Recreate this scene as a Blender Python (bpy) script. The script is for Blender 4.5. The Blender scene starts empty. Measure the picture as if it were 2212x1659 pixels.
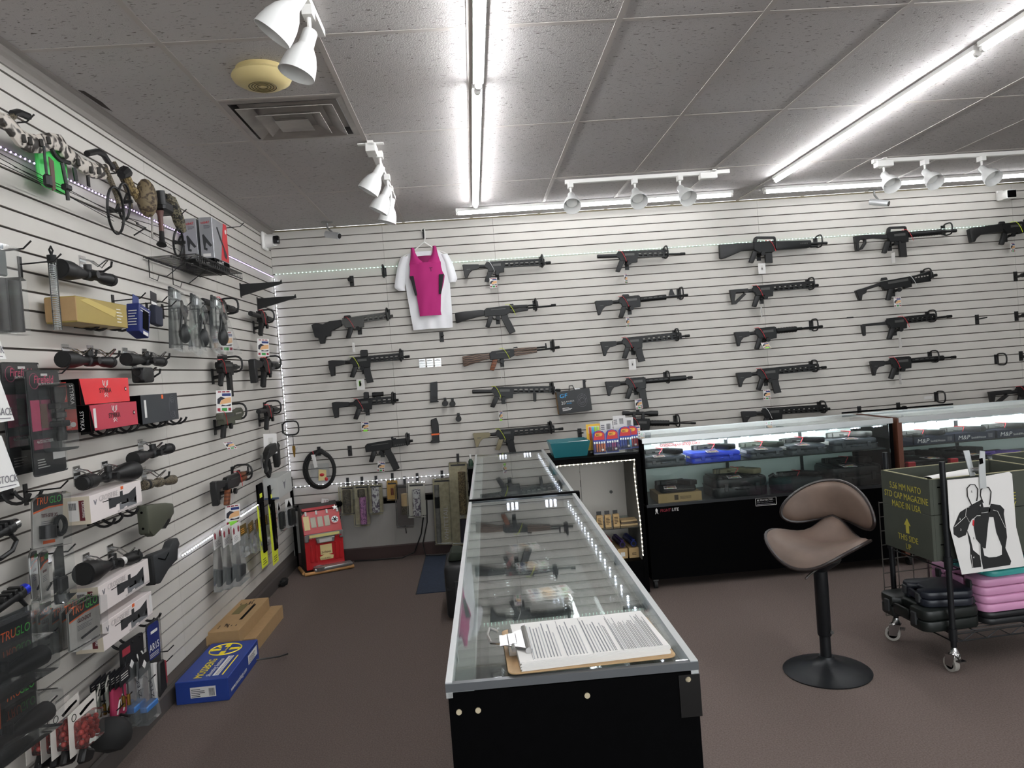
import bpy, bmesh, math, random
from mathutils import Vector, Matrix
random.seed(7)
C = bpy.context.scene.collection
SC = bpy.context.scene
PI = math.pi
# ---------------------------------------------------------------- camera, world, exposure
cd = bpy.data.cameras.new('camera'); cam = bpy.data.objects.new('camera', cd); C.objects.link(cam)
SC.camera = cam
cd.sensor_fit = 'HORIZONTAL'; cd.sensor_width = 36.0; cd.lens = 36.0 * 1581.22 / 2212.0
cd.clip_start = 0.05; cd.clip_end = 60
yaw, pit, rol = -0.0513947625, -0.0204636871, -0.0764338592
cy, sy = math.cos(yaw), math.sin(yaw)
r_ = Vector((cy, sy, 0)); f_ = Vector((-sy, cy, 0)); u_ = Vector((0, 0, 1))
f2 = f_ * math.cos(pit) + u_ * math.sin(pit); u2 = u_ * math.cos(pit) - f_ * math.sin(pit)
r3 = r_ * math.cos(rol) + u2 * math.sin(rol); u3 = u2 * math.cos(rol) - r_ * math.sin(rol)
cam.matrix_world = Matrix(((r3.x, u3.x, -f2.x, 1.70648), (r3.y, u3.y, -f2.y, -6.62017), (r3.z, u3.z, -f2.z, 1.60986), (0, 0, 0, 1)))
w = bpy.data.worlds.new('world'); SC.world = w; w.use_nodes = True
w.node_tree.nodes['Background'].inputs[0].default_value = (0.86, 0.88, 0.9, 1); w.node_tree.nodes['Background'].inputs[1].default_value = 3.2  # fill daylight, enters only by the added front window
pl = bpy.data.lights.new('added window portal', 'AREA'); pl.shape = 'RECTANGLE'; pl.size = 7; pl.size_y = 2.4; pl.cycles.is_portal = True  # guides sampling of the fill daylight through the added front window
po = bpy.data.objects.new('added window portal', pl); C.objects.link(po); po.location = (4.2, -9.62, 1.55); po.rotation_euler = (PI / 2, 0, 0)
SC.view_settings.view_transform = 'Standard'; SC.view_settings.look = 'None'
SC.view_settings.gamma = 1.0; SC.view_settings.use_curve_mapping = False
SC.view_settings.exposure = 0.95
BACK_POWER = 11.0          # the two tubes along the back wall
TUBE_POWER = 40.0          # emission of the ceiling LED tubes
DOT_POWER = 12.0           # emission of the LED tape diodes
# ---------------------------------------------------------------- materials
def lin(h):
    h = h.lstrip('#'); v = [int(h[i:i + 2], 16) / 255 for i in (0, 2, 4)]
    return tuple(c / 12.92 if c <= .04045 else ((c + .055) / 1.055) ** 2.4 for c in v) + (1,)
MATS = {}
def mat(name, hexc='#808080', rough=.5, metal=0., noise=0., scale=20., bump=0., emit=0., spec=.5, tex=None, hex2=None, stretch=None, coat=0.):
    if name in MATS: return MATS[name]
    m = bpy.data.materials.new(name); m.use_nodes = True; MATS[name] = m
    nt = m.node_tree; N = nt.nodes; L = nt.links; b = N['Principled BSDF']
    c = lin(hexc)
    b.inputs['Base Color'].default_value = c; b.inputs['Roughness'].default_value = rough; b.inputs['Metallic'].default_value = metal
    b.inputs['Specular IOR Level'].default_value = spec
    if coat: b.inputs['Coat Weight'].default_value = coat
    if emit:
        b.inputs['Emission Color'].default_value = c; b.inputs['Emission Strength'].default_value = emit
    if noise or bump or tex:
        tc = N.new('ShaderNodeTexCoord'); mp = N.new('ShaderNodeMapping'); L.new(tc.outputs['Object'], mp.inputs[0])
        if stretch: mp.inputs['Scale'].default_value = stretch
        if tex == 'camo':
            t = N.new('ShaderNodeTexVoronoi'); t.inputs['Scale'].default_value = scale; out = t.outputs['Distance']
            n2 = N.new('ShaderNodeTexNoise'); n2.inputs['Scale'].default_value = scale * .6; L.new(mp.outputs[0], n2.inputs['Vector'])
            mx = N.new('ShaderNodeMixRGB'); mx.inputs[0].default_value = .25; L.new(mp.outputs[0], mx.inputs[1]); L.new(n2.outputs['Color'], mx.inputs[2]); L.new(mx.outputs[0], t.inputs['Vector'])
        elif tex == 'wave':
            t = N.new('ShaderNodeTexWave'); t.bands_direction = 'Z'; t.inputs['Scale'].default_value = scale; t.inputs['Distortion'].default_value = 6; t.inputs['Detail'].default_value = 3; out = t.outputs['Fac']; L.new(mp.outputs[0], t.inputs['Vector'])
        else:
            t = N.new('ShaderNodeTexNoise'); t.inputs['Scale'].default_value = scale; t.inputs['Detail'].default_value = 5; out = t.outputs['Fac']; L.new(mp.outputs[0], t.inputs['Vector'])
        rp = N.new('ShaderNodeValToRGB'); L.new(out, rp.inputs[0])
        rp.color_ramp.elements[0].position = .3; rp.color_ramp.elements[1].position = .7
        if hex2: d = lin(hex2)
        else: d = tuple(x * (1 - noise) for x in c[:3]) + (1,)
        rp.color_ramp.elements[0].color = d; rp.color_ramp.elements[1].color = c
        if tex == 'camo': rp.color_ramp.elements[0].position = .4; rp.color_ramp.elements[1].position = .58
        L.new(rp.outputs[0], b.inputs['Base Color'])
        if bump:
            bp = N.new('ShaderNodeBump'); bp.inputs['Strength'].default_value = bump; bp.inputs['Distance'].default_value = .002
            L.new(out, bp.inputs['Height']); L.new(bp.outputs[0], b.inputs['Normal'])
    return m
def glass(name, tint=(.93, .97, .96), rough=.02, ior=1.5, gain=1.0, haze=0.):
    m = bpy.data.materials.new(name); m.use_nodes = True; MATS[name] = m
    nt = m.node_tree; N = nt.nodes; L = nt.links; N.remove(N['Principled BSDF']); out = N['Material Output']
    tr = N.new('ShaderNodeBsdfTransparent'); tr.inputs[0].default_value = tint + (1,)
    gl = N.new('ShaderNodeBsdfGlossy'); gl.inputs[0].default_value = (1, 1, 1, 1); gl.inputs['Roughness'].default_value = rough
    fr = N.new('ShaderNodeFresnel'); fr.inputs[0].default_value = ior
    mu = N.new('ShaderNodeMath'); mu.operation = 'MULTIPLY'; mu.inputs[1].default_value = gain; mu.use_clamp = True
    L.new(fr.outputs[0], mu.inputs[0])
    mx = N.new('ShaderNodeMixShader'); L.new(mu.outputs[0], mx.inputs[0]); L.new(tr.outputs[0], mx.inputs[1]); L.new(gl.outputs[0], mx.inputs[2])
    last = mx
    if haze:
        df = N.new('ShaderNodeBsdfDiffuse'); df.inputs[0].default_value = (.8, .85, .85, 1)
        m2 = N.new('ShaderNodeMixShader'); m2.inputs[0].default_value = haze
        L.new(mx.outputs[0], m2.inputs[1]); L.new(df.outputs[0], m2.inputs[2]); last = m2
    L.new(last.outputs[0], out.inputs[0])
    return m
def ceiling_mat():
    m = bpy.data.materials.new('ceiling tile'); m.use_nodes = True
    nt = m.node_tree; N = nt.nodes; L = nt.links; b = N['Principled BSDF']; b.inputs['Roughness'].default_value = .95; b.inputs['Specular IOR Level'].default_value = .1
    g = N.new('ShaderNodeNewGeometry')
    mp = N.new('ShaderNodeMapping'); mp.inputs['Scale'].default_value = (38, 130, 1); L.new(g.outputs['Position'], mp.inputs[0])
    n = N.new('ShaderNodeTexNoise'); n.inputs['Scale'].default_value = 1; n.inputs['Detail'].default_value = 2; n.inputs['Distortion'].default_value = .8; L.new(mp.outputs[0], n.inputs['Vector'])
    rp = N.new('ShaderNodeValToRGB'); rp.color_ramp.elements[0].position = .315; rp.color_ramp.elements[1].position = .36; L.new(n.outputs[0], rp.inputs[0])
    n2 = N.new('ShaderNodeTexNoise'); n2.inputs['Scale'].default_value = .9; n2.inputs['Detail'].default_value = 4; L.new(g.outputs['Position'], n2.inputs['Vector'])
    r2 = N.new('ShaderNodeValToRGB'); r2.color_ramp.elements[0].position = .35; r2.color_ramp.elements[1].position = .65
    r2.color_ramp.elements[0].color = lin('#b4afac'); r2.color_ramp.elements[1].color = lin('#bebab8'); L.new(n2.outputs[0], r2.inputs[0])
    mx = N.new('ShaderNodeMixRGB'); mx.inputs[1].default_value = lin('#6a635d'); L.new(rp.outputs[0], mx.inputs[0]); L.new(r2.outputs[0], mx.inputs[2])
    L.new(mx.outputs[0], b.inputs['Base Color'])
    n3 = N.new('ShaderNodeTexNoise'); n3.inputs['Scale'].default_value = 160; L.new(g.outputs['Position'], n3.inputs['Vector'])
    ad = N.new('ShaderNodeMath'); ad.operation = 'ADD'; L.new(rp.outputs[0], ad.inputs[0]); L.new(n3.outputs[0], ad.inputs[1])
    bp = N.new('ShaderNodeBump'); bp.inputs['Strength'].default_value = .5; bp.inputs['Distance'].default_value = .004; L.new(ad.outputs[0], bp.inputs['Height']); L.new(bp.outputs[0], b.inputs['Normal'])
    return m
SLAT = mat('slat laminate', '#c5c1ba', .6, noise=.04, scale=6)
GROOVE = mat('slat groove', '#5c544f', .7)
CEIL = ceiling_mat()
TBAR = mat('grid bar paint', '#b3aca6', .6)
CARPET = mat('brown carpet', '#6f635e', 1., noise=.4, scale=150, bump=.6, spec=.1)
COVE = mat('brown cove base', '#3d2a27', .6)
GREYWALL = mat('grey painted wall', '#9f9c97', .7)
BLK = mat('black polymer', '#131314', .5, noise=.25, scale=60)
GUN = mat('black gunmetal', '#101112', .42, .3)
GUN2 = mat('grey gunmetal', '#4a4a48', .45, .3)
OLIVE = mat('olive polymer', '#4a4b3f', .6)
TAN = mat('tan polymer', '#857c62', .6)
DKGREY = mat('charcoal', '#2c2e30', .6)
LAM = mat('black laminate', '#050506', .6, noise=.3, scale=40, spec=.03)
ALU = mat('brushed aluminium', '#c9cccc', .38, .75)
CHROME = mat('chrome', '#c4c4c4', .22, 1.)
WHITE = mat('white plastic', '#e8e6e2', .45)
PAPER = mat('white paper', '#d6d4d1', .8)
RED = mat('red plastic', '#c3222d', .4)
RUBBER = mat('black rubber', '#121212', .8)
WIRE = mat('black wire', '#131313', .4)
YEL = mat('yellow print', '#e0c53a', .6)
LIME = mat('lime strap', '#d7ea2f', .5)
REDSTRAP = mat('red strap', '#d0343f', .5)
WHSTRAP = mat('white strap', '#dedede', .5)
ORANGE = mat('orange print', '#e2662f', .6)
GREENP = mat('green print', '#2f8f3e', .6)
NAVY = mat('navy print', '#1d2f6a', .5)
WOODBR = mat('brown wood', '#7a4526', .5, tex='wave', scale=14, hex2='#5a301a')
WOODLAM = mat('laminated wood', '#6a5546', .5, tex='wave', scale=16, hex2='#3a2e28')
CARD = mat('brown cardboard', '#a5865e', .85, noise=.08, scale=30)
CARD2 = mat('kraft cardboard', '#b49b74', .85, noise=.06, scale=30)
CAMOW = mat('white camo', '#c4bcb2', .55, tex='camo', scale=19, hex2='#2f2a26')
CAMOD = mat('dark camo', '#6f6552', .6, tex='camo', scale=60, hex2='#1e1a15')
CAMOG = mat('brown camo', '#8d7a52', .7, tex='camo', scale=40, hex2='#4d3f28')
CLEAR = glass('clear plastic', (.96, .97, .97), .06, 1.42, 1.0, .02)
BAG = glass('clear bag', (.94, .94, .94), .15, 1.4, 1.0, .09)
GLASS = glass('counter glass', (.93, .96, .95), .012, 1.5, .85, .008)
SHELFGL = glass('shelf glass', (.78, .88, .85), .03, 1.5, 1.0, .03)
LEDM = mat('led tube glow', '#f6f8fb', .5, emit=TUBE_POWER); LEDB = mat('led tube glow, weaker', '#f6f8fb', .5, emit=BACK_POWER)
DOTM = mat('led diode', '#e8ecff', .5, emit=DOT_POWER)
DOTV = mat('violet led', '#d7b8ff', .5, emit=2.2)
DOTG = mat('green white led', '#c9ffe9', .5, emit=3.)
DOTW = mat('warm led', '#fff0d0', .5, emit=9.)
# ---------------------------------------------------------------- mesh builder
class MB:
    def __init__(s): s.b = bmesh.new()
    def box(s, x0, x1, y0, y1, z0, z1, M=None):
        co = [(x, y, z) for z in (z0, z1) for y in (y0, y1) for x in (x0, x1)]
        if M is not None: co = [M @ Vector(c) for c in co]
        v = [s.b.verts.new(c) for c in co]
        for f in ((0, 2, 3, 1), (4, 5, 7, 6), (0, 1, 5, 4), (2, 6, 7, 3), (0, 4, 6, 2), (1, 3, 7, 5)): s.b.faces.new([v[i] for i in f])
        return s
    def frustum(s, a, z0, b, z1):
        co = [(a[0], a[2], z0), (a[1], a[2], z0), (a[1], a[3], z0), (a[0], a[3], z0), (b[0], b[2], z1), (b[1], b[2], z1), (b[1], b[3], z1), (b[0], b[3], z1)]
        v = [s.b.verts.new(c) for c in co]
        for f in ((3, 2, 1, 0), (4, 5, 6, 7), (0, 1, 5, 4), (1, 2, 6, 5), (2, 3, 7, 6), (3, 0, 4, 7)): s.b.faces.new([v[i] for i in f])
        return s
    def prism(s, pts, a, b, ax='y', M=None):
        f = {'y': lambda p, t: (p[0], t, p[1]), 'x': lambda p, t: (t, p[0], p[1]), 'z': lambda p, t: (p[0], p[1], t)}[ax]
        mm = (lambda c: M @ Vector(c)) if M is not None else (lambda c: c)
        A = [s.b.verts.new(mm(f(p, a))) for p in pts]; B = [s.b.verts.new(mm(f(p, b))) for p in pts]
        n = len(pts)
        s.b.faces.new(A); s.b.faces.new(B[::-1])
        for i in range(n): s.b.faces.new([A[i], B[i], B[(i + 1) % n], A[(i + 1) % n]])
        return s
    def tube(s, pts, r, n=8, closed=False, cap=True):
        P = [Vector(p) for p in pts]; R = r if isinstance(r, (list, tuple)) else [r] * len(P)
        rings = []; up = None; k = len(P)
        for i, p in enumerate(P):
            if closed: d = P[(i + 1) % k] - P[i - 1]
            else: d = P[min(i + 1, k - 1)] - P[max(i - 1, 0)]
            if d.length < 1e-9: d = Vector((0, 0, 1))
            d.normalize()
            if up is None:
                up = Vector((0, 0, 1)) if abs(d.z) < .9 else Vector((1, 0, 0))
            a = d.cross(up)
            if a.length < 1e-6: a = d.orthogonal()
            a.normalize(); b2 = a.cross(d); up = b2
            rings.append([s.b.verts.new(p + (a * math.cos(2 * PI * j / n) + b2 * math.sin(2 * PI * j / n)) * R[i]) for j in range(n)])
        for i in range(k if closed else k - 1):
            A, B = rings[i], rings[(i + 1) % k]
            for j in range(n): s.b.faces.new([A[j], A[(j + 1) % n], B[(j + 1) % n], B[j]])
        if cap and not closed: s.b.faces.new(rings[0][::-1]); s.b.faces.new(rings[-1])
        return s
    def lathe(s, prof, n=20, M=None, cap=True):
        rings = []
        for r, z in prof:
            ring = []
            for j in range(n):
                c = Vector((r * math.cos(2 * PI * j / n), r * math.sin(2 * PI * j / n), z))
                ring.append(s.b.verts.new(M @ c if M is not None else c))
            rings.append(ring)
        for A, B in zip(rings, rings[1:]):
            for j in range(n): s.b.faces.new([A[j], A[(j + 1) % n], B[(j + 1) % n], B[j]])
        if cap:
            s.b.faces.new(rings[0][::-1]); s.b.faces.new(rings[-1])
        return s
    def sphere(s, c, r, n=10, sc=(1, 1, 1)):
        k = max(5, n // 2 + 1)
        M = Matrix.Translation(c) @ Matrix.Diagonal((sc[0], sc[1], sc[2], 1))
        return s.lathe([(max(r * math.sin(PI * i / k), r * .02), -r * math.cos(PI * i / k)) for i in range(k + 1)], n, M)
    def grid(s, fn, nu, nv, thick=None):
        V = [[s.b.verts.new(fn(i / nu, j / nv)) for j in range(nv + 1)] for i in range(nu + 1)]
        for i in range(nu):
            for j in range(nv): s.b.faces.new([V[i][j], V[i + 1][j], V[i + 1][j + 1], V[i][j + 1]])
        return s
    def solidify(s, t):
        bmesh.ops.recalc_face_normals(s.b, faces=s.b.faces[:])
        bmesh.ops.solidify(s.b, geom=s.b.faces[:], thickness=t); return s
    def bevel(s, w, seg=1):
        bmesh.ops.recalc_face_normals(s.b, faces=s.b.faces[:])
        ed = [e for e in s.b.edges if len(e.link_faces) == 2 and e.calc_face_angle(0) > .6]
        bmesh.ops.bevel(s.b, geom=ed, offset=w, segments=seg, profile=.5, affect='EDGES', clamp_overlap=True); return s
    def build(s, name, m, parent=None, smooth=35, kind=None, loc=None):
        bmesh.ops.recalc_face_normals(s.b, faces=s.b.faces[:])
        me = bpy.data.meshes.new(name); s.b.to_mesh(me); s.b.free(); me.materials.append(m)
        if smooth:
            for p in me.polygons: p.use_smooth = True
            me.set_sharp_from_angle(angle=math.radians(smooth))
        o = bpy.data.objects.new(name, me); C.objects.link(o)
        if parent is not None: o.parent = parent
        if loc is not None: o.location = loc
        if kind: o['kind'] = kind
        return o
def T(name, label, cat, loc=(0, 0, 0), rz=0., tilt=0., group=None, rx=0.):
    o = bpy.data.objects.new(name, None); C.objects.link(o); o.empty_display_size = .05
    o.location = loc; o.rotation_euler = (rx, -tilt, rz); o['label'] = label; o['category'] = cat
    if group: o['group'] = group
    return o
def tag(o, label, cat, group=None):
    o['label'] = label; o['category'] = cat
    if group: o['group'] = group
    return o
def S(o): o['kind'] = 'structure'; return o
def empty(name, parent=None):
    o = bpy.data.objects.new(name, None); C.objects.link(o)
    if parent: o.parent = parent
    return o
def share(o, name, parent, loc, rot=None):
    c = o.copy(); c.name = name; C.objects.link(c); c.parent = parent; c.location = loc
    if rot: c.rotation_euler = rot
    return c
def dup(root, loc, rz=None, label=None, tilt=None):
    r = root.copy(); C.objects.link(r); r.location = loc
    if rz is not None: r.rotation_euler[2] = rz
    if tilt is not None: r.rotation_euler[1] = -tilt
    if label: r['label'] = label
    for ch in list(root.children):
        c = ch.copy(); C.objects.link(c); c.parent = r
        for g in list(ch.children):
            d = g.copy(); C.objects.link(d); d.parent = c
    return r
V3 = Vector
FRONT = (V3((1, 0, 0)), V3((0, 0, 1)))      # wall things seen from the room
END = (V3((0, -1, 0)), V3((0, 0, 1)))       # end that faces the local -x side
TOP = (V3((1, 0, 0)), V3((0, 1, 0)))
def frame(o, R, U):
    R = V3(R).normalized(); U = V3(U); U = (U - R * U.dot(R)).normalized(); n = R.cross(U)
    o = V3(o)
    return Matrix(((R.x, U.x, n.x, o.x), (R.y, U.y, n.y, o.y), (R.z, U.z, n.z, o.z), (0, 0, 0, 1)))
def decal(parent, name, m, o, F, w=0, h=0, pts=None, t=.0008, lift=.0002):
    """a thin printed panel lying on a surface; o = lower-left corner"""
    if pts is None: pts = [(0, 0), (w, 0), (w, h), (0, h)]
    b = MB().prism(pts, lift, lift + t, 'z', frame(o, *F))
    return b.build(name, m, parent, smooth=0)
def text(parent, body, o, F, size, m, name='lettering', align='LEFT', lift=.0014, sx=1., shear=0., space=1.):
    c = bpy.data.curves.new(name, 'FONT'); c.body = body; c.size = size; c.align_x = align; c.extrude = .0003; c.resolution_u = 2; c.space_character = space
    c.shear = shear
    c.materials.append(m); ob = bpy.data.objects.new(name, c); C.objects.link(ob); ob.parent = parent
    M = frame(o, *F); n = M.col[2].xyz
    ob.matrix_basis = Matrix.Translation(n * lift) @ M @ Matrix.Diagonal((sx, 1, 1, 1))
    return ob
def vlines(parent, name, m, o, F, w, h, n, frac=.5, kind='stuff', horiz=True, ragged=0.):
    """rows of fine print as thin bars"""
    b = MB(); M = frame(o, *F)
    for i in range(n):
        ww = w * (1 - ragged * random.random())
        if horiz: b.prism([(0, h * i / n), (ww, h * i / n), (ww, h * (i + frac) / n), (0, h * (i + frac) / n)], .0003, .0009, 'z', M)
        else: b.prism([(w * i / n, 0), (w * (i + frac * (.4 + .9 * random.random())) / n, 0), (w * (i + frac) / n, h), (w * i / n, h)], .0003, .0009, 'z', M)
    return b.build(name, m, parent, smooth=0, kind=kind)
def arc(cx, cz, r, a0, a1, n): return [(cx + r * math.cos(math.radians(a0 + (a1 - a0) * i / n)), cz + r * math.sin(math.radians(a0 + (a1 - a0) * i / n))) for i in range(n + 1)]
def rrect(x0, x1, z0, z1, r, n=4):
    return arc(x1 - r, z0 + r, r, -90, 0, n) + arc(x1 - r, z1 - r, r, 0, 90, n) + arc(x0 + r, z1 - r, r, 90, 180, n) + arc(x0 + r, z0 + r, r, 180, 270, n)
WL = PI / 2      # rotation of things hung on the left wall
def at(root_loc, rz, tilt, x, y, z):
    """point given in a thing's own axes, in the room's axes"""
    v = Matrix.Rotation(rz, 4, 'Z') @ Matrix.Rotation(-tilt, 4, 'Y') @ V3((x, y, z))
    return V3(root_loc) + v

# ================================================================ the room
H = 2.992; XR = 8.4; YF = -9.6; SP = .0762
floor = S(empty('floor'))
MB().box(0, XR, -4.13, 0, -.05, 0).build('carpet_panel', CARPET, floor, 0)
MB().box(0, XR, YF, -4.134, -.05, 0).build('carpet_panel', CARPET, floor, 0)
MB().box(0, XR, YF, 0, -.06, -.05).build('underlay', CARPET, floor, 0)
ceiling = S(empty('ceiling'))
cols = [.578 + .6096 * k for k in range(-1, 14)]; rows = [-1.208 - 1.2192 * k for k in range(-1, 8)]
cx = [0.0] + [c for c in cols if 0 < c < XR] + [XR]; ry = [0.0] + [r for r in rows if YF < r < 0] + [YF]
for i in range(len(cx) - 1):
    for j in range(len(ry) - 1):
        x0, x1, y1, y0 = cx[i] + .008, cx[i + 1] - .008, ry[j] - .008, ry[j + 1] + .008
        if abs(cx[i] - .578) < .01 and j == 2:      # this bay holds the diffuser
            spans = [(-3.646 + .008, -3.036 - .008)]
        else: spans = [(y0, y1)]
        for a, b in spans: MB().box(x0, x1, a, b, H, H + .015).build('ceiling_tile', CEIL, ceiling, 0)
for c in cx[1:-1]: MB().box(c - .012, c + .012, YF, 0, H - .003, H + .02).build('ceiling_runner', TBAR, ceiling, 0)
for r in ry[1:-1]:
    for i in range(len(cx) - 1): MB().box(cx[i] + .012, cx[i + 1] - .012, r - .012, r + .012, H - .002, H + .02).build('ceiling_crossbar', TBAR, ceiling, 0)
MB().box(.59, 1.175, -3.048, -3.024, H - .002, H + .02).build('ceiling_crossbar', TBAR, ceiling, 0)
MB().box(0, XR, YF, 0, H + .03, H + .05).build('ceiling_deck', TBAR, ceiling, 0)
MB().prism([(.055, -3.25), (.075, -3.24), (.085, -3.1), (.075, -2.98), (.06, -3.05)], H - .001, H, 'z').build('water_stain', mat('dark stain', '#3f3834', .9), ceiling, 0)
# --- back wall: slatwall planks over a painted base
wb = S(empty('wall_back'))
MB().box(-.05, XR, .0135, .06, .537, H).build('backing', GROOVE, wb, 0)
MB().box(-.05, XR, .0, .06, 0, .487).build('painted_base', GREYWALL, wb, 0)
MB().box(-.05, XR, .01, .06, .487, .537).build('black_trim', LAM, wb, 0)  # black trim band below the slats
seams = [0, .993, 1.985, 4.42, 6.847, XR]
for i in range(5):
    x0, x1 = seams[i] + .0012, seams[i + 1] - .0012
    zs = [2.9107 - SP * k for k in range(32)]
    MB().box(x0, x1, 0, .013, zs[0] + .0045, H - .001).build('slat', SLAT, wb, 0)
    first = None
    for a, b in zip(zs, zs[1:]):
        if first is None: first = MB().prism([(0, -.0672), (.010, -.0672), (.013, -.0645), (.013, -.0025), (.010, 0), (0, 0)], x0, x1, 'x').build('slat', SLAT, wb, 0, loc=(0, 0, a - .0045))
        else: share(first, 'slat', wb, (0, 0, a - .0045))
S(MB().prism([(0, .0), (-.006, 0), (-.006, .10), (-.002, .112), (0, .112)], .02, XR, 'x').build('baseboard_back', COVE, None, 0))
# --- left wall
wl = S(empty('wall_left'))
MB().box(-.06, -.0135, YF, 0, 0, H).build('backing', GROOVE, wl, 0)
yseams = [0, -1.485, -2.5, -4.94, -7.38, YF]
for i in range(5):
    y1, y0 = yseams[i] - .0012, yseams[i + 1] + .0012
    first = None
    MB().box(-.013, 0, y0, y1, 2.895 + .0045, H - .001).build('slat', SLAT, wl, 0)
    for k in range(36):
        a = 2.895 - SP * k
        if first is None: first = MB().prism([(0, -.0672), (-.010, -.0672), (-.013, -.0645), (-.013, -.0025), (-.010, 0), (0, 0)], y0, y1, 'y').build('slat', SLAT, wl, 0, loc=(0, 0, a - .0045))
        else: share(first, 'slat', wl, (0, 0, a - .0045))
S(MB().prism([(.0, 0), (.014, 0), (.012, .085), (.004, .1), (0, .1)], YF, 0, 'y').build('baseboard_left', mat('dark grey base', '#4b4643', .6), None, 0))
S(MB().prism([(0, H), (.05, H), (.05, H - .008), (.03, H - .014), (.024, H - .03), (.012, H - .045), (.010, H - .07), (0, H - .07)], YF, -.001, 'y').build('trim_1', mat('grey crown vinyl', '#8d8782', .5), None, 0))
S(MB().box(.0, .022, -.03, -.0, .0, .80).build('trim_2', LAM, None, 0))
S(MB().box(0, XR, -.012, 0, H - .014, H - .002).build('trim_3', mat('yellowed trim', '#7f755c', .7), None, 0))
S(MB().box(XR, XR + .1, YF, 0, 0, H).build('wall_right', GREYWALL, None, 0))
wf = S(empty('wall_front'))
for x0, x1, z0, z1 in ((-.05, .7, 0, H), (7.7, XR, 0, H), (.7, 7.7, 0, .35), (.7, 7.7, 2.75, H)): MB().box(x0, x1, YF - .1, YF, z0, z1).build('wall_panel', GREYWALL, wf, 0)
fill_win = S(empty('added_window'))      # added, unseen glazed front behind the camera; lets in fill daylight
for k in range(5): MB().box(.7 + 1.7375 * k, .75 + 1.7375 * k, YF - .08, YF - .02, .35, 2.75).build('mullion', ALU, fill_win, 0)
MB().box(.7, 7.7, YF - .06, YF - .054, .35, 2.75).build('pane', CLEAR, fill_win, 0)
# ================================================================ ceiling lights
def tube_light(label, p0, p1, m=None, group='LED tube lights on the ceiling'):
    p0, p1 = V3(p0), V3(p1); d = p1 - p0; Ln = d.length; rz = math.atan2(d.y, d.x)
    t = T('tube_light', label, 'tube light', p0, rz, group=group)
    MB().box(0, Ln, -.025, .025, .0125, H - p0.z - .001).build('housing', WHITE, t, 0)
    MB().tube([(.02, 0, 0), (Ln - .02, 0, 0)], .0145, 10).build('glow_tube', m or LEDM, t)
    for a, b in ((0, .02), (Ln - .02, Ln)): MB().tube([(a, 0, 0), (b, 0, 0)], .017, 10).build('end_cap', WHITE, t)
    return t
ZT = 2.955
tube_light('ceiling LED tube above the long counter, nearer the camera', (1.835, -5.56, ZT), (1.835, -3.12, ZT))
tube_light('ceiling LED tube above the long counter, reaching towards the back wall', (1.83, -3.08, ZT), (1.83, -.61, ZT))
tube_light('long slanting ceiling LED tube over the brown stool', (4.243, -3.2, ZT), (4.243, -.83, ZT))
tube_light('ceiling LED tube running out of the picture at upper right', (4.237, -5.66, ZT), (4.237, -3.235, ZT))
tube_light('ceiling LED tube along the back wall above the black rifles', (1.665, -.4, ZT), (4.04, -.42, ZT), LEDB)
tube_light('ceiling LED tube along the back wall above the carry-handle rifle', (4.298, -.455, ZT), (6.72, -.435, ZT), LEDB)
tube_light('ceiling LED tube over the aisle behind the camera', (1.835, -8.2, ZT), (1.835, -5.8, ZT))
tube_light('ceiling LED tube over the shop floor behind the camera', (4.237, -8.3, ZT), (4.237, -5.9, ZT))
tube_light('added unseen ceiling LED tube over the right of the shop', (6.7, -5.6, ZT), (6.7, -3.2, ZT))  # added tube out of view, spreads more light over the room
# track lights
def lamp_head(t, px, py, mouth):
    """one spot: stem down from the track, then a bell shade pointing at mouth"""
    h = empty('lamp_head', t)
    MB().box(px - .018, px + .018, py - .03, py + .03, 2.925, 2.962).build('adapter', WHITE, h)
    MB().tube([(px, py, 2.93), (px, py, 2.875)], .008, 8).build('stem', WHITE, h)
    p = V3((px, py, 2.87)); d = (V3(mouth) - p).normalized(); L0 = .175
    M = Matrix.Translation(p - d * .012) @ d.to_track_quat('Z', 'Y').to_matrix().to_4x4()
    pr = [(.004, 0), (.022, .001), (.0265, .008), (.0285, .06), (.031, .066), (.047, .09), (.058, .12), (.0635, .15), (.0655, .172), (.066, L0), (.0635, L0), (.061, .15), (.055, .12), (.044, .092), (.02, .07), (.004, .07)]
    MB().lathe(pr, 28, M, cap=False).build('lamp_shade', mat('white enamel', '#dcdcda', .4), h)
    MB().lathe([(.004, .085), (.02, .086), (.038, .105), (.042, .118), (.02, .128), (.004, .13)], 18, M).build('bulb', mat('frosted bulb', '#d8d8d4', .3), h)
def track(label, p0, p1, heads, box=None):
    t = T('track_light', label, 'track light', (0, 0, 0))
    a, b = V3(p0), V3(p1); d = b - a; ang = math.atan2(d.y, d.x)
    M = Matrix.Translation(a) @ Matrix.Rotation(ang, 4, 'Z')
    MB().box(0, d.length, -.017, .017, -.012, H - a.z - .004, M).build('track_rail', WHITE, t, 0)
    if box is not None:
        x = box
        MB().box(x, x + .13, -.03, .03, -.045, .004, M).bevel(.004).build('power_feed', WHITE, t)
        MB().box(x + .02, x + .05, -.075, .075, .0, .008, M).build('mounting_plate', WHITE, t)
    for px, py, m in heads: lamp_head(t, px, py, m)
    return t
track('white track light over the left aisle with two big shades nearest the camera', (1.215, -5.2, 2.972), (1.215, -3.7, 2.972),
      [(1.247, -4.207, (1.155, -4.207, 2.756)), (1.215, -3.93, (1.165, -3.945, 2.737))])
track('white track light with three overlapping shades near the corner camera', (1.215, -2.34, 2.972), (1.205, -.98, 2.972),
      [(1.25, -2.187, (1.185, -2.187, 2.769)), (1.235, -1.681, (1.18, -1.681, 2.77)), (1.222, -1.369, (1.189, -1.369, 2.754))], box=0.0)
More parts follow.
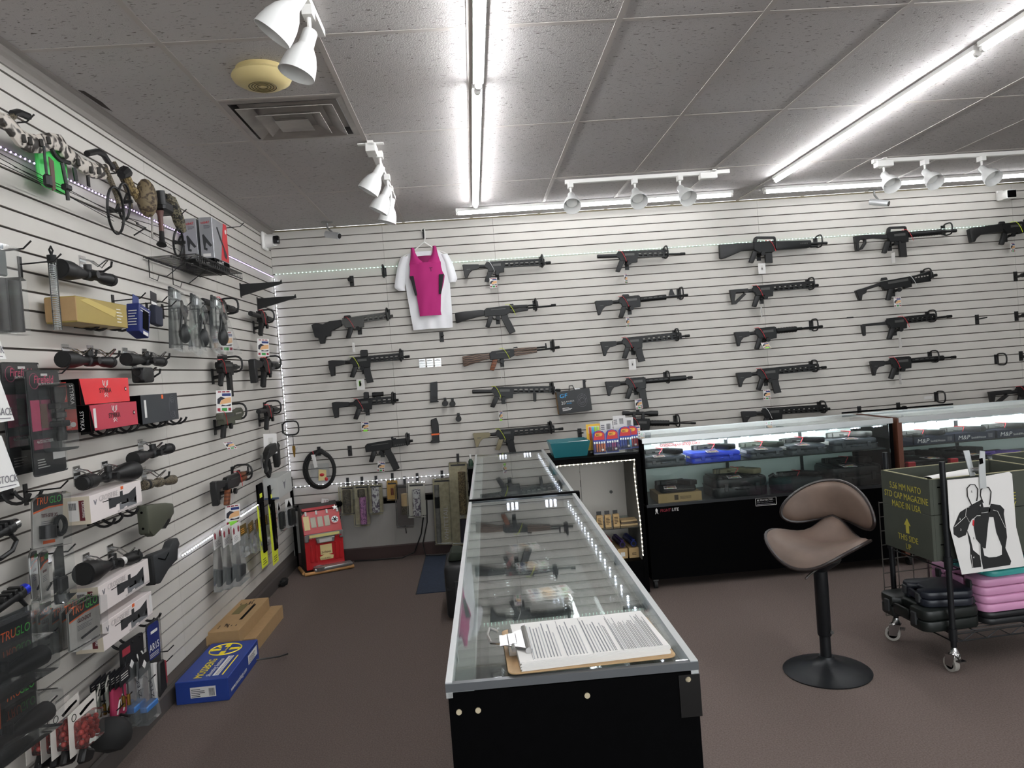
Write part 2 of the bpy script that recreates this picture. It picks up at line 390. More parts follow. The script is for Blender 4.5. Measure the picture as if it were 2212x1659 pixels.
track('white track light with three spread shades above the middle of the back wall', (3.75, -1.15, 2.972), (2.5, -1.14, 2.972),
      [(2.536, -1.16, (2.507, -1.39, 2.66)), (3.021, -1.16, (3.012, -1.4, 2.66)), (3.365, -1.16, (3.405, -1.381, 2.67))], box=.1)
track('white track light at the far right above the bullet camera', (4.855, -1.177, 2.972), (6.6, -1.15, 2.972),
      [(4.942, -1.17, (4.925, -1.365, 2.68)), (5.266, -1.17, (5.262, -1.4, 2.66)), (5.717, -1.17, (5.72, -1.4, 2.655))], box=.02)
# LED tape
def led_tape(label, pts, m=DOTM, pitch=.0333, r=.0042, n=(0, -1, 0), group='LED tape lights in the slats'):
    t = T('led_tape', label, 'light strip', pts[0], group=group); o = V3(pts[0]); n = V3(n)
    P = [V3(p) - o for p in pts]
    MB().tube(P, .004, 4).build('tape', WHITE, t, 0)
    b = MB(); d = 0
    for A, B_ in zip(P, P[1:]):
        L_ = (B_ - A).length
        while d < L_:
            c = A + (B_ - A) * (d / L_) + n * .005
            b.lathe([(.0008, -r), (r, 0), (.0008, r)], 5, Matrix.Translation(c), cap=False); d += pitch
        d -= L_
    b.build('diodes', m, t, 0, kind='stuff')
    return t
led_tape('violet LED tape in the slat groove behind the camouflage bow', [(.006, -4.4, 2.584), (.006, -.03, 2.578)], DOTV, .03, n=(1, 0, 0))
led_tape('greenish white LED tape in the slat groove high on the back wall', [(.03, -.006, 2.606), (6.9, -.006, 2.602)], DOTG, .0333)
led_tape('bright vertical LED tape running down the room corner', [(.012, -.02, 2.56), (.012, -.02, .73)], DOTM, .0333, n=(.7, -.7, 0))
led_tape('white LED tape above the camouflage packs low on the back wall', [(.012, -.02, .71), (.06, -.012, .708), (1.565, -.012, .705)], DOTM, .04)
led_tape('white LED tape slanting low along the left wall below the wood-gripped gun', [(.008, -2.46, .713), (.008, -1.0, .735)], DOTM, .0333, n=(1, 0, 0))
# ================================================================ things on the ceiling
t = T('smoke_detector', 'round cream smoke detector on the ceiling tile beside the air vent', 'smoke detector', (.89, -3.36, H))
MB().lathe([(.108, 0), (.108, -.018), (.125, -.026), (.128, -.034), (.118, -.052), (.09, -.068), (.062, -.075), (.002, -.075)], 36, cap=False).build('cover', mat('aged cream plastic', '#cdbb85', .45), t)
for r in (.058, .046, .034, .022): MB().tube([(r * math.cos(a * PI / 12), r * math.sin(a * PI / 12), -.0752) for a in range(24)], .0022, 5, True).build('vent_ring', mat('dark vent slot', '#5f5635', .7), t)
MB().lathe([(.002, -.078), (.012, -.078), (.012, -.07), (.002, -.07)], 12).build('test_button', mat('aged cream plastic'), t)
t = T('air_vent', 'square stepped metal air vent in the ceiling grid', 'air vent', (.883, -2.731, H))
VM = mat('dusty vent metal', '#aaa39d', .4, .5, noise=.3, scale=8)
def frame_ring(b, ro, zo, ri, zi):
    pts = [(-1, -1), (1, -1), (1, 1), (-1, 1)]
    A = [b.b.verts.new((x * ro, y * ro, zo)) for x, y in pts]; B_ = [b.b.verts.new((x * ri, y * ri, zi)) for x, y in pts]
    for i in range(4): b.b.faces.new([A[i], A[(i + 1) % 4], B_[(i + 1) % 4], B_[i]])
    return b
b = frame_ring(MB(), .298, -.002, .262, -.004); b.solidify(.003).build('outer_frame', VM, t, 0)
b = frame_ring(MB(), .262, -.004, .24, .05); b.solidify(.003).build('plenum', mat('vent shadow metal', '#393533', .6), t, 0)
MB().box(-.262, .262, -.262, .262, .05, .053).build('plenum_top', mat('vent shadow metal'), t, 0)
for ro, ri, z in ((.235, .17, -.018), (.16, .1, -.028)): frame_ring(MB(), ro, z, ri, z + .03).solidify(.003).build('cone', VM, t, 0)
MB().frustum((-.085, .085, -.085, .085), -.034, (-.06, .06, -.06, .06), -.012).build('centre_plate', VM, t, 0)
def bullet(label, base, p0, p1, r=.028, ceiling_mount=True):
    t = T('security_camera', label, 'security camera', base); o = V3(base); a, b = V3(p0) - o, V3(p1) - o
    mid = a * .55 + b * .45
    if ceiling_mount: MB().lathe([(.05, 0), (.05, -.006), (.02, -.012)], 18).build('mount_disc', mat('grey mount', '#8a8a88', .4, .4), t)
    else: MB().tube([(0, .02, 0), (0, -.0, 0)], .035, 16).build('mount_disc', WHITE, t)
    MB().tube([(0, 0, -.005), (0, 0, (mid.z) * .4), mid + V3((0, 0, r * .9))], .009, 8).build('bracket', mat('grey mount'), t)
    MB().tube([a, b], r, 16).build('camera_body', mat('silver camera', '#b9babb', .35, .4), t)
    d = (b - a).normalized()
    MB().tube([b, b + d * .004], r * .8, 16).build('lens', mat('lens glass', '#0b0b0e', .1), t)
    return t
bullet('silver bullet camera hanging from the ceiling near the left corner', (.552, -.226, H), (.54, -.24, 2.885), (.66, -.3, 2.85))
bullet('silver bullet camera under the ceiling above the skeleton-stock rifle', (5.474, -.1, H), (5.43, -.1, 2.88), (5.53, -.22, 2.83))
t = T('security_camera', 'white camera with square black face at the far right top', 'security camera', (6.72, -.0, 2.86))
MB().box(-.03, .03, -.03, -.001, -.03, .06).bevel(.006).build('mount_plate', WHITE, t)
MB().box(-.05, .05, -.17, -.04, -.045, .035).bevel(.012, 2).build('camera_body', WHITE, t)
MB().box(-.042, .042, -.175, -.166, -.038, .028).bevel(.004).build('face', LAM, t)
t = T('security_camera', 'white dome camera on the left wall just below the corner', 'security camera', (.0, -.235, 2.86), WL)
MB().box(-.07, .07, -.03, -.001, -.075, .075).bevel(.02, 3).build('base', WHITE, t)
MB().tube([(0, -.03, 0), (-.01, -.075, 0), (-.025, -.11, -.004)], [.058, .055, .045], 20).build('turret', WHITE, t)
MB().box(-.065, -.01, -.15, -.1, -.036, .032).bevel(.01, 2).build('lens', mat('lens glass'), t)

# ================================================================ long guns on the slat walls
TAGP = {}
def price_tag(label, loc, rz=0, tilt=0, w=.062, kind='gun', string=.05, rx=0., yaw=0.):
    """card with a printed picture, hung on a thread"""
    h = w * 1.36
    t = T('price_tag', label, 'price tag', loc, rz + yaw, tilt, 'price tags hanging under the guns', rx)
    key = (kind, w)
    def put(n, o):
        c = o.copy(); c.name = n; C.objects.link(c); c.parent = t; return c
    if key in TAGP:
        for n, o in TAGP[key]: put(n, o)
    else:
        it = []
        cd_ = MB().box(-w / 2, w / 2, -.0006, .0006, -h, 0).build('card', PAPER, t, 0); it.append(('card', cd_))
        def pr(n, m, u0, u1, v0, v1):
            o = decal(t, n, m, (-w / 2 + u0 * w, -.0006, -h + v0 * h), FRONT, (u1 - u0) * w, (v1 - v0) * h, t=.0004); it.append((n, o))
        if kind in ('white', 'whitelime'):
            pr('price_print', mat('pale print', '#c9c7c2', .8), .35, .7, .35, .8); pr('price_figure', mat('grey print', '#77757a', .8), .45, .6, .42, .6)
            if kind == 'whitelime': pr('lime_sticker', mat('lime sticker', '#8fe04a', .6), .3, .55, .35, .85)
        else:
            for k in range(3): pr('header_print', mat('dark red print', '#8c2433', .7), .12 + .27 * k, .34 + .27 * k, .9, .955)
            pr('banner_print', NAVY, .38, .95, .74, .86)
            o = decal(t, 'hand_print', mat('skin tone print', '#d3a473', .7), (-w / 2, -.0006, -h), FRONT, pts=[(w * a, h * b_) for a, b_ in ((.2, .36), (.95, .44), (.95, .68), (.6, .66), (.32, .54))], t=.0004); it.append(('hand_print', o))
            o = decal(t, 'pistol_print', mat('ink print', '#23222c', .7), (-w / 2, -.0006, -h), FRONT, pts=[(w * a, h * b_) for a, b_ in ((.06, .4), (.2, .38), (.3, .55), (.6, .64), (.3, .72), (.08, .62))], t=.0005); it.append(('pistol_print', o))
            o = decal(t, 'ink_print', mat('ink print'), (-w / 2, -.0006, -h), FRONT, pts=[(w * a, h * b_) for a, b_ in ((.3, .28), (.9, .28), (.95, .37), (.6, .32), (.35, .36))], t=.0004); it.append(('ink_print', o))
            for u in (.06, .76): pr('dot_print', mat('dark red print'), u, u + .18, .07, .2)
            if kind == 'lime': pr('price_print', mat('lime sticker', '#8fe04a', .6), .2, .82, .03, .22)
            else: pr('price_print', GREENP, .34, .68, .06, .2)
        TAGP[key] = it
    if string: MB().tube([(0, 0, 0), (0, .004, string)], .0006, 4).build('thread', mat('thread', '#8d8a88', .8), t, 0)
    return t
def prong_hook(label, loc, rz, ring=True, h=.105, depth=.135, tilt=0.):
    """slat bracket with a rounded loop standing out from the wall that carries a barrel"""
    t = T('barrel_hook', label, 'hook', loc, rz, group='barrel hooks on the slat walls')
    MB().box(-.02, .02, -.006, 0, -.04, .045).build('bracket_plate', BLK, t, 0)
    if ring:
        pts = rrect(-depth, -.004, -h / 2, h / 2, .04, 3)
        MB().tube([(.0, y, z) for y, z in pts], .0068, 8, True).build('loop', BLK, t)
    return t
def grip_mount(label, loc, rz, d):
    t = T('gun_rest', label, 'bracket', loc, rz, group='gun rests on the slat walls')
    MB().box(-.018, .018, -.006, 0, -.05, .05).build('bracket_plate', BLK, t, 0)
    MB().tube([(0, 0, -.01), (0, -d + .018, 0)], .012, 8).build('arm', BLK, t)
    MB().tube([(0, -d - .034, 0), (0, -d - .018, 0)], .019, 14).build('knob', GUN, t)
    return t
def gun(name, label, cat, desc, butt, muz, wall='back', L=.8, d=.08, stock='m4', s=.19, r=.37, h=.7, hg='mlok', mag=None, magx=None, maglen=.16, grip=True, gx=None, strap=None, sx=None,
        body=GUN, furn=BLK, gripm=None, stockm=None, hgm=None, sight=None, hookx=None, ring=True, top=True, fore=None, handle=None, thick=1., brl=.0085, group='rifles on the back wall', rest=True):
    P0, P1 = V3(butt), V3(muz); rz = 0 if wall == 'back' else WL
    v = P1 - P0
    along = v.x if wall == 'back' else v.y
    k = v.length / L; tilt = math.atan2(v.z, along)
    t = T(name, label, cat, P0, rz, tilt, group); t.scale = (k, k, k)
    gripm = gripm or furn; stockm = stockm or furn; hgm = hgm or body
    # receiver: upper, lower and magazine well in one outline
    w2 = .016 * thick
    if hg in ('ak', 'akrail'):
        MB().prism([(s, -.045), (s, .012), (s + .02, .028), (r - .03, .034), (r, .03), (r, -.028), (r - .05, -.05)], -w2, w2).bevel(.003).build('receiver', body, t)
        MB().box(s + .06, r - .04, -w2 - .004, -w2 + .002, .006, .012).build('selector_lever', GUN2, t, 0)
    elif hg == 'shotgun':
        MB().prism([(s, -.03), (s, .034), (r, .034), (r, -.045), (r - .03, -.062), (s + .05, -.062)], -w2 - .004, w2 + .004).bevel(.004).build('receiver', body, t)
    else:
        MB().prism([(s, -.012), (s, .018), (s + .012, .03), (r, .03), (r, -.022), (r - .004, -.062), (r - .07, -.066), (r - .075, -.05), (s + .075, -.048), (s + .03, -.05), (s + .02, -.02)], -w2, w2).bevel(.0025).build('receiver', body, t)
        MB().box(s + .07, r - .03, -w2 - .003, -w2 + .002, -.004, .016).build('ejection_port', GUN2, t, 0)
    if top:
        b = MB(); e = h if hg in ('mlok', 'keymod') else r; x = s + .012
        b.box(x, e, -.009, .009, .029, .035)
        while x < e - .008:
            b.box(x, x + .006, -.0105, .0105, .035, .0405); x += .0115
        b.build('top_rail', body, t, 0, kind='stuff')
    # stock
    if stock == 'm4':
        MB().tube([(.02, 0, 0), (s + .01, 0, 0)], .0155, 10).build('buffer_tube', furn, t)
        MB().prism([(0, .022), (.012, .026), (s * .72, .02), (s * .78, .0), (s * .7, -.022), (s * .42, -.03), (s * .3, -.052), (.035, -.10), (.018, -.10)], -.017, .017).bevel(.003).build('stock', stockm, t)
        MB().box(s * .18, s * .34, -.0185, -.0165, -.022, -.017).build('sling_slot', GUN2, t, 0)
    elif stock == 'moe':
        MB().prism([(0, .022), (s * .8, .022), (s * .8, -.01), (s * .62, -.016), (s * .62, -.004), (.05, -.004), (.03, -.088), (s * .62, -.016), (s * .7, -.026), (.045, -.105), (.014, -.105)], -.017, .017).build('stock', stockm, t)
        MB().tube([(.02, 0, 0), (s + .01, 0, 0)], .0155, 10).build('buffer_tube', furn, t)
    elif stock == 'brace':
        MB().tube([(.02, 0, .0), (s + .01, 0, 0)], .0155, 10).build('buffer_tube', furn, t)
        MB().prism([(0, .026), (.035, .03), (s * .8, .018), (s * .8, -.018), (.055, -.028), (.05, -.11), (.012, -.115), (.0, -.03)], -.019, .019).bevel(.004).build('arm_brace', stockm, t)
    elif stock == 'bulky':
        MB().prism([(0, .02), (.04, .03), (.1, .012), (.16, .03), (s, .028), (s, -.025), (.16, -.06), (.15, -.1), (.11, -.1), (.09, -.155), (.05, -.155), (.045, -.1), (.015, -.09)], -.022, .022).bevel(.004).build('arm_brace', stockm, t)
        MB().tube([(.1, 0, 0), (s + .01, 0, 0)], .0155, 10).build('buffer_tube', furn, t)
    elif stock == 'tube':
        MB().tube([(0, 0, 0), (.004, 0, 0), (s + .01, 0, 0)], [.014, .018, .0165], 12).build('buffer_tube', furn, t)
    elif stock == 'ak':
        MB().prism([(0, .012), (0, -.075), (.01, -.08), (.09, -.062), (s - .05, -.04), (s, -.038), (s, .012), (s - .03, .016), (.1, .018)], -.019, .019).bevel(.006, 2).build('stock', stockm, t)
    elif stock == 'solid':
        MB().prism([(0, .028), (0, -.09), (.018, -.098), (.06, -.088), (.2, -.035), (s, -.03), (s, .03), (.14, .034), (.13, .028)], -.021, .021).bevel(.006, 2).build('stock', stockm, t)
    elif stock == 'skel':
        MB().prism([(0, .03), (.1, .03), (s, .018), (s, -.02), (.17, -.004), (.1, -.004), (.098, -.045), (.06, -.09), (.03, -.098), (.055, -.07), (.085, -.03), (.085, -.008), (.05, -.004), (.03, -.03), (.03, -.1), (.006, -.1)], -.02, .02).bevel(.003).build('stock', stockm, t)
    elif stock == 'lbar':
        MB().prism([(0, .004), (.02, .014), (s, .014), (s, -.014), (.035, -.006), (.03, -.085), (.012, -.09), (.004, -.06)], -.014, .014).bevel(.003).build('stock', stockm, t)
    elif stock == 'fold':
        MB().prism([(0, -.01), (.03, -.004), (.075, .0), (s, .022), (s, -.004), (.1, -.02), (.09, -.045), (.055, -.055), (.04, -.1), (.02, -.1)], -.018, .018).bevel(.004).build('stock', stockm, t)
    elif stock == 'bull':
        MB().prism([(0, .025), (.03, .035), (s, .04), (s, -.03), (.1, -.035), (.06, -.06), (.04, -.09), (.01, -.09)], -.024, .024).bevel(.006, 2).build('stock', stockm, t)
    # grip
    g0 = gx if gx is not None else s + .02
    if grip:
        MB().prism([(g0 + .045, -.045), (g0 + .005, -.04), (g0 - .008, -.07), (g0 - .035, -.135), (g0 + .002, -.145), (g0 + .03, -.09)], -.014, .014).bevel(.005, 2).build('pistol_grip', gripm, t)
        MB().tube([(g0 + .04, 0, -.05), (g0 + .045, 0, -.078), (g0 + .085, 0, -.078), (g0 + .09, 0, -.055)], .0035, 6).build('trigger_guard', body, t)
    # magazine
    if mag:
        mx = magx if magx is not None else r - .038
        if mag == 'box': MB().prism([(mx - .03, -.04), (mx + .032, -.04), (mx + .034, -.05 - maglen), (mx - .028, -.045 - maglen)], -.013, .013).bevel(.002).build('magazine', BLK, t)
        elif mag == 'stanag': MB().prism([(mx - .032, -.05), (mx + .03, -.05), (mx + .036, -.05 - maglen * .5), (mx + .05, -.05 - maglen), (mx - .01, -.055 - maglen), (mx - .026, -.05 - maglen * .5)], -.011, .011).bevel(.002).build('magazine', BLK, t)
        else:
            a = [(mx - .03, -.03), (mx - .024, -.08), (mx - .004, -.13), (mx + .035, -.05 - maglen), (mx + .09, -.03 - maglen), (mx + .055, -.11), (mx + .036, -.07), (mx + .032, -.03)]
            MB().prism(a, -.013, .013).bevel(.003).build('magazine', BLK, t)
    # handguard
    if hg in ('mlok', 'keymod'):
        # slotted: rails joined by posts, so the wall shows through
        b = MB(); z0, z1 = -.022, .03
        nslot = max(3, int((h - r) / .042)); pw = (h - r) / nslot
        b.prism([(r, z0 - .002), (h - .004, z0 - .002), (h, z0 + .006), (h, z1), (r, z1)], -.0035, .0035) if False else None
        b.box(r - .002, h, -.015, .015, .018, .03); b.box(r - .002, h, -.015, .015, z0, -.012); b.box(r - .002, h, -.019, .019, -.002, .008)
        for i in range(nslot + 1):
            x = r + pw * i
            b.box(max(r - .002, x - .008), min(h, x + .008), -.0165, .0165, -.015, .02)
        b.build('handguard', hgm, t, 0, kind='stuff')
        MB().tube([(r, 0, .0), (L - .035, 0, .0)], brl, 8).build('barrel', body, t)
    elif hg == 'round':
        n = int((h - r) / .012); pr = []
        for i in range(n + 1):
            x = r + (h - r) * i / n; pr += [(x, 0, 0)]
        MB().tube(pr, [.0235 if i % 2 else .0265 for i in range(len(pr))], 12).build('handguard', hgm, t, 60)
        MB().tube([(h - .01, 0, 0), (h + .05, 0, 0)], .013, 8).build('gas_block', body, t)
        MB().tube([(h, 0, 0), (L - .035, 0, 0)], brl, 8).build('barrel', body, t)
    elif hg == 'slots':
        MB().tube([(r, 0, 0), (h, 0, 0)], .023, 12).build('handguard', hgm, t)
        for i in range(4): MB().box(r + .03 + .045 * i, r + .058 + .045 * i, -.0245, -.02, .004, .010).build('vent_slot', GUN2, t, 0)
        MB().tube([(h, 0, 0), (L - .035, 0, 0)], brl, 8).build('barrel', body, t)
    elif hg in ('ak', 'akrail'):
        if hg == 'ak':
            MB().prism([(r - .005, -.03), (r + .02, -.036), (h, -.026), (h, .0), (r - .005, .0)], -.019, .019).bevel(.005, 2).build('lower_handguard', hgm, t)
            MB().prism([(r - .005, .004), (h, .004), (h, .026), (r + .03, .032), (r - .005, .03)], -.015, .015).bevel(.005, 2).build('upper_handguard', hgm, t)
        else:
            MB().prism([(r - .005, -.034), (h, -.03), (h, .03), (r - .005, .036)], -.02, .02).bevel(.004).build('handguard', hgm, t)
            for i in range(6): MB().box(r + .015 + i * .018, r + .025 + i * .018, -.0215, -.019, -.024, -.012).build('vent_slot', GUN2, t, 0)
        MB().tube([(h - .02, 0, -.004), (L - .03, 0, -.004)], brl, 8).build('barrel', body, t)
        if L - h > .08:
            MB().tube([(h - .01, 0, .018), (h + .08, 0, .016)], .008, 8).build('gas_tube', body, t)
            MB().prism([(h + .075, -.008), (h + .095, -.008), (h + .09, .05), (h + .08, .05)], -.004, .004).build('front_sight', body, t)
        MB().prism([(r - .01, .034), (r + .035, .034), (r + .03, .046), (r, .044)], -.007, .007).build('rear_sight', body, t)
    elif hg == 'shotgun':
        MB().prism([(r, -.03), (r + .02, -.042), (h - .02, -.036), (h, -.02), (h, .024), (h - .01, .03), (r, .034)], -.025, .025).bevel(.007, 2).build('handguard', hgm, t)
        for i in range(5): MB().box(h - .1 + i * .014, h - .092 + i * .014, -.0262, -.024, -.002, .008).build('vent_slot', GUN2, t, 0)
        MB().tube([(h, 0, .0), (L - .02, 0, .0)], .012, 10).build('barrel', body, t)
        MB().tube([(h, 0, -.022), (h + .06, 0, -.022)], .012, 10).build('magazine_tube', body, t)
    elif hg == 'shroud':
        MB().prism([(r - .01, -.035), (h, -.045), (h, -.02), (h + .03, -.02), (h + .03, .03), (h, .045), (r + .05, .03), (r - .01, .03)], -.022, .022).bevel(.005).build('handguard', hgm, t)
        for i in range(5): MB().box(r + .03 + i * .026, r + .045 + i * .026, -.0235, -.021, .004, .014).build('vent_slot', mat('pale slot', '#9a958e', .6), t, 0)
        MB().tube([(h, 0, 0), (L - .03, 0, 0)], brl, 8).build('barrel', body, t)
    MB().tube([(L - .045, 0, 0), (L - .042, 0, 0), (L - .003, 0, 0), (L, 0, 0)], [brl, brl * 1.45, brl * 1.45, brl * 1.1], 10).build('muzzle_device', body, t)
    if fore: MB().prism([(fore - .014, -.02), (fore + .014, -.02), (fore + .013, -.095), (fore - .012, -.095)], -.013, .013).bevel(.004).build('foregrip', furn, t)
    if handle:
        a, e = handle
        MB().prism([(a, .034), (a + .012, .072), (a + .03, .084), (e - .012, .078), (e, .07), (e + .006, .034), (e - .012, .034), (e - .014, .058), (a + .04, .064), (a + .036, .04), (a + .03, .034)], -.011, .011).bevel(.003).build('carry_handle', furn, t)
    # sights and optics
    for sg in (sight or ()):
        k_, a, e = sg
        if k_ == 'box': MB().prism([(a, .034), (a, .09), (a + .01, .098), (e, .094), (e, .04), (e - .015, .034)], -.017, .017).bevel(.004).build('optic', BLK, t)
        elif k_ == 'dot':
            MB().tube([(a, 0, .066), (a + .02, 0, .066), (e - .02, 0, .066), (e, 0, .066)], [.021, .023, .019, .021], 12).build('optic', BLK, t)
            MB().box((a + e) / 2 - .02, (a + e) / 2 + .02, -.01, .01, .034, .05).build('optic_mount', BLK, t, 0)
        elif k_ == 'scope':
            MB().tube([(a, 0, .085), (a + .05, 0, .085), (a + .07, 0, .085), (e - .11, 0, .085), (e - .06, 0, .085), (e, 0, .085)], [.021, .021, .0145, .0145, .025, .025], 14).build('scope', BLK, t)
            for q in (a + .1, e - .13): MB().prism([(q - .014, .034), (q + .014, .034), (q + .012, .1), (q - .012, .1)], -.014, .014).bevel(.003).build('scope_ring', BLK, t)
            MB().tube([(a + .135, 0, .08), (a + .135, 0, .118)], .014, 12).build('turret', BLK, t)
        elif k_ == 'front': MB().prism([(a, .01), (e, .01), ((a + e) / 2 + .008, .065), ((a + e) / 2 - .008, .065)], -.006, .006).build('front_sight', body, t)
        elif k_ == 'rear': MB().prism([(a, .034), (e, .034), (e - .008, .058), (a + .01, .06)], -.011, .011).bevel(.003).build('rear_sight', BLK, t)
        elif k_ == 'pop': MB().box(a, e, -.006, .006, .034, .062).build('folding_sight', BLK, t, 0)
    if strap:
        q = sx if sx is not None else s + .05
        MB().tube([(q - .05, 0, .044), (q - .02, -.02, .046), (q, -.026, .02), (q + .02, -.026, -.02), (q + .032, -.024, -.055)], .0019, 5).build('cable_tie', {'red': REDSTRAP, 'lime': LIME, 'white': WHSTRAP}[strap], t)
    # hooks that carry it
    hx = (hookx if hookx is not None else h - .04) * k
    wallp = V3((0, d, 0)) if wall == 'back' else V3((-d, 0, 0))
    if ring is not None: prong_hook('black barrel hook carrying the ' + desc, at(P0, rz, tilt, hx, 0, .02 * k) + wallp, rz, ring)
    if rest: grip_mount('black gun rest under the ' + desc, at(P0, rz, tilt, (g0 + .085) * k, 0, -.068 * k) + wallp, rz, d)
    return t
RN = 'rifle'
gun('rifle', 'short grey-receiver rifle with bulky arm brace left of the white shirt', 'rifle', 'short grey-receiver rifle left of the shirt', (0.322, -0.08, 2.11), (1.037, -0.08, 2.161), L=.71, stock='bulky', s=.26, r=.45, h=.67, hg='keymod', body=GUN2, strap='red', sx=.33, sight=[('rear', .28, .35)], hookx=.66, gx=.31, fore=None)
gun('rifle', 'black rifle with box sight and lime strap below the left shirt hook', 'rifle', 'box-sighted rifle with lime strap', (0.441, -0.08, 1.778), (1.155, -0.08, 1.79), L=.725, stock='brace', s=.19, r=.37, h=.67, mag='stanag', maglen=.15, strap='lime', sight=[('box', .29, .355)], hookx=.645)
gun('rifle', 'short black rifle with two-piece optic and red strap, below the box-sighted one', 'rifle', 'short rifle with two-piece optic', (0.443, -0.08, 1.409), (1.027, -0.08, 1.412), L=.59, stock='brace', s=.19, r=.35, h=.53, hg='mlok', strap='red', sight=[('box', .285, .33), ('dot', .36, .46)], hookx=.54)
gun('rifle', 'stockless black gun with curved magazine above the pink camouflage pack', 'rifle', 'stockless gun with curved magazine', (0.701, -0.08, 1.018), (1.124, -0.08, 1.041), L=.43, stock='none', s=0, r=.25, h=.4, hg='akrail', mag='curved', magx=.19, maglen=.2, gx=.05, top=False, hookx=.38, sight=[('pop', .24, .26)])
gun('rifle', 'topmost black rifle right of the white shirt with a white strap', 'rifle', 'topmost rifle right of the shirt', (1.682, -0.08, 2.542), (2.473, -0.08, 2.533), L=.787, stock='m4', s=.2, r=.37, h=.73, hg='keymod', strap='white', hookx=.71)
gun('rifle', 'black rifle with long curved magazine and plain black stock beside the shirt hem', 'rifle', 'curved-magazine rifle beside the shirt', (1.584, -0.08, 2.133), (2.49, -0.08, 2.151), L=.9, stock='ak', s=.26, r=.49, h=.65, hg='ak', mag='curved', magx=.43, maglen=.17, strap='lime', sx=.5, gx=.29, hookx=.72, top=False, hgm=BLK)
gun('rifle', 'rifle with laminated wood stock and brown grip below the curved-magazine one', 'rifle', 'wood-stocked rifle', (1.62, -0.08, 1.742), (2.495, -0.08, 1.772), L=.865, stock='ak', s=.24, r=.46, h=.66, hg='ak', stockm=WOODLAM, hgm=WOODLAM, gripm=WOODBR, strap='lime', sx=.38, gx=.26, hookx=.81, top=False)
gun('rifle', 'black rifle with bare buffer tube, lime strap and upright foregrip', 'rifle', 'bare-tube rifle with upright foregrip', (1.683, -0.08, 1.435), (2.474, -0.08, 1.386), L=.78, stock='tube', s=.17, r=.36, h=.73, strap='lime', fore=.55, hookx=.71)
gun('rifle', 'rifle with tan stock and lime strap just above the long glass counter', 'rifle', 'tan-stocked rifle', (1.66, -0.08, 1.039), (2.473, -0.08, 1.04), L=.8, stock='m4', s=.2, r=.36, h=.72, stockm=TAN, gripm=TAN, mag='stanag', maglen=.14, strap='lime', hookx=.69)
gun('rifle', 'black rifle with bare buffer tube and long thin barrel, top of its column', 'rifle', 'thin-barrelled bare-tube rifle', (2.894, -0.08, 2.558), (3.695, -0.08, 2.529), L=.78, stock='tube', s=.17, r=.355, h=.63, strap='red', hookx=.61)
gun('rifle', 'black rifle with round slotted handguard and upright triangular front sight', 'rifle', 'rifle with triangular front sight', (2.841, -0.08, 2.134), (3.693, -0.08, 2.156), L=.826, stock='m4', s=.21, r=.4, h=.63, hg='slots', strap='red', sight=[('front', .655, .71), ('rear', .24, .31)], hookx=.77)
gun('rifle', 'black rifle with straight magazine and white tag, third down its column', 'rifle', 'third rifle down with straight magazine', (2.864, -0.08, 1.765), (3.683, -0.08, 1.788), L=.79, stock='m4', s=.19, r=.365, h=.715, mag='stanag', maglen=.13, strap='red', hookx=.68)
gun('rifle', 'black rifle with long ribbed magazine above the scoped rifle', 'rifle', 'ribbed-magazine rifle', (2.879, -0.08, 1.405), (3.682, -0.08, 1.41), L=.78, stock='m4', s=.18, r=.36, h=.72, hg='slots', mag='stanag', maglen=.18, strap='red', hookx=.56)
gun('rifle', 'scoped black rifle with thin barrel behind the cigarette lighter display', 'rifle', 'scoped rifle behind the lighters', (2.858, -0.08, 1.059), (3.681, -0.08, 0.993), L=.8, stock='tube', s=.22, r=.39, h=.56, hg='round', strap='red', sight=[('scope', .15, .46)], hookx=.64, brl=.0075)
gun('shotgun', 'long black shotgun with solid stock and carry handle', 'shotgun', 'solid-stock carry-handle shotgun', (4.008, -0.08, 2.558), (5.014, -0.08, 2.536), L=.96, stock='solid', s=.3, r=.49, h=.81, hg='shotgun', mag='box', magx=.43, maglen=.1, strap='red', sx=.46, handle=(.3, .5), gx=.29, hookx=.89)
gun('rifle', 'black rifle with open triangular stock under the carry-handle shotgun', 'rifle', 'open-triangle-stock rifle', (4.077, -0.08, 2.15), (4.905, -0.08, 2.159), L=.79, stock='moe', s=.2, r=.38, h=.75, strap='red', hookx=.73)
gun('rifle', 'black rifle with ribbed round handguard, third down beside the seam', 'rifle', 'ribbed-handguard rifle', (4.092, -0.08, 1.762), (4.918, -0.08, 1.781), L=.785, stock='m4', s=.18, r=.37, h=.55, hg='round', strap='red', hookx=.72)
gun('rifle', 'black rifle with straight magazine and printed tag above the white-strap rifle', 'rifle', 'fourth rifle down with straight magazine', (4.083, -0.08, 1.392), (4.927, -0.08, 1.407), L=.8, stock='m4', s=.18, r=.37, h=.73, mag='stanag', maglen=.13, strap='red', hookx=.7)
gun('rifle', 'black rifle with white strap just above the right display case', 'rifle', 'white-strap rifle above the display case', (4.105, -0.08, 1.039), (4.935, -0.08, 1.024), L=.79, stock='m4', s=.18, r=.36, h=.76, strap='white', hookx=.73)
gun('shotgun', 'black shotgun with skeleton stock, carry handle and long box magazine', 'shotgun', 'skeleton-stock shotgun', (5.267, -0.08, 2.549), (6.238, -0.08, 2.569), L=.92, stock='skel', s=.28, r=.48, h=.78, hg='round', mag='box', magx=.42, maglen=.14, strap='red', sx=.48, handle=(.29, .47), gx=.27, hookx=.85, brl=.011)
gun('rifle', 'angular black carbine with folding stock and white strap', 'rifle', 'angular folding-stock carbine', (5.24, -0.08, 2.093), (6.027, -0.08, 2.174), L=.74, stock='fold', s=.22, r=.5, h=.67, hg='shroud', strap='white', sx=.5, gx=.29, sight=[('rear', .24, .3)], hookx=.66, top=False)
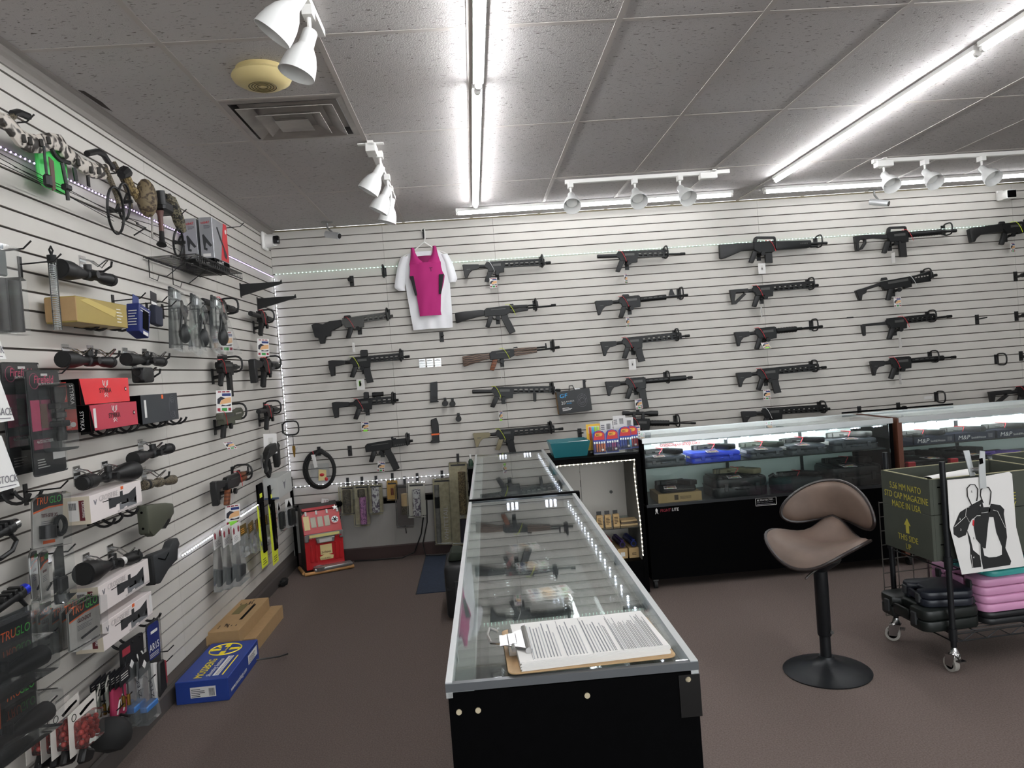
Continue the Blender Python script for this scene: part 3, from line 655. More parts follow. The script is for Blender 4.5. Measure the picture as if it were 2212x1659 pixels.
gun('rifle', 'black carbine with thin L-shaped stock and red tag', 'rifle', 'thin-L-stock carbine', (5.278, -0.08, 1.759), (6.142, -0.08, 1.786), L=.81, stock='lbar', s=.22, r=.4, h=.66, strap='red', sx=.38, gx=.25, hookx=.64, brl=.0095)
gun('rifle', 'short black rifle with plain collapsible stock, lowest whole one at far right', 'rifle', 'lowest whole rifle at far right', (5.337, -0.08, 1.402), (6.157, -0.08, 1.408), L=.765, stock='m4', s=.17, r=.36, h=.65, hg='slots', strap='red', hookx=.58)
gun('rifle', 'thick black bullpup gun with lime strap cut by the right edge of the picture', 'rifle', 'bullpup gun at the right edge', (6.348, -0.08, 2.544), (7.112, -0.08, 2.579), L=.72, stock='bull', s=.3, r=.5, h=.6, hg='slots', strap='lime', sx=.44, gx=.3, sight=[('rear', .28, .34)], hookx=.58, thick=1.4)
gun('rifle', 'black rifle low at the right edge above the second display case', 'rifle', 'low rifle at the right edge', (6.448, -0.08, 1.037), (7.23, -0.08, 1.054), L=.72, stock='moe', s=.24, r=.42, h=.62, strap='red', hookx=.6)
# tags under the guns on the back wall
for px, lab, kind, yaw in (((1.946, -0.1, 2.431), 'small price tag under the topmost rifle right of the shirt', 'gun', 0), ((0.708, -0.1, 1.623), 'white price tag with lime sticker under the box-sighted rifle', 'whitelime', 0),
    ((0.718, -0.1, 1.245), 'price tag with green sticker under the short rifle with two-piece optic', 'lime', 0), ((0.836, -0.1, 0.881), 'crooked price tag under the stockless gun', 'gun', 0),
    ((1.92, -0.1, 1.243), 'narrow turned price tag under the foregrip rifle', 'lime', 1.), ((3.134, -0.1, 2.385), 'turned price tag under the thin-barrelled bare-tube rifle', 'gun', .95),
    ((3.122, -0.1, 1.995), 'turned price tag under the rifle with triangular front sight', 'gun', .9), ((3.136, -0.1, 1.615), 'plain white price tag under the third rifle with straight magazine', 'white', .2),
    ((3.164, -0.1, 1.253), 'tilted price tag over the scope of the scoped rifle', 'gun', .15), ((4.382, -0.1, 2.391), 'folded white price tag under the solid-stock shotgun', 'white', .1),
    ((4.351, -0.1, 2.003), 'narrow white price tag under the open-triangle-stock rifle', 'white', 1.05), ((4.357, -0.1, 1.674), 'price tag with lime sticker tipped forward under the ribbed-handguard rifle', 'lime', 0),
    ((4.348, -0.1, 1.245), 'flat price tag under the fourth rifle with straight magazine', 'gun', 0), ((4.353, -0.1, 0.948), 'price tag half behind the glass edge of the right display case', 'gun', 0),
    ((5.612, -0.1, 2.403), 'edge-on white price tag under the skeleton-stock shotgun', 'white', 1.45), ((5.624, -0.1, 1.996), 'flat price tag under the angular folding-stock carbine', 'gun', 0),
    ((5.625, -0.1, 1.622), 'edge-on white tag under the thin-L-stock carbine', 'white', 1.35), ((5.603, -0.1, 1.292), 'edge-on white tag under the lowest whole rifle', 'white', 1.3),
    ((6.751, -0.1, 2.42), 'long price tag under the bullpup gun', 'gun', .4)):
    big = .07 if kind[:5] == 'white' else .066
    price_tag(lab, px, 0, (-.16 if 'crooked' in lab else .1 if 'tilted' in lab else 0), big, kind, .045, rx=(-.9 if 'tipped' in lab else 0), yaw=yaw)
price_tag('edge-on white tag under the grey-receiver rifle', (0.673, -0.1, 1.949), 0, 0, .062, 'white', .045, yaw=1.4)
price_tag('edge-on white tag under the wood-stocked rifle', (1.953, -0.1, 1.613), 0, 0, .062, 'white', .045, yaw=1.5)
# left wall pistols
LG = 'guns on the left wall'
gun('rifle', 'black short gun with smooth tube partly behind the clear clamshells', 'rifle', 'short gun behind the clamshells', (0.08, -2.014, 2.173), (0.08, -1.353, 2.165), 'left', L=.6, stock='tube', s=.2, r=.36, h=.52, hg='slots', mag='box', maglen=.12, strap='red', group=LG, hookx=.47)
gun('rifle', 'short black gun nearest the corner LED tape, top row', 'rifle', 'top-row gun nearest the corner', (0.08, -1.039, 2.174), (0.08, -0.449, 2.163), 'left', L=.55, stock='tube', s=.2, r=.36, h=.48, hg='slots', strap='red', group=LG, hookx=.42)
gun('rifle', 'black gun with big round optic and long magazine on the left wall', 'rifle', 'round-optic gun', (0.08, -1.875, 1.774), (0.08, -1.417, 1.768), 'left', L=.5, stock='none', s=.05, r=.3, h=.42, hg='slots', mag='box', magx=.26, maglen=.17, strap='red', sight=[('dot', .1, .2)], group=LG, gx=.08, hookx=.39, thick=1.5)
gun('rifle', 'short black gun with hexagonal brace beside the corner LED tape', 'rifle', 'hexagonal-brace gun', (0.08, -1.121, 1.794), (0.08, -0.349, 1.787), 'left', L=.62, stock='brace', s=.2, r=.38, h=.55, hg='slots', strap='red', group=LG, hookx=.5)
gun('rifle', 'grey-green stockless gun with perforated shroud on the left wall', 'rifle', 'grey-green shrouded gun', (0.08, -1.888, 1.441), (0.08, -1.42, 1.447), 'left', L=.5, stock='none', s=.0, r=.25, h=.42, hg='shroud', body=OLIVE, furn=BLK, strap='red', group=LG, gx=.05, hookx=.4, thick=1.5, top=False)
gun('rifle', 'black gun with short round tube above the white square tag', 'rifle', 'short-tube gun above the square tag', (0.08, -1.048, 1.437), (0.08, -0.477, 1.425), 'left', L=.55, stock='tube', s=.16, r=.34, h=.47, hg='slots', strap='red', group=LG, hookx=.42)
gun('rifle', 'gun with orange wooden grip and handguard low on the left wall', 'rifle', 'wood-gripped gun low on the left wall', (0.08, -2.101, 1.035), (0.08, -1.368, 1.018), 'left', L=.7, stock='brace', s=.2, r=.45, h=.58, hg='ak', hgm=WOODBR, gripm=WOODBR, strap='red', sx=.42, group=LG, hookx=.57, top=False)
for px, lab, kind, w_ in (((0.1, -1.695, 2.004), 'price tag behind the clear clamshells under the smooth-tube gun', 'gun', .1), ((0.1, -0.837, 1.991), 'price tag beside the corner LED tape under the top-row gun', 'gun', .1),
    ((0.1, -1.827, 1.615), 'large price tag under the round-optic gun', 'gun', .105), ((0.1, -0.864, 1.253), 'plain white square tag under the short-tube gun', 'white', .115), ((0.1, -1.844, 0.879), 'price tag with lime sticker under the wood-gripped gun', 'lime', .1)):
    price_tag(lab, px, WL - .75, -.05, w_, kind, .06)
t = price_tag('small white tag folded up under the grey-green shrouded gun', (0.1, -1.84, 1.282), WL - .8, 0, .06, 'gun', .0, rx=-1.)
# empty hooks and brackets
for p, lab in (((0.982, 0, 2.561), 'empty barrel hook crossing the LED tape left of the shirt'), ((6.82, 0, 1.743), 'empty knob bracket in the middle of the right edge column'),):
    pass
prong_hook('empty barrel hook crossing the LED tape left of the shirt', (0.982, 0, 2.561), 0)
prong_hook('empty barrel hook right of the lowest whole rifle', (6.6, 0, 1.354), 0)
prong_hook('empty barrel hook with white label beside it above the second case', (5.995, 0, 1.049), 0)
prong_hook('black ring hook over the corner LED tape with keys below', (0, -0.107, 1.241), WL, True, .12, .14)
def knob_bracket(label, p):
    t = T('gun_rest', label, 'bracket', p, 0, group='gun rests on the slat walls')
    MB().box(-.018, .018, -.006, 0, -.045, .045).build('bracket_plate', BLK, t, 0)
    MB().tube([(0, 0, -.01), (0, -.09, 0)], .012, 8).build('arm', BLK, t)
    MB().tube([(0, -.115, 0), (0, -.085, 0)], .02, 14).build('knob', GUN, t)
knob_bracket('empty knobbed gun rest below the LED tape left of the shirt', (0.689, 0, 2.503))
knob_bracket('empty knobbed gun rest near the right edge below the bullpup gun', (6.835, 0, 2.115))
knob_bracket('empty knobbed gun rest near the right edge beside the pin bracket', (6.82, 0, 1.743))
knob_bracket('empty knobbed gun rest at the right edge beside an empty loop', (6.84, 0, 1.366))
knob_bracket('empty knobbed gun rest low above the second display case', (5.624, 0, 0.978))
def pin(label, p, ln=.09, tilt=.0):
    t = T('pin_bracket', label, 'bracket', p, 0)
    MB().box(-.018, .018, -.006, 0, -.045, .045).build('bracket_plate', BLK, t, 0)
    MB().tube([(0, -.004, 0), (.02, -ln - .02, .01)], .006, 8).build('pin', BLK, t)
pin('black plate with a plain pin right of the thin-L-stock carbine', (6.436, 0, 1.74))
pin('black plate with a plain pin above the display case joint', (5.25, 0, 0.973))
pin('black plate with peg under the shirt hem', (1.447, 0, 1.945), .05)
pin('black plate with peg left of the stockless gun', (0.551, 0, 0.989), .04)
pin('black plate with peg right of the tan-stocked rifle', (2.628, 0, 0.978), .06)
o = MB().box(-.03, .03, -.006, .004, -.006, .006).build('slat_clip', BLK, None, 0, loc=(5.222, 0, 1.846)); tag(o, 'tiny black clip in a slat left of the thin-L-stock carbine', 'clip')
o = MB().box(-.04, .04, -.003, .0, -.014, .014).bevel(.001).build('paper_label', PAPER, None, 0, loc=(5.919, 0, 1.046)); tag(o, 'small crumpled white label beside the empty loop above the second case', 'label')
# chrome three-hook bar pieces
for p, lab in (((1.255, 0, 1.722), 'chrome slat hook, leftmost of three under the shirt'), ((1.325, 0, 1.72), 'chrome slat hook, middle of three under the shirt'), ((1.396, 0, 1.719), 'chrome slat hook, rightmost of three under the shirt'), ((2.634, 0, 1.35), 'chrome slat hook above the black boxed product')):
    t = T('chrome_hook', lab, 'hook', p, 0, group='chrome slat hooks')
    MB().box(-.028, .028, -.004, 0, -.038, .038).build('plate', CHROME, t, 0)
    for i in range(3): MB().box(-.026, .026, -.0062, -.0042, -.027 + i * .022, -.019 + i * .022).build('rib', ALU, t, 0)
    MB().tube([(-.02, -.005, .02), (-.02, -.06, .02), (0, -.085, .024), (.02, -.06, .02), (.02, -.005, .02)], .003, 6).build('wire_loop', CHROME, t)
# loose magazines and scope-end rings
def loose_mag(label, p, tilt, m=BLK, band=False, curve=False):
    t = T('magazine', label, 'magazine', p, 0, tilt)
    if curve: MB().prism([(-.03, .1), (.02, .115), (.035, .06), (.034, .0), (.03, -.1), (-.03, -.105), (-.028, -.01), (-.032, .05)], -.014, .014).bevel(.003).build('body', m, t)
    else: MB().prism([(-.03, .08), (.034, .085), (.03, 0), (.022, -.09), (-.042, -.09), (-.035, 0)], -.012, .012).bevel(.003).build('body', m, t)
    MB().box(-.045, .032, -.016, .016, -.11 if curve else -.1, -.088).bevel(.003).build('floor_plate', BLK, t)
    for i in range(3): MB().box(-.03, .028, -.0165, -.0135, -.07 + i * .012, -.066 + i * .012).build('rib', BLK, t, 0)
    if band: MB().box(-.036, .036, -.017, .017, -.04, -.026).build('band', ORANGE, t, 0)
loose_mag('grey straight magazine hanging left of the foregrip rifle', (1.344, -0.02, 1.464), 0, DKGREY)
loose_mag('black curved magazine with an orange band left of the tan-stocked rifle', (1.324, -0.02, 1.111), 0, BLK, True, True)
def ring_rest(label, p):
    t = T('ring_bracket', label, 'bracket', p, 0, group='round ring brackets')
    MB().tube([(0, -.1, 0), (0, -.09, 0), (0, -.05, .0), (0, -.01, .01)], [.022, .026, .026, .02], 14).build('cup', BLK, t)
    MB().box(-.012, .012, -.02, 0, .0, .05).build('arm', BLK, t, 0)
for p, lab in (((1.434, 0, 1.348), 'round black cup bracket, left of the pair'), ((1.5, 0, 1.339), 'round black cup bracket, right of the pair'), ((1.543, 0, 1.201), 'round black cup bracket, alone below the pair')): ring_rest(lab, p)

# ================================================================ long glass counter (two units end to end)
CR = -.0172
def led_module(parent, loc, rz=0.):
    m = empty('led_module', parent); m.location = loc; m.rotation_euler = (0, 0, rz)
    MB().box(-.036, .036, -.008, .008, -.004, .002).build('module_case', CLEAR, m, 0)
    for i in (-1, 0, 1): MB().lathe([(.001, .009), (.006, .006), (.0075, .0), (.006, -.003)], 8, Matrix.Translation((i * .021, 0, 0)), cap=False).build('diode', DOTM, m)
    return m
def counter_unit(name, label, loc, Ln, end_panel):
    t = T(name, label, 'display case', loc, CR)
    W = .525; Hc = .965
    MB().box(.0, W, .02, Ln, .08, .42).build('base_cabinet', LAM, t, 0)
    MB().box(.03, W - .03, .05, Ln - .03, .0, .08).build('plinth', LAM, t, 0)
    MB().box(.0, W, 0, .02, 0.0, Hc - .02).build('end_panel', LAM, t, 0)
    MB().box(.0, W, Ln - .018, Ln, .0, Hc - .012).build('end_panel', LAM, t, 0)
    MB().box(.012, W - .012, .02, Ln - .018, .42, .426).build('deck', mat('dark deck', '#2e2f31', .5), t, 0)
    MB().box(.003, W - .003, .004, Ln - .002, Hc - .006, Hc).build('glass_top', GLASS, t, 0)
    MB().box(W - .006, W, .02, Ln - .018, .426, Hc - .02).build('front_glass', GLASS, t, 0)
    MB().box(.07, W - .03, .03, Ln - .03, .69, .696).build('glass_shelf', SHELFGL, t, 0)
    MB().box(-.004, .010, 0, Ln, Hc - .03, Hc + .003).build('top_rail', ALU, t, 0)
    MB().box(W - .012, W + .004, 0, Ln, Hc - .03, Hc + .003).build('top_rail', ALU, t, 0)
    MB().box(.010, .055, .004, Ln - .018, Hc - .03, Hc - .012).build('door_track', mat('pale door track', '#b9c0bf', .5, .2), t, 0)
    MB().box(.012, .018, .02, Ln - .018, .44, Hc - .03).build('sliding_door', mat('smoked door', '#4b4f50', .25), t, 0)
    MB().box(W - .06, W - .03, .02, Ln - .018, Hc - .03, Hc - .022).build('light_channel', ALU, t, 0)
    b = MB(); y = .12
    while y < Ln - .05:
        b.lathe([(.0008, .003), (.004, 0), (.0008, -.003)], 5, Matrix.Translation((W - .045, y, Hc - .0185)), cap=False); y += .1
    b.build('diodes', DOTM, t, 0, kind='stuff')
    MB().box(-.004, W + .004, -.004, .010, Hc - .016, Hc + .001).build('end_cap_rail', mat('grey edge', '#5d6063', .35, .4), t, 0)
    for x, z in (((.02, .905), (.06, .905), (.29, .915), (.505, .93)) if end_panel else ()):
        MB().tube([(x, -.003, z), (x, .002, z)], .006, 12).build('screw_cap', mat('beige cap', '#b3a78c', .5), t)
    al = bpy.data.lights.new('counter lamp', 'AREA'); al.shape = 'RECTANGLE'; al.size = .03; al.size_y = Ln - .15; al.energy = 4.5; al.color = (.93, .97, 1)
    ao = bpy.data.objects.new('counter_lamp', al); C.objects.link(ao); ao.parent = t; ao.location = (W - .07, Ln / 2, Hc - .035); ao.rotation_euler = (0, math.radians(28), 0)
    led_module(t, (.21, Ln - .045, Hc - .018), 0); led_module(t, (.40, Ln - .045, Hc - .018), 0)
    return t
c1 = counter_unit('display_counter', 'long glass-topped counter unit with black end panel and clipboard on it', (1.602, -5.1, 0), 2.112, True)
MB().box(.485, .53, -.003, .02, .85, .94).build('tape_strip', mat('black tape', '#0a0a0a', .3), c1, 0)
c2 = counter_unit('display_counter', 'farther glass-topped counter unit reaching towards the back wall', (1.64, -2.965, 0), 2.035, False)
MB().box(-.006, .535, -.012, .012, .966, .974).build('joint_cover', LAM, c2, 0)
MB().box(.515, .55, -.02, .02, .91, .972).build('joint_bracket', LAM, c2, 0)
def pistol(name, label, loc, rz, m=GUN, grip=BLK, sc=1., cat='pistol', group='pistols in the display cases', strap=True, flip=1):
    """handgun lying on its side: slide along x, grip towards -y at the right end"""
    t = T(name, label, cat, loc, rz, group=group); t.scale = (sc, sc * flip, sc)
    MB().box(-.16, .03, -.012, .016, .002, .03).bevel(.003).build('slide', m, t)
    for i in range(5): MB().box(-.148 + i * .009, -.144 + i * .009, -.0125, .0165, .004, .031).build('serration', GUN2, t, 0)
    MB().prism([(-.13, -.012), (.028, -.012), (.045, -.03), (.035, -.038), (-.02, -.024), (-.13, -.022)], .004, .028, 'z').bevel(.002).build('frame', grip, t)
    MB().prism([(-.022, -.022), (.038, -.03), (.085, -.105), (.03, -.122)], .0, .032, 'z').bevel(.006, 2).build('grip', grip, t)
    MB().prism([(.04, -.104), (.076, -.094), (.0795, -.1005), (.0365, -.1195)], .004, .028, 'z').build('magazine_floor', mat('dark hollow', '#060606', .8), t, 0)
    MB().tube([(-.03, -.022, .016), (-.04, -.05, .016), (-.075, -.05, .016), (-.085, -.022, .016)], .004, 6).build('trigger_guard', grip, t)
    if strap: MB().tube([(-.05, .018, .034), (-.045, -.02, .036), (-.03, -.05, .034), (-.06, -.07, .005)], .002, 5).build('cable_tie', REDSTRAP, t)
    return t
def flat_tag(label, loc, rz, w=.085, rx=PI / -2):
    return price_tag(label, loc, rz, 0, w, 'gun', 0, rx=rx)
def clam_tray(label, loc, rz, w=.24, h=.15):
    t = T('clear_tray', label, 'tray', loc, rz, group='clear gun trays in the counter')
    MB().prism(rrect(-w / 2, w / 2, -h / 2, h / 2, .04, 5), 0, .004, 'z').build('tray_floor', CLEAR, t, 0)
    b = MB(); pts = rrect(-w / 2, w / 2, -h / 2, h / 2, .04, 5)
    b.tube([(x, y, .02) for x, y in pts], .006, 6, True).build('tray_rim', CLEAR, t)
    return t
rowsT = [(-3.15, 'nearest the counter joint', 1), (-3.45, 'second from the joint, holding only a tag', 0), (-3.82, 'in the middle holding a pistol with a tag', 1), (-4.2, 'beside the top of the clipboard', 0), (-4.55, 'under the clipboard', 0)]
for y, d_, g in rowsT:
    x = 1.88 + CR * 0
    clam_tray('clear rounded tray in the long counter, ' + d_, (x - .02, y, .70), 0.06, .3, .2)
    if g: pistol('pistol', 'black pistol in the clear counter tray ' + d_.replace('holding a pistol with a tag', 'of the row'), (x - .02, y - .03, .706), .05, sc=1.25, strap=(y > -3.3))
for y, x, d_, s_ in ((-3.1, 1.92, 'nearest the counter joint', .1), (-3.45, 1.93, 'on the second tray', .1), (-3.86, 1.95, 'on the middle pistol', .12)):
    t = flat_tag('long printed price tag seen through the counter glass ' + d_, (x - .10, y, .752), PI / 2 + .14, s_)
# black long gun lying on the deck of the far unit
pistol('pistol', 'black pistol on the shelf of the farther counter unit', (1.93, -1.7, .70), .3, sc=1.4)
# ---------------------------------------------------------------- clipboard
t = T('clipboard', 'brown clipboard with a thick stack of printed forms on the near end of the counter', 'clipboard', (1.731, -5.098, .9695), .02)
MB().prism(rrect(0, .362, 0, .264, .018, 4), 0, .0035, 'z').bevel(.001).build('board', mat('hardboard', '#a98a62', .55, noise=.15, scale=60), t)
def sheet(k): return (.028 + .002 * math.sin(k * 2.1), .352 + .0015 * math.sin(k * 1.3), .004 + .001 * math.sin(k), .246)
stk = empty('form_stack', t)
for k in range(9):
    a, b_, c, d_ = sheet(k); MB().prism([(a, c), (b_, c + .012), (b_ - .006, d_), (a - .004, d_ - .004)], .0037 + k * .0021, .0037 + k * .0021 + .00195, 'z').build('form_pad', PAPER, stk, 0)
INK = mat('form ink', '#7f8286', .8); zt = .0037 + 9 * .0021
Fp = (V3((1, .02, 0)), V3((-.02, 1, 0)))
for k in range(40):       # lines of the form run across the board's short side
    x = .06 + k * .0071
    if k in (9, 17, 26): continue
    vlines(t, 'form_print', INK if k % 4 else mat('light ink', '#a9abae', .8), (x, .018, zt), (V3((0, 1, 0)), V3((-1, 0, 0))), .215 - .03 * random.random(), .006, 2 if k > 24 else 1, .38, ragged=.3)
b = MB(); 
for x in (.055, .13, .185, .25): b.box(x, x + .0009, .012, .232, zt + .0004, zt + .001)
b.build('ruled_line', mat('form ink'), t, 0, kind='stuff')
MB().tube([(.05, .05, zt + .006), (.05, .19, zt + .006)], .0075, 8).build('clip_jaw', CHROME, t)
MB().prism([(.045, .06), (.058, .05), (.058, .19), (.045, .18), (.0, .15), (-.01, .155), (-.012, .085), (.0, .09)], zt + .006, zt + .009, 'z', Matrix.Translation((0, 0, 0))).bevel(.001).build('clip_plate', CHROME, t)
MB().box(.008, .028, .09, .15, .003, zt + .012).bevel(.002).build('clip_post', CHROME, t)
MB().tube([(-.012, .08, zt + .018), (-.03, .07, zt + .024), (-.036, .11, zt + .026), (-.03, .16, zt + .024), (-.012, .155, zt + .018)], .0035, 6).build('clip_lever', CHROME, t)
MB().tube([(.018, .06, zt + .006), (.018, .185, zt + .006)], .005, 8).build('clip_spring', CHROME, t)
# ================================================================ black tower cabinet
t = T('cabinet', 'black open cabinet edged with warm LED tape beside the counter', 'cabinet', (2.2, -1.65, 0))
W, D, Hh = .605, .45, .965
INW = mat('pale cabinet lining', '#c9c4bc', .7)
MB().box(0, .02, 0, D, 0, Hh - .04).build('side_panel', LAM, t, 0); MB().box(W - .03, W, 0, D, 0, Hh - .04).build('side_panel', LAM, t, 0)
MB().box(0, W, -.002, D, Hh - .04, Hh).build('top_panel', LAM, t, 0); MB().box(.02, W - .03, 0.004, D, 0, .225).build('base', LAM, t, 0)
MB().box(.02, .235, D - .02, D - .01, .225, Hh - .04).build('back_panel', INW, t, 0); MB().box(.24, W - .03, D - .02, D - .01, .225, Hh - .04).build('back_panel', INW, t, 0)
MB().box(W - .036, W - .0305, .03, D - .02, .225, Hh - .04).build('lining', mat('grey lining', '#77746f', .7), t, 0)
MB().tube([(.46, D - .021, .64), (.46, D - .026, .64)], .012, 12).build('grommet', GUN2, t)
MB().box(.022, W - .038, .02, D - .03, .452, .458).build('glass_shelf', SHELFGL, t, 0)
led_tape('warm white LED tape around the opening of the black cabinet', [(2.225, -1.656, .5), (2.225, -1.656, .925), (2.76, -1.656, .925), (2.752, -1.656, .86), (2.758, -1.656, .7), (2.77, -1.656, .5), (2.772, -1.656, .26)], DOTW, .03, .004)
BX = mat('kraft box', '#b39568', .8)
def small_box(label, loc, w, d, h, group=None, m=BX, hang=True):
    t = T('small_box', label, 'box', loc, group=group)
    MB().box(-w / 2, w / 2, 0, d, 0, h).build('carton', m, t, 0)
    if hang: MB().box(-w / 2 + .004, w / 2 - .004, d - .004, d - .002, h, h + .025).build('hang_tab', DKGREY, t, 0)
    vlines(t, 'print', mat('brown ink', '#4a3a26', .8), (-w / 2 + .006, 0, h * .25), FRONT, w - .012, h * .6, 5, .5, ragged=.4)
    return t
for i, x in enumerate((2.505, 2.562, 2.62)): small_box('small kraft box on the cabinet glass shelf, ' + ('left of three', 'middle of three', 'right of three')[i], (x, -1.58, .4585), .042, .035, .085, 'small kraft boxes on the glass shelf')
for i in range(3):
    o = MB().box(-.06, .06, 0, .09, 0, .011).bevel(.001).build('flat_pack', (CARD2, mat('dark pack', '#54483a', .7), CARD2)[i], None, 0, loc=(2.708 + .004 * i, -1.585 + .012 * i, .4588 + i * .0115)); tag(o, 'thin flat pack on the cabinet glass shelf, ' + ('bottom', 'middle', 'top')[i] + ' of its stack', 'pack', 'flat packs on the glass shelf')
o = MB().tube([(0, 0, .0), (.0, 0, .04)], .028, 14).bevel(.006).build('red_lid', RED, None, loc=(2.455, -1.57, .459)); tag(o, 'round red capped thing at the left of the cabinet glass shelf', 'jar')
def upper(label, loc, rz, m):
    t = T('boxed_part', label, 'gun part', loc, rz, group='anodised parts on kraft boxes')
    MB().tube([(0, -.03, .028), (0, .19, .028)], .021, 12).build('tube', m, t)
    MB().tube([(0, -.032, .028), (0, -.028, .028)], .014, 12).build('bore', mat('dark hollow'), t)
    b = MB().box(-.008, .008, -.03, .19, .045, .053); b.build('rail', m, t, 0)
    for i in range(9): MB().box(-.011, .011, -.026 + i * .024, -.014 + i * .024, .053, .058).build('rail_tooth', m, t, 0)
for x, y, nm, m, h in ((2.652, -1.56, 'purple', mat('purple anodised', '#3a2a63', .3, .6), .07), (2.731, -1.56, 'blue', mat('blue anodised', '#27357a', .3, .6), .07), (2.57, -1.5, 'dark red', mat('red anodised', '#7c1f24', .3, .6), .08)):
    tt = T('kraft_box', 'long kraft box under the %s ribbed part in the cabinet' % nm, 'box', (x, y, .2255)); MB().box(-.034, .034, 0, .25, 0, h).build('carton', BX, tt, 0)
    decal(tt, 'paper_label', PAPER, (-.015, 0, .015), FRONT, .03, .03) if nm == 'purple' else vlines(tt, 'print', mat('brown ink'), (-.014, 0, .02), FRONT, .03, .02, 2)
    upper('%s ribbed aluminium part lying on a kraft box in the cabinet' % nm, (x, y + .03, .2265 + h), .06, m)
# teal tray and lighters on top
t = T('storage_tray', 'teal open plastic tray on top of the black cabinet', 'tray', (2.34, -1.43, .966))
TEAL = mat('teal plastic', '#20636a', .35)
b = MB(); o0, i0, o1, i1 = (-.115, .115, -.11, .11), (-.105, .105, -.1, .1), (-.14, .14, -.135, .135), (-.132, .132, -.127, .127)
for (a, za, c, zc) in ((o0, 0, o1, .105), (i0, .006, i1, .105)):
    pass
b.frustum(o0, 0, o1, .105)
fs = [f for f in b.b.faces if all(v.co.z > .1 for v in f.verts)]; bmesh.ops.delete(b.b, geom=fs, context='FACES_ONLY'); b.solidify(.005).build('tray_body', TEAL, t)
MB().prism([(-.1, -.09), (.12, -.1), (.11, .1), (-.11, .1)], .07, .074, 'z').build('papers', PAPER, t, 0)
MB().tube([(-.125, -.122, .1), (.125, -.127, .107)], .004, 6).build('torn_paper_edge', PAPER, t)
t = T('lighter_display', 'clear rack on the black cabinet holding blister cards of lighters', 'rack', (2.66, -1.5, .966))
MB().box(-.16, .155, -.06, .12, 0, .006).build('rack_base', CLEAR, t, 0); MB().box(-.16, .155, -.06, -.056, 0, .05).build('rack_front', CLEAR, t, 0); MB().box(-.16, -.156, -.06, .12, 0, .12).build('rack_side', CLEAR, t, 0)
BICR = mat('red header', '#c52c2f', .5); BLUEP = mat('blue header', '#2a3fa0', .5)
def lighter_card(x, y, z, cols, lab, rz=0., plain=False):
    t = T('lighter_pack', lab, 'lighters', (x, y, z), rz, group='lighter cards in the clear rack')
    if plain:
        MB().box(-.045, .045, 0, .002, 0, .19).build('card', PAPER, t, 0); vlines(t, 'barcode', mat('ink print'), (0, 0, .13), FRONT, .03, .04, 9, .5, horiz=False); vlines(t, 'print', mat('grey print'), (-.04, 0, .13), FRONT, .025, .04, 3)
        return t
    MB().prism([(-.044, 0), (.044, 0), (.044, .135), (.03, .155), (0, .162), (-.03, .155), (-.044, .135)], 0, .002).build('card', BLUEP, t, 0)
    decal(t, 'header', BICR, (-.044, 0, 0), FRONT, pts=[(.004, .095), (.084, .095), (.084, .138), (.06, .156), (.04, .158), (.02, .15)])
    decal(t, 'logo_panel', mat('amber print', '#e6a33a', .5), (-.026, -.001, .12), FRONT, pts=arc(.026, .012, .026, 0, 360, 14)[:-1] if False else [(0, .004), (.01, 0), (.045, 0), (.052, .01), (.052, .02), (.04, .024), (.006, .024), (0, .018)])
    text(t, 'BIC', (-.02, -.002, .125), FRONT, .018, mat('black ink', '#151515', .6), shear=.2)
    for i, cm in enumerate(cols):
        lg = empty('lighter', t); lg.location = (-.034 + i * .017, -.008, .012)
        MB().box(-.0065, .0065, -.005, .005, 0, .058).bevel(.003).build('body', cm, lg); MB().box(-.0055, .0055, -.004, .004, .058, .072).build('metal_head', CHROME, lg, 0)
    MB().box(-.04, .04, -.016, -.014, .006, .09).build('blister', CLEAR, t, 0)
    decal(t, 'price_sticker', PAPER, (.012, -.0165, .02), FRONT, .016, .012)
cc = {k: mat('lighter ' + k, v, .3) for k, v in dict(o='#d8703a', p='#5a3f8f', m='#a5317a', b='#2d4aa8', c='#59b7d8', r='#b8322f', k='#2a2030').items()}
lighter_card(2.545, -1.545, .973, [cc[k] for k in 'poooo'], 'blister card of orange lighters, front left of the rack')
lighter_card(2.64, -1.535, .973, [cc[k] for k in 'ppmmp'], 'blister card of purple and magenta lighters, front middle')
lighter_card(2.735, -1.525, .985, [cc[k] for k in 'bbbkc'], 'blister card of blue lighters, front right of the rack')
lighter_card(2.79, -1.49, .985, [cc[k] for k in 'rrrrr'], 'blister card of dark red lighters at the right end')
lighter_card(2.62, -1.46, 1.0, None, 'plain white barcode card behind the purple lighters', plain=True); lighter_card(2.715, -1.455, 1.03, None, 'tallest white barcode card in the lighter rack', plain=True)
lighter_card(2.775, -1.43, 1.01, None, 'white barcode card at the back right of the lighter rack', plain=True)
t = T('lighter_pack', 'yellow card of coloured lighters standing at the back left of the rack', 'lighters', (2.525, -1.45, .99))
MB().box(-.05, .05, 0, .002, 0, .185).build('card', mat('yellow card', '#e2b43a', .6), t, 0); decal(t, 'white_panel', PAPER, (-.035, 0, .12), FRONT, .08, .05)
for i, k in enumerate(('#c8402e', '#3fa9d8', '#9ed23a', '#b7da3f')): MB().box(-.03 + i * .019, -.016 + i * .019, -.008, -.001, .07, .165).bevel(.002).build('lighter', mat('lighter %d' % i, k, .4), t)
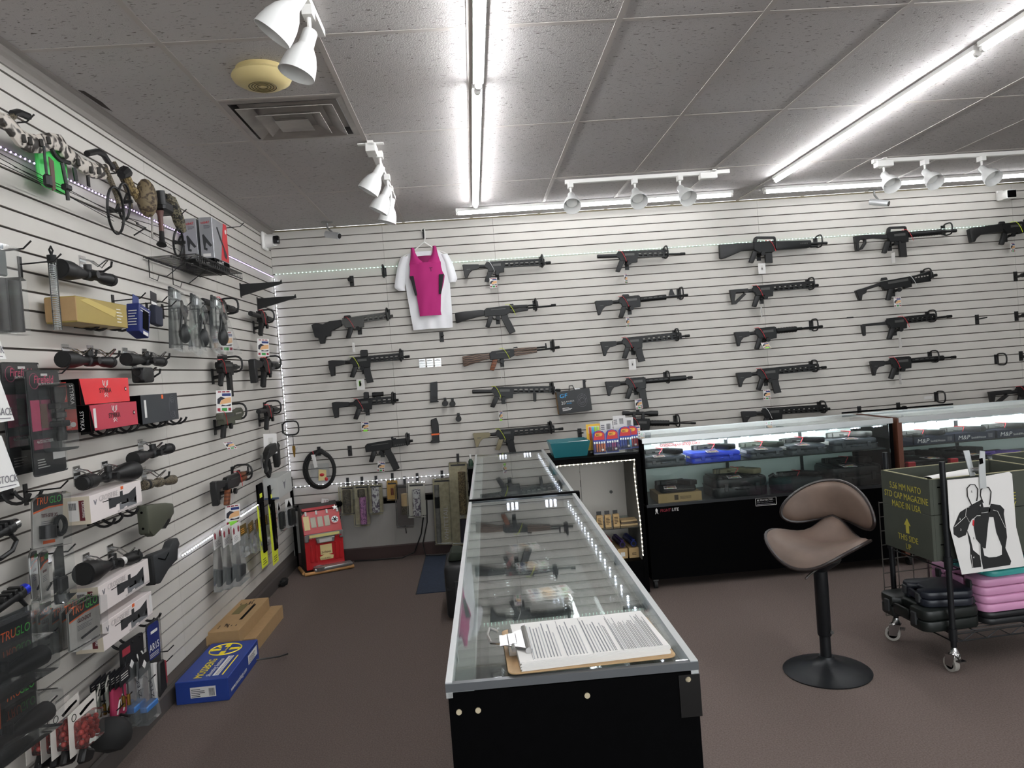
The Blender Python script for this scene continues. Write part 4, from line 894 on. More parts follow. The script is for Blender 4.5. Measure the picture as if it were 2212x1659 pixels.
# ================================================================ right display cases
def pistol_case(label, loc, rz, w, d, h, m, group='hard gun cases in the display', latches=2, lab=None, rib=0, r=.03):
    t = T('gun_case', label, 'gun case', loc, rz, group=group)
    MB().prism(rrect(0, w, 0, d, r, 4), 0, h * .5, 'z').bevel(.006, 2).build('base_shell', m, t)
    MB().prism(rrect(.002, w - .002, .002, d - .002, r, 4), h * .52, h, 'z').bevel(min(.016, h * .2), 2).build('lid_shell', m, t)
    MB().prism(rrect(-.004, w + .004, -.004, d + .004, r, 4), h * .49, h * .53, 'z').build('seam_rim', m, t)
    for i in range(latches):
        x = w * (.22 + .56 * i / max(1, latches - 1)); MB().box(x - .014, x + .014, -.010, -.001, h * .3, h * .72).bevel(.003).build('latch', m, t)
    MB().tube([(w * .38, -.003, h * .4), (w * .4, -.018, h * .42), (w * .6, -.018, h * .42), (w * .62, -.003, h * .4)], .005, 6).build('handle', m, t)
    for i in range(rib):
        x = w * (.12 + .76 * i / max(1, rib - 1)); MB().box(x - .02, x + .02, .01, d - .02, h - .002, h + .006).bevel(.002).build('lid_rib', m, t)
    if lab: decal(t, 'end_label', PAPER, (-.0035, d * .75, h * .55), (V3((0, -1, 0)), V3((0, 0, 1))), d * .5, h * .35)
    return t
def display_case(name, label, x0, x1, edge, shelf_z, deck):
    t = T(name, label, 'display case', (x0, -1.6, 0)); W = x1 - x0; D = .55; Hc = 1.055
    MB().box(0, W, 0, D, .068, deck - .014).build('base_cabinet', LAM, t, 0); MB().box(0, W, 0, D, deck - .012, deck).build('deck', mat('black deck', '#17181a', .35), t, 0)
    MB().box(0, W, -.004, .004, deck - .016, deck + .004).build('deck_rail', mat('dark metal', '#3c3e40', .35, .6), t, 0)
    MB().box(W - .03, W, 0.004, D, deck, Hc - .012).build('end_panel', LAM, t, 0)
    if edge: MB().box(-.012, .022, -.004, D, .07, Hc).build('wood_end', edge, t, 0)
    else: MB().box(0, .012, .004, D, deck, Hc - .012).build('end_panel', LAM, t, 0)
    MB().box(.012, W - .03, .0, .006, deck + .004, Hc - .03).build('front_glass', GLASS, t, 0)
    MB().box(.0, W, .002, D, Hc - .006, Hc).build('glass_top', GLASS, t, 0)
    MB().box(0, W, -.006, .012, Hc - .032, Hc + .004).build('front_rail', ALU, t, 0); MB().box(0, W, D - .012, D + .006, Hc - .032, Hc + .004).build('rear_rail', ALU, t, 0)
    MB().box(.012, W - .03, D - .02, D - .012, deck, Hc - .032).build('back_door', mat('pale back panel', '#d5dddb', .5), t, 0)
    MB().box(.014, W - .032, .05, D - .03, shelf_z - .008, shelf_z).build('glass_shelf', SHELFGL, t, 0)
    MB().box(.014, W - .032, .02, .04, Hc - .045, Hc - .032).build('light_channel', mat('white channel', '#d6d6d6', .5), t, 0)
    for x in (.55 * W / 1.3, W - .45): 
        MB().box(x, x + .02, D - .035, D - .02, deck, Hc - .04).build('shelf_standard', mat('dark metal'), t, 0)
    n = int(W / .16)
    al = bpy.data.lights.new('case lamp', 'AREA'); al.shape = 'RECTANGLE'; al.size = W - .1; al.size_y = .02; al.energy = 2.6; al.color = (.92, .97, 1); al.spread = math.radians(100)
    ao = bpy.data.objects.new('case_lamp', al); C.objects.link(ao); ao.parent = t; ao.location = (W / 2, .045, Hc - .05); ao.rotation_euler = (math.radians(72), 0, 0)
    for i in range(n): led_module(t, (.1 + (W - .2) * i / (n - 1), .028, Hc - .048))
    for x in (.03, W - .05):
        for y in (.03, D - .05):
            ca = empty('caster', t); ca.location = (x, y, 0); MB().tube([(-.012, 0, .03), (.012, 0, .03)], .029, 14).build('wheel', RUBBER, ca); MB().box(-.018, .018, -.02, .02, .055, .068).build('plate', GUN2, ca, 0)
    return t
dc1 = display_case('display_case', 'black-based glass display case on casters with pistols on gun cases', 2.835, 4.63, None, .845, .59)
dc2 = display_case('display_case', 'second glass display case with a brown wooden edge at far right', 4.672, 6.47, mat('brown wooden edge', '#5b3526', .5), .845, .68)
text(dc1, 'FIGHT', (.09, -.0045, .538), FRONT, .03, mat('dark red print'), sx=.9, shear=.15); text(dc1, 'LITE', (.172, -.0045, .539), FRONT, .03, PAPER, sx=.9, shear=.15)
decal(dc1, 'logo', PAPER, (.055, -.0004, .525), FRONT, pts=[(0, 0), (.006, .012), (.004, .03), (.012, .042), (.02, .03), (.018, .012), (.024, 0), (.015, .006), (.012, .02), (.009, .006)])
st = decal(dc1, 'sticker', LAM, (.77, -.0004, .52), FRONT, .15, .055)
b = MB(); M_ = frame((.77, -.0004, .52), *FRONT)
for a in ((0, .15, 0, .003), (0, .15, .052, .055)): b.box(a[0], a[1], a[2], a[3], .0012, .0018, M_)
b.build('sticker_border', PAPER, dc1, 0, kind='stuff'); MB().box(0, .003, 0, .055, .0012, .0018, M_).build('sticker_border', PAPER, dc1, 0); MB().box(.147, .15, 0, .055, .0012, .0018, M_).build('sticker_border', PAPER, dc1, 0)
text(dc1, 'BE PROTECTED...', (.78, -.0012, .554), FRONT, .0165, PAPER, shear=.15); text(dc1, 'KEEP IT IN YOUR PANTS', (.78, -.0012, .54), FRONT, .0105, mat('grey print'))
vlines(dc1, 'sticker_rule', mat('grey print'), (.78, -.0012, .528), FRONT, .13, .008, 1)
text(dc1, 'onescouponshop.com', (.255, .528, .925), FRONT, .05, RED, sx=.78, space=.9)
GC = mat('grey case plastic', '#4a4d51', .5); BC = mat('blue case plastic', '#2b45c4', .35); KC = mat('black case plastic', '#1a1b1d', .45)
pistol_case('dark grey gun case, leftmost on the upper glass shelf', (2.853, -1.555, .8455), 0, .3, .25, .068, GC)
t = pistol_case('bright blue gun case on the upper glass shelf', (3.19, -1.56, .8455), .02, .36, .26, .07, BC, latches=2)
for i in range(2): decal(t, 'side_label', PAPER, (-.0045, .2 - .1 * i, .036), (V3((0, -1, 0)), V3((0, 0, 1))), .07, .014)
pistol_case('small dark grey gun case right of the blue one', (3.61, -1.555, .8455), .0, .25, .24, .06, GC, lab=1)
pistol_case('dark grey gun case with two end labels, fourth on the upper shelf', (3.9, -1.555, .8455), .0, .27, .24, .065, GC, lab=1)
pistol_case('large dark grey gun case, rightmost on the upper glass shelf', (4.215, -1.555, .8455), .0, .33, .25, .08, GC, lab=1)
zc = .8455
for x, h, lab, m, rz in ((3.04, .068, 'black pistol on the leftmost grey case', GUN, .06), (3.42, .07, 'black pistol on the bright blue case', GUN, .06), (3.77, .06, 'small greenish pistol on the case right of the blue one', mat('dark green gun', '#272c24', .5), .08), (4.07, .065, 'black pistol on the fourth grey case', GUN, .08), (4.42, .08, 'grey pistol on the rightmost upper case', GUN2, .1)):
    pistol('pistol', lab, (x, -1.4, zc + h + .007), rz, m, m, 1.15)
    flat_tag('price tag lying under the ' + lab, (x - .075, -1.5, zc + h + .008), -.15, .08)
t = T('carton', 'low kraft carton on the lower deck of the display case', 'box', (2.93, -1.56, .5905)); MB().box(0, .31, 0, .25, 0, .062).build('carton', BX, t, 0)
decal(t, 'logo_patch', mat('brown ink'), (.115, 0, .014), FRONT, .028, .036); vlines(t, 'logo_print', mat('brown ink'), (.155, 0, .02), FRONT, .08, .022, 3, .35)
t = T('gun_pouch', 'soft black pouch on the low kraft carton', 'pouch', (2.955, -1.545, .653)); MB().prism(rrect(0, .26, 0, .2, .03, 4), 0, .042, 'z').bevel(.014, 3).build('pouch', mat('black nylon', '#141416', .9), t); MB().tube([(.02, -.003, .02), (.13, -.007, .024), (.24, -.003, .02)], .0035, 5).build('zipper', GUN2, t)
pistol('pistol', 'black pistol with pale slide plate on the soft pouch', (3.12, -1.43, .697), .08, GUN, BLK, 1.1, strap=False); flat_tag('price tag lying on the soft black pouch', (3.03, -1.5, .6965), -.2, .085)
BCK = [pistol_case('large black ribbed gun case in the middle of the lower deck', (3.33, -1.56, .5905), .0, .40, .3, .13, KC, rib=5, r=.06), pistol_case('large black ribbed gun case at the right of the lower deck', (4.175, -1.56, .5905), .0, .4, .3, .14, KC, rib=5, r=.06)]
pistol('pistol', 'tan pistol on the middle ribbed black case', (3.6, -1.35, .728), .05, TAN, TAN, 1.25); flat_tag('price tag on the middle ribbed black case', (3.5, -1.47, .728), -.2, .09)
pistol('pistol', 'black pistol on the right ribbed black case', (4.42, -1.35, .738), .05, GUN, BLK, 1.25); flat_tag('price tag on the right ribbed black case', (4.33, -1.47, .738), -.15, .09)
t = T('gun_pouch', 'dark green-black soft bag with a pistol on it, between the ribbed cases', 'pouch', (3.8, -1.56, .5905)); MB().prism([(0, .05), (.03, 0), (.34, .02), (.35, .2), (.03, .24), (0, .2)], 0, .09, 'z').bevel(.03, 3).build('bag', mat('dark teal nylon', '#14262a', .8), t); MB().tube([(.03, .12, .092), (.0, .1, .12), (-.02, .12, .1)], .012, 6).build('strap', mat('black nylon'), t)
pistol('pistol', 'small black pistol on the dark green soft bag', (4.02, -1.42, .683), .06, GUN, BLK, 1.1)
# second case contents
def mp_box(lab, x, w, big=True):
    t = T('gun_carton', lab, 'box', (x, -1.545, .8455), group='navy gun cartons on the second case shelf')
    MB().box(0, w, 0, .24, 0, .056).bevel(.001).build('carton', mat('navy carton', '#1d2236', .5), t, 0)
    if big:
        text(t, 'M&P', (.02, 0, .012), FRONT, .042, PAPER, shear=.2, sx=1.1); text(t, 'Smith&Wesson', (.12, 0, .012), FRONT, .022, mat('pale print'), sx=.8)
        vlines(t, 'barcode', mat('grey print'), (w - .05, 0, .012), FRONT, .035, .03, 8, .5, horiz=False)
mp_box('plain navy carton at the left end of the second case shelf', 4.70, .1, False)
for i, x in enumerate((4.812, 5.115, 5.43)):
    mp_box('navy lettered gun carton, %s on the second case shelf' % ('leftmost', 'middle', 'rightmost')[i], x, .297)
    pistol('pistol', 'grey pistol lying on the %s lettered navy carton' % ('leftmost', 'middle', 'rightmost')[i], (x + .14, -1.43, .904), .08, GUN2, GUN2, 1.1)
pistol('pistol', 'grey pistol on the plain navy carton', (4.815, -1.52, .904), .1, GUN2, GUN2, .62, strap=False)
for i, x in enumerate((4.745, 5.06)):
    t = pistol_case('black gun case with red corner latch, %s in the second display case' % ('left', 'right')[i], (x, -1.55, .6805), 0, .3, .25, .06, KC, latches=0)
    MB().box(0.0, .06, -.014, .03, .008, .05).bevel(.006).build('red_latch', RED, t)
    pistol('pistol', 'black pistol on the red-latched case, %s one' % ('left', 'right')[i], (x + .17, -1.38, .748), .05, GUN, BLK, 1.3, strap=False); flat_tag('price tag on the red-latched case, %s one' % ('left', 'right')[i], (x + .16, -1.5, .749), .1, .08)
pistol('pistol', 'purple-framed pistol on a stack of papers in the second case', (5.5, -1.42, .7085), .05, GUN, mat('purple frame', '#5b3a9b', .4), 1.2, strap=False)
t = T('paper_stack', 'stack of white papers under the purple-framed pistol', 'papers', (5.36, -1.54, .6805)); 
for k in range(3): MB().box(.003 * k, .3 - .002 * k, 0, .22, .009 * k, .009 * k + .008).build('sheet_pad', PAPER, t, 0)
o = MB().box(0, .9, -.006, .006, -.006, .006).build('dark_bar', LAM, None, 0, loc=(4.56, -1.03, 1.068)); tag(o, 'thin black bar lying along the back of the display cases', 'bar')
price_tag('price tag standing on the left end of the right display case', (2.87, -1.3, 1.125), 0, 0, .05, 'gun', 0)

# ================================================================ goods on the left wall (own axes: x along the wall, -y into the room)
def peg(label, tip, ln=.16):
    """straight peg hook; tip = room point of its upturned end"""
    x, y, z = tip
    t = T('peg_hook', label, 'hook', (0, y, z - .03), WL, group='peg hooks on the left wall')
    MB().box(-.011, .011, -.005, 0, -.05, .03).build('slat_plate', BLK, t, 0)
    MB().tube([(0, -.004, .0), (0, -ln + .03, .004), (0, -ln, .03)], .0032, 6).build('peg', BLK, t)
    return t
for p, lab in (((0.16, -3.893, 2.201), 'bare black peg hook at the upper left edge'), ((0.16, -3.703, 2.185), 'black peg hook holding the clear spring tube'), ((0.16, -2.987, 2.113), 'black peg hook holding the navy pack'),
    ((0.16, -2.733, 2.121), 'black peg hook holding the small black pouch pack'), ((0.16, -3.715, 1.752), 'black peg hook through the nearer pink riflescope pack'), ((0.16, -3.794, 1.32), 'bare peg hook under the nearer pink riflescope pack'),
    ((0.16, -3.782, 1.077), 'peg hook under the ring-shaped sight pack'), ((0.16, -3.702, 0.818), 'peg hook holding the front orange-green lettered pack'), ((0.16, -3.941, 0.813), 'upper of two crossing pegs at the lower left'),
    ((0.16, -4.032, 0.824), 'lower of two crossing pegs at the lower left'), ((0.16, -3.98, 0.586), 'peg hook holding the lowest scope clamshell'), ((0.16, -3.017, 0.402), 'highest peg hook above the navy magazine pack'),
    ((0.16, -3.037, 0.36), 'peg hook holding the black pack with white letters'), ((0.16, -3.23, 0.348), 'peg hook holding the clear bags beside the floor'), ((0.16, -3.53, 0.352), 'peg hook holding the brass brush cards'),
    ((0.16, -3.453, 0.367), 'peg hook above the crimson pouch'), ((0.16, -3.801, 2.686), 'peg hook carrying the left end of the white camouflage bow'), ((0.16, -3.122, 2.68), 'peg hook carrying the right end of the white camouflage bow'),
    ((0.16, -2.365, 2.653), 'peg hook carrying the dark camouflage bow'), ((0.16, -1.287, 2.796), 'bare peg hook right of the silver boxes')): peg(lab, p)
def loop_hook(label, p, d=.12, group='double loop hooks on the left wall'):
    t = T('loop_hook', label, 'hook', (0, p[1], p[2]), WL, group=group)
    MB().box(-.05, .05, -.005, 0, -.02, .03).build('slat_plate', BLK, t, 0)
    for s in (-1, 1):
        a = arc(-d * .55, 0, d * .42, 200, 345, 8)
        MB().tube([(s * .035, -.004, .0), (s * .035, -.02, -.005)] + [(s * .035, -d + (-d * .55 - y_) * -1 if False else y_, z_ + .02) for y_, z_ in reversed(a)], .006, 7).build('loop', BLK, t)
    return t
def scope_hook(label, p):
    t = T('scope_hook', label, 'hook', (0, p[1], p[2]), WL, group='chrome scope hooks on the left wall')
    MB().box(-.026, .026, -.004, 0, -.04, .045).build('plate', CHROME, t, 0)
    for i in range(3): MB().box(-.024, .024, -.006, -.004, -.03 + i * .024, -.02 + i * .024).build('rib', ALU, t, 0)
    MB().tube([(-.018, -.005, .03), (-.018, -.04, .02), (-.018, -.075, -.01), (-.006, -.11, .02), (.006, -.11, .02), (.018, -.075, -.01), (.018, -.04, .02), (.018, -.005, .03)], .0035, 6).build('wire_loop', CHROME, t)
    MB().tube([(-.0, -.06, -.028), (0, -.09, -.03), (0, -.125, -.01), (0, -.13, .012)], .005, 6).build('rubber_tip', RUBBER, t)
    return t
def scope(label, p, q, ro, re, left='obj', m=BLK, band=None, group='riflescopes on the left wall', tur=True, lens=True):
    p, q = V3(p), V3(q); v = q - p; Ln = v.length
    t = T('riflescope', label, 'scope', p, WL, math.atan2(v.z, v.y), group)
    f = (lambda x: x) if left == 'obj' else (lambda x: Ln - x)
    pr = [(0, ro), (.06, ro), (.075, ro * .97), (.16 * Ln / .4, ro * .5), (Ln * .45, .0165), (Ln * .46, .024), (Ln * .56, .024), (Ln * .57, .0165), (Ln * .72, .0165), (Ln * .8, re), (Ln - .004, re), (Ln, re * .85)]
    MB().tube([(f(x), 0, 0) for x, r in pr], [r for x, r in pr], 18).build('scope_tube', m, t)
    if lens: MB().tube([(f(-.001), 0, 0), (f(-.0035), 0, 0)], ro * .86, 16).build('lens_cap', mat('matte cap', '#0d0d0d', .7), t)
    MB().tube([(f(Ln - .035), 0, 0), (f(Ln - .012), 0, 0)], re * 1.06, 16).build('focus_ring', RUBBER, t)
    if tur:
        MB().tube([(f(Ln * .51), 0, .02), (f(Ln * .51), 0, .045)], .016, 12).build('turret', m, t)
        MB().tube([(f(Ln * .51), -.02, 0), (f(Ln * .51), -.042, 0)], .016, 12).build('turret', m, t)
    if band: MB().tube([(f(band), 0, 0), (f(band + .03), 0, 0)], .0185 if band < Ln * .7 else re * 1.03, 16).build('paper_band', PAPER, t)
    return t
scope('fat black scope with capped front above the gold box', (0.1, -3.613, 2.145), (0.1, -3.182, 2.151), .04, .027)
scope('black scope above the upper bright red box', (0.09, -3.629, 1.784), (0.09, -3.228, 1.777), .034, .024)
scope('smaller black scope right of the one above the red boxes', (0.09, -3.097, 1.794), (0.09, -2.683, 1.786), .031, .024)
scope('black open-lens scope under the dark grey box', (0.09, -3.115, 1.325), (0.09, -2.683, 1.332), .033, .026, lens=False)
scope('black scope with white band above the uppermost white scope carton', (0.1, -3.591, 1.283), (0.1, -3.142, 1.275), .044, .03, 'eye', band=.19)
scope('thin dark camouflage scope beside the uppermost white scope carton', (0.09, -3.026, 1.189), (0.09, -2.688, 1.166), .025, .024, 'eye', CAMOD, tur=False)
scope('black scope with white tag above the middle white scope carton', (0.1, -3.636, 0.927), (0.1, -3.174, 0.883), .046, .027, band=.3)
t = T('rangefinder', 'small black rangefinder on a chrome hook left of the clamshell shadows', 'rangefinder', (0.09, -2.994, 1.715), WL)
MB().prism(rrect(0, .12, -.035, .04, .018, 4), -.03, .03).bevel(.008, 2).build('body', BLK, t)
for x in (.03, .03): pass
MB().tube([(-.004, .0, .018), (.004, 0, .018)], .018, 14).build('objective', mat('lens glass'), t); MB().tube([(-.004, .0, -.018), (.004, 0, -.018)], .012, 14).build('objective', mat('lens glass'), t)
for p, lab in (((0, -3.439, 1.812), 'left hook of the scope above the red box'), ((0, -3.237, 1.815), 'right hook of the scope above the red box'), ((0, -2.909, 1.815), 'left hook of the smaller scope'), ((0, -2.694, 1.817), 'right hook of the smaller scope'), ((0, -2.825, 1.735), 'hook of the rangefinder'),
    ((0, -2.831, 1.354), 'hook of the open-lens scope'), ((0, -3.437, 1.296), 'left hook of the white-banded scope'), ((0, -3.201, 1.287), 'right hook of the white-banded scope'), ((0, -2.822, 1.212), 'hook of the thin camouflage scope'), ((0, -3.422, 0.92), 'left hook of the white-tagged scope'), ((0, -3.217, 0.909), 'right hook of the white-tagged scope'), ((0, -3.237, 2.216), 'hook of the fat scope above the gold box')):
    scope_hook('chrome slat hook, ' + lab, p)
# ---- boxes on double loop hooks
def carton(name, label, cat, p, w, d, h, m, group=None, tilt=0., yaw=0.):
    """p = near bottom corner on the room side; box runs along +x (deeper into the shop), d back to the wall"""
    t = T(name, label, cat, p, WL + yaw, tilt, group)
    MB().box(0, w, 0, d, 0, h).bevel(.0015).build('carton', m, t, 0)
    return t
REDBOX = mat('bright red carton', '#d8323a', .35, coat=.3); REDBOX2 = mat('dull red carton', '#b5384a', .4, coat=.2)
PINKW = mat('pinkish white carton', '#dcd3d0', .5)
for i, (p, rm, lab) in enumerate((((.13, -3.6, 1.597), REDBOX, 'bright red scope carton, upper of the two red ones'), ((.14, -3.56, 1.487), REDBOX2, 'duller red scope carton with white label strip, lower of the two'))):
    t = carton('scope_carton', lab, 'box', p, .42, .1, .107, rm, 'red scope cartons')
    decal(t, 'black_wedge', LAM, (0, -.0002, 0), FRONT, pts=[(0, .0), (.03, .0), (.0, .107)]); decal(t, 'black_end', LAM, (-.0002, .1, 0), END, .1, .107)
    decal(t, 'red_panel', mat('red panel', '#b9382f', .5), (-.001, .095, .012), END, .045, .085); decal(t, 'reticle', PAPER, (-.0018, .066, .022), END, pts=arc(0, .012, .011, 0, 360, 14)[:-1])
    vlines(t, 'barcode', mat('pale print'), (-.0018, .09, .02), END, .016, .03, 6, .5) if i else vlines(t, 'print', mat('pale print'), (-.0018, .09, .055), END, .03, .03, 3, .3)
    text(t, 'STYRKA', (-.001, .038, .085), (V3((0, 0, -1)), V3((0, -1, 0))), .022, PAPER)
    text(t, 'STYRKA', (.15, -.001, .045), FRONT, .031, mat('black ink'), sx=.9)
    for s in (-1, 1):
        b = MB(); M_ = frame((.205, -.001, .056), *FRONT)
        for (x0, z0), (x1, z1) in (((0, .012), (.018, .022)), ((.018, .022), (.022, .042)), ((.012, .02), (.008, .04)), ((0, -.02), (.014, -.03)), ((.006, -.012), (.016, -.022))):
            b.tube([M_ @ V3((s * x0, z0, .0008)), M_ @ V3((s * x1, z1, .0008))], .0016, 4)
        b.build('antler_print', PAPER, t, 0, kind='stuff')
    decal(t, 'round_seal', LAM, (.385, -.0004, .045), FRONT, pts=arc(0, .012, .009, 0, 360, 14)[:-1]); decal(t, 'seal_mark', PAPER, (.385, -.0012, .045), FRONT, pts=arc(0, .012, .0055, 0, 360, 10)[:-1])
    if i: decal(t, 'white_strip', PAPER, (.028, -.0004, .012), FRONT, .02, .08)
    if i: decal(t, 'orange_sticker', ORANGE, (.2, .004, .107), TOP, .02, .03)
t = carton('scope_carton', 'dark grey carton with thin concentric rings beside the red ones', 'box', (.12, -3.05, 1.48), .43, .09, .14, mat('charcoal carton', '#34373b', .5))
decal(t, 'black_end', LAM, (-.0002, .09, 0), END, .09, .14); decal(t, 'white_strip', PAPER, (.03, -.0004, .03), FRONT, .022, .085); decal(t, 'orange_sticker', ORANGE, (.23, -.0004, .115), FRONT, .02, .02)
for cz in (.05, .105):
    for r in (.018, .028, .038): MB().tube([(.36 + r * .7 * math.cos(math.radians(a)), -.0008, (.08 if cz > .08 else .06) + (1 if cz > .08 else -1) * (r * math.sin(math.radians(a)) - .01 + .01)) for a in range(30, 151, 15)], .0008, 4).build('ring_print', mat('grey print'), t, 0)
MB().tube([(.36 + .045 * math.cos(a * PI / 12), -.0008, .07 + .06 * math.sin(a * PI / 12)) for a in range(24)], .0007, 4, True).build('ring_print', mat('grey print'), t, 0)
def print_scope(t, x, z, s, m):
    b = MB(); M_ = frame((x, -.0004, z), *FRONT)
    pts = [(0, 0), (.045, 0), (.05, .006), (.085, .008), (.085, .0), (.14, .0), (.195, -.012), (.2, .045), (.145, .03), (.1, .03), (.1, .046), (.082, .046), (.08, .03), (.048, .032), (.0, .036)]
    b.prism([(a * s, c * s) for a, c in pts], 0, .0008, 'z', M_); return b.build('scope_print', m, t, 0)
for i, (p, lab) in enumerate(((((.13, -3.6, 1.118)), 'white scope carton with maroon end label, uppermost of three'), ((.13, -3.595, .748), 'white scope carton, middle one under the white-tagged scope'), ((.13, -3.59, .594), 'white scope carton, lowest of three'))):
    t = carton('scope_carton', lab, 'box', p, .455, .11, .112, PINKW, 'white scope cartons')
    decal(t, 'beige_end', mat('beige carton end', '#c8bda9', .6), (-.0002, .11, 0), END, .11, .112); decal(t, 'maroon_label', mat('maroon print', '#5e1c24', .6), (-.001, .042, .015), END, .02, .082)
    decal(t, 'white_label', PAPER, (-.001, .085, .015), END, .04, .082); vlines(t, 'barcode', mat('ink print'), (-.0018, .082, .06), END, .03, .028, 9, .5, horiz=False)
    text(t, 'CROSSFIRE', (-.002, .03, .092), (V3((0, 0, -1)), V3((0, -1, 0))), .014, PAPER, sx=.95)
    text(t, 'CROSSFIRE', (.07, -.001, .078), FRONT, .032, mat('silver print', '#bdb5b3', .4), sx=1.02, shear=.12)
    b = MB(); M_ = frame((.03, -.0004, .07), *FRONT); b.prism([(0, .02), (.008, 0), (.014, 0), (.024, .02), (.019, .02), (.012, .007), (.005, .02)], 0, .001, 'z', M_); b.build('emblem', mat('grey print'), t, 0)
    decal(t, 'black_rule', LAM, (.1, -.0004, .068), FRONT, .07, .003)
    print_scope(t, .15, .032, 1.25, mat('scope ink', '#2c2d2f', .6)); print_scope(t, .24, .012, .8, mat('scope grey ink', '#6e7073', .6))
    decal(t, 'silver_band', mat('silver print'), (.22, -.0004, .004), FRONT, .23, .008)
    if i != 1: decal(t, 'orange_sticker', ORANGE, (.26, -.0004, .096), FRONT, .022, .014)
    if i == 2: decal(t, 'white_strip', PAPER, (.425, -.0004, .02), FRONT, .024, .08)
t = carton('scope_carton', 'crumpled gold carton behind the clear spring tube', 'box', (.15, -3.61, 1.93), .43, .12, .105, mat('gold carton', '#9c8848', .45, .1, noise=.1, scale=8))
decal(t, 'pale_gold_band', mat('pale gold band', '#b5a058', .4), (.03, -.0004, .01), FRONT, pts=[(.0, .08), (.28, .03), (.3, .06), (.06, .092)]); decal(t, 'orange_sticker', ORANGE, (.18, .02, .105), TOP, .02, .03); vlines(t, 'print', PAPER, (.33, -.0004, .02), FRONT, .06, .07, 5, .3, ragged=.4)  # slanting paler band across the carton front
MB().box(-.003, .004, .0, .12, .006, .1).build('end_flap', CARD, t, 0)  # brown cardboard slab over the near end of the carton
for p, lab in (((0, -3.303, 1.952), 'left one under the gold carton'), ((0, -3.087, 1.962), 'right one under the gold carton'), ((0, -3.323, 1.487), 'left one under the red cartons'), ((0, -3.106, 1.483), 'right one under the red cartons'), ((0, -2.78, 1.483), 'left one under the dark grey carton'), ((0, -2.534, 1.481), 'right one under the dark grey carton'),
    ((0, -3.339, 1.094), 'left one under the uppermost white carton'), ((0, -3.122, 1.098), 'right one under the uppermost white carton'), ((0, -3.283, 0.536), 'under the lowest white carton'), ((0, -3.055, 0.561), 'right one under the lowest white carton')): loop_hook('black double loop hook, ' + lab, p)
# silver boxes on the wire shelf
SILV = mat('silver carton', '#9c9da0', .35, .4)
for i, (x, y, d_) in enumerate(((.12, -2.125, 'nearer the wall'), (.215, -2.13, 'with red side towards the room'))):
    t = T('tall_carton', 'tall silver carton on the wire shelf, the one ' + d_, 'box', (x, y, 2.356), WL, group='tall silver cartons')
    MB().box(0, .26, 0, .078, 0, .3).bevel(.002).build('carton', SILV, t, 0)
    if i: decal(t, 'red_panel', RED, (.0, -.0004, .0), FRONT, pts=[(.12, .06), (.26, .06), (.26, .3), (.2, .3)]); decal(t, 'logo_mark', PAPER, (.215, -.0014, .235), FRONT, pts=arc(.018, .018, .016, 0, 360, 12)[:-1]); decal(t, 'black_foot', LAM, (0, -.001, 0), FRONT, .26, .055); text(t, 'sub47', (.03, -.002, .016), FRONT, .05, PAPER)
    decal(t, 'black_foot', LAM, (-.0004, .078, 0), END, .078, .055); decal(t, 'logo_mark', mat('pale print'), (-.0014, .05, .016), END, pts=arc(.01, .01, .009, 0, 360, 12)[:-1]); decal(t, 'white_strip', PAPER, (-.0004, .065, .065), END, .045, .018)
    text(t, 'sub47', (-.001, .066, .262), END, .022, RED); vlines(t, 'print', mat('ink print'), (-.0006, .05, .235), END, .04, .02, 3, .3, ragged=.4)
    decal(t, 'rifle_print', mat('scope ink'), (-.0004, .07, .1), END, pts=[(.008, .095), (.016, .1), (.062, .03), (.05, .022), (.028, .05), (.022, .02), (.034, .012), (.03, .0), (.012, .008)])
    if i: decal(t, 'rifle_print', mat('scope ink'), (.04, -.0022, .08), FRONT, pts=[(.03, .17), (.045, .175), (.19, .02), (.17, -.005), (.14, .01), (.13, .06)])
t = T('wire_shelf', 'black wire shelf under the tall silver cartons', 'shelf', (0, -2.62, 2.35), WL)
Ls, Ds = .78, .28
for z in (0, -.035): MB().tube([(0, -Ds, z), (Ls, -Ds, z)], .004, 6).build('front_wire', WIRE, t)
for y in (-.02, -.15): MB().tube([(0, y, -.003), (Ls, y, -.003)], .004, 6).build('long_wire', WIRE, t)
for i in range(27): MB().tube([(Ls * i / 26, -.005, .001), (Ls * i / 26, -Ds, .001), (Ls * i / 26, -Ds, -.035)], .002, 4).build('cross_wire', WIRE, t, 0)
for x in (.05, .36): MB().tube([(x, -.24, -.004), (x, -.1, -.1), (x, -.06, -.09), (x, -.05, -.12), (x, -.01, -.1), (x, -.012, -.004)], .0028, 5).build('brace', WIRE, t)
for y, z, lab in ((-.97, 2.375, 'black tapered shelf bracket near the corner, upper'), (-.55, 2.31, 'black tapered shelf bracket beside the corner LED tape, lower')):
    t = T('shelf_bracket', lab, 'bracket', (0, y, z), WL, group='tapered shelf brackets'); MB().prism([(0, -.06), (0, .03), (-.3, .03), (-.31, .045), (-.315, .015), (-.28, .005)], -.007, .007, 'x').build('arm', BLK, t, 0); MB().box(-.014, .014, -.004, 0, -.07, .04).build('slat_plate', BLK, t, 0)
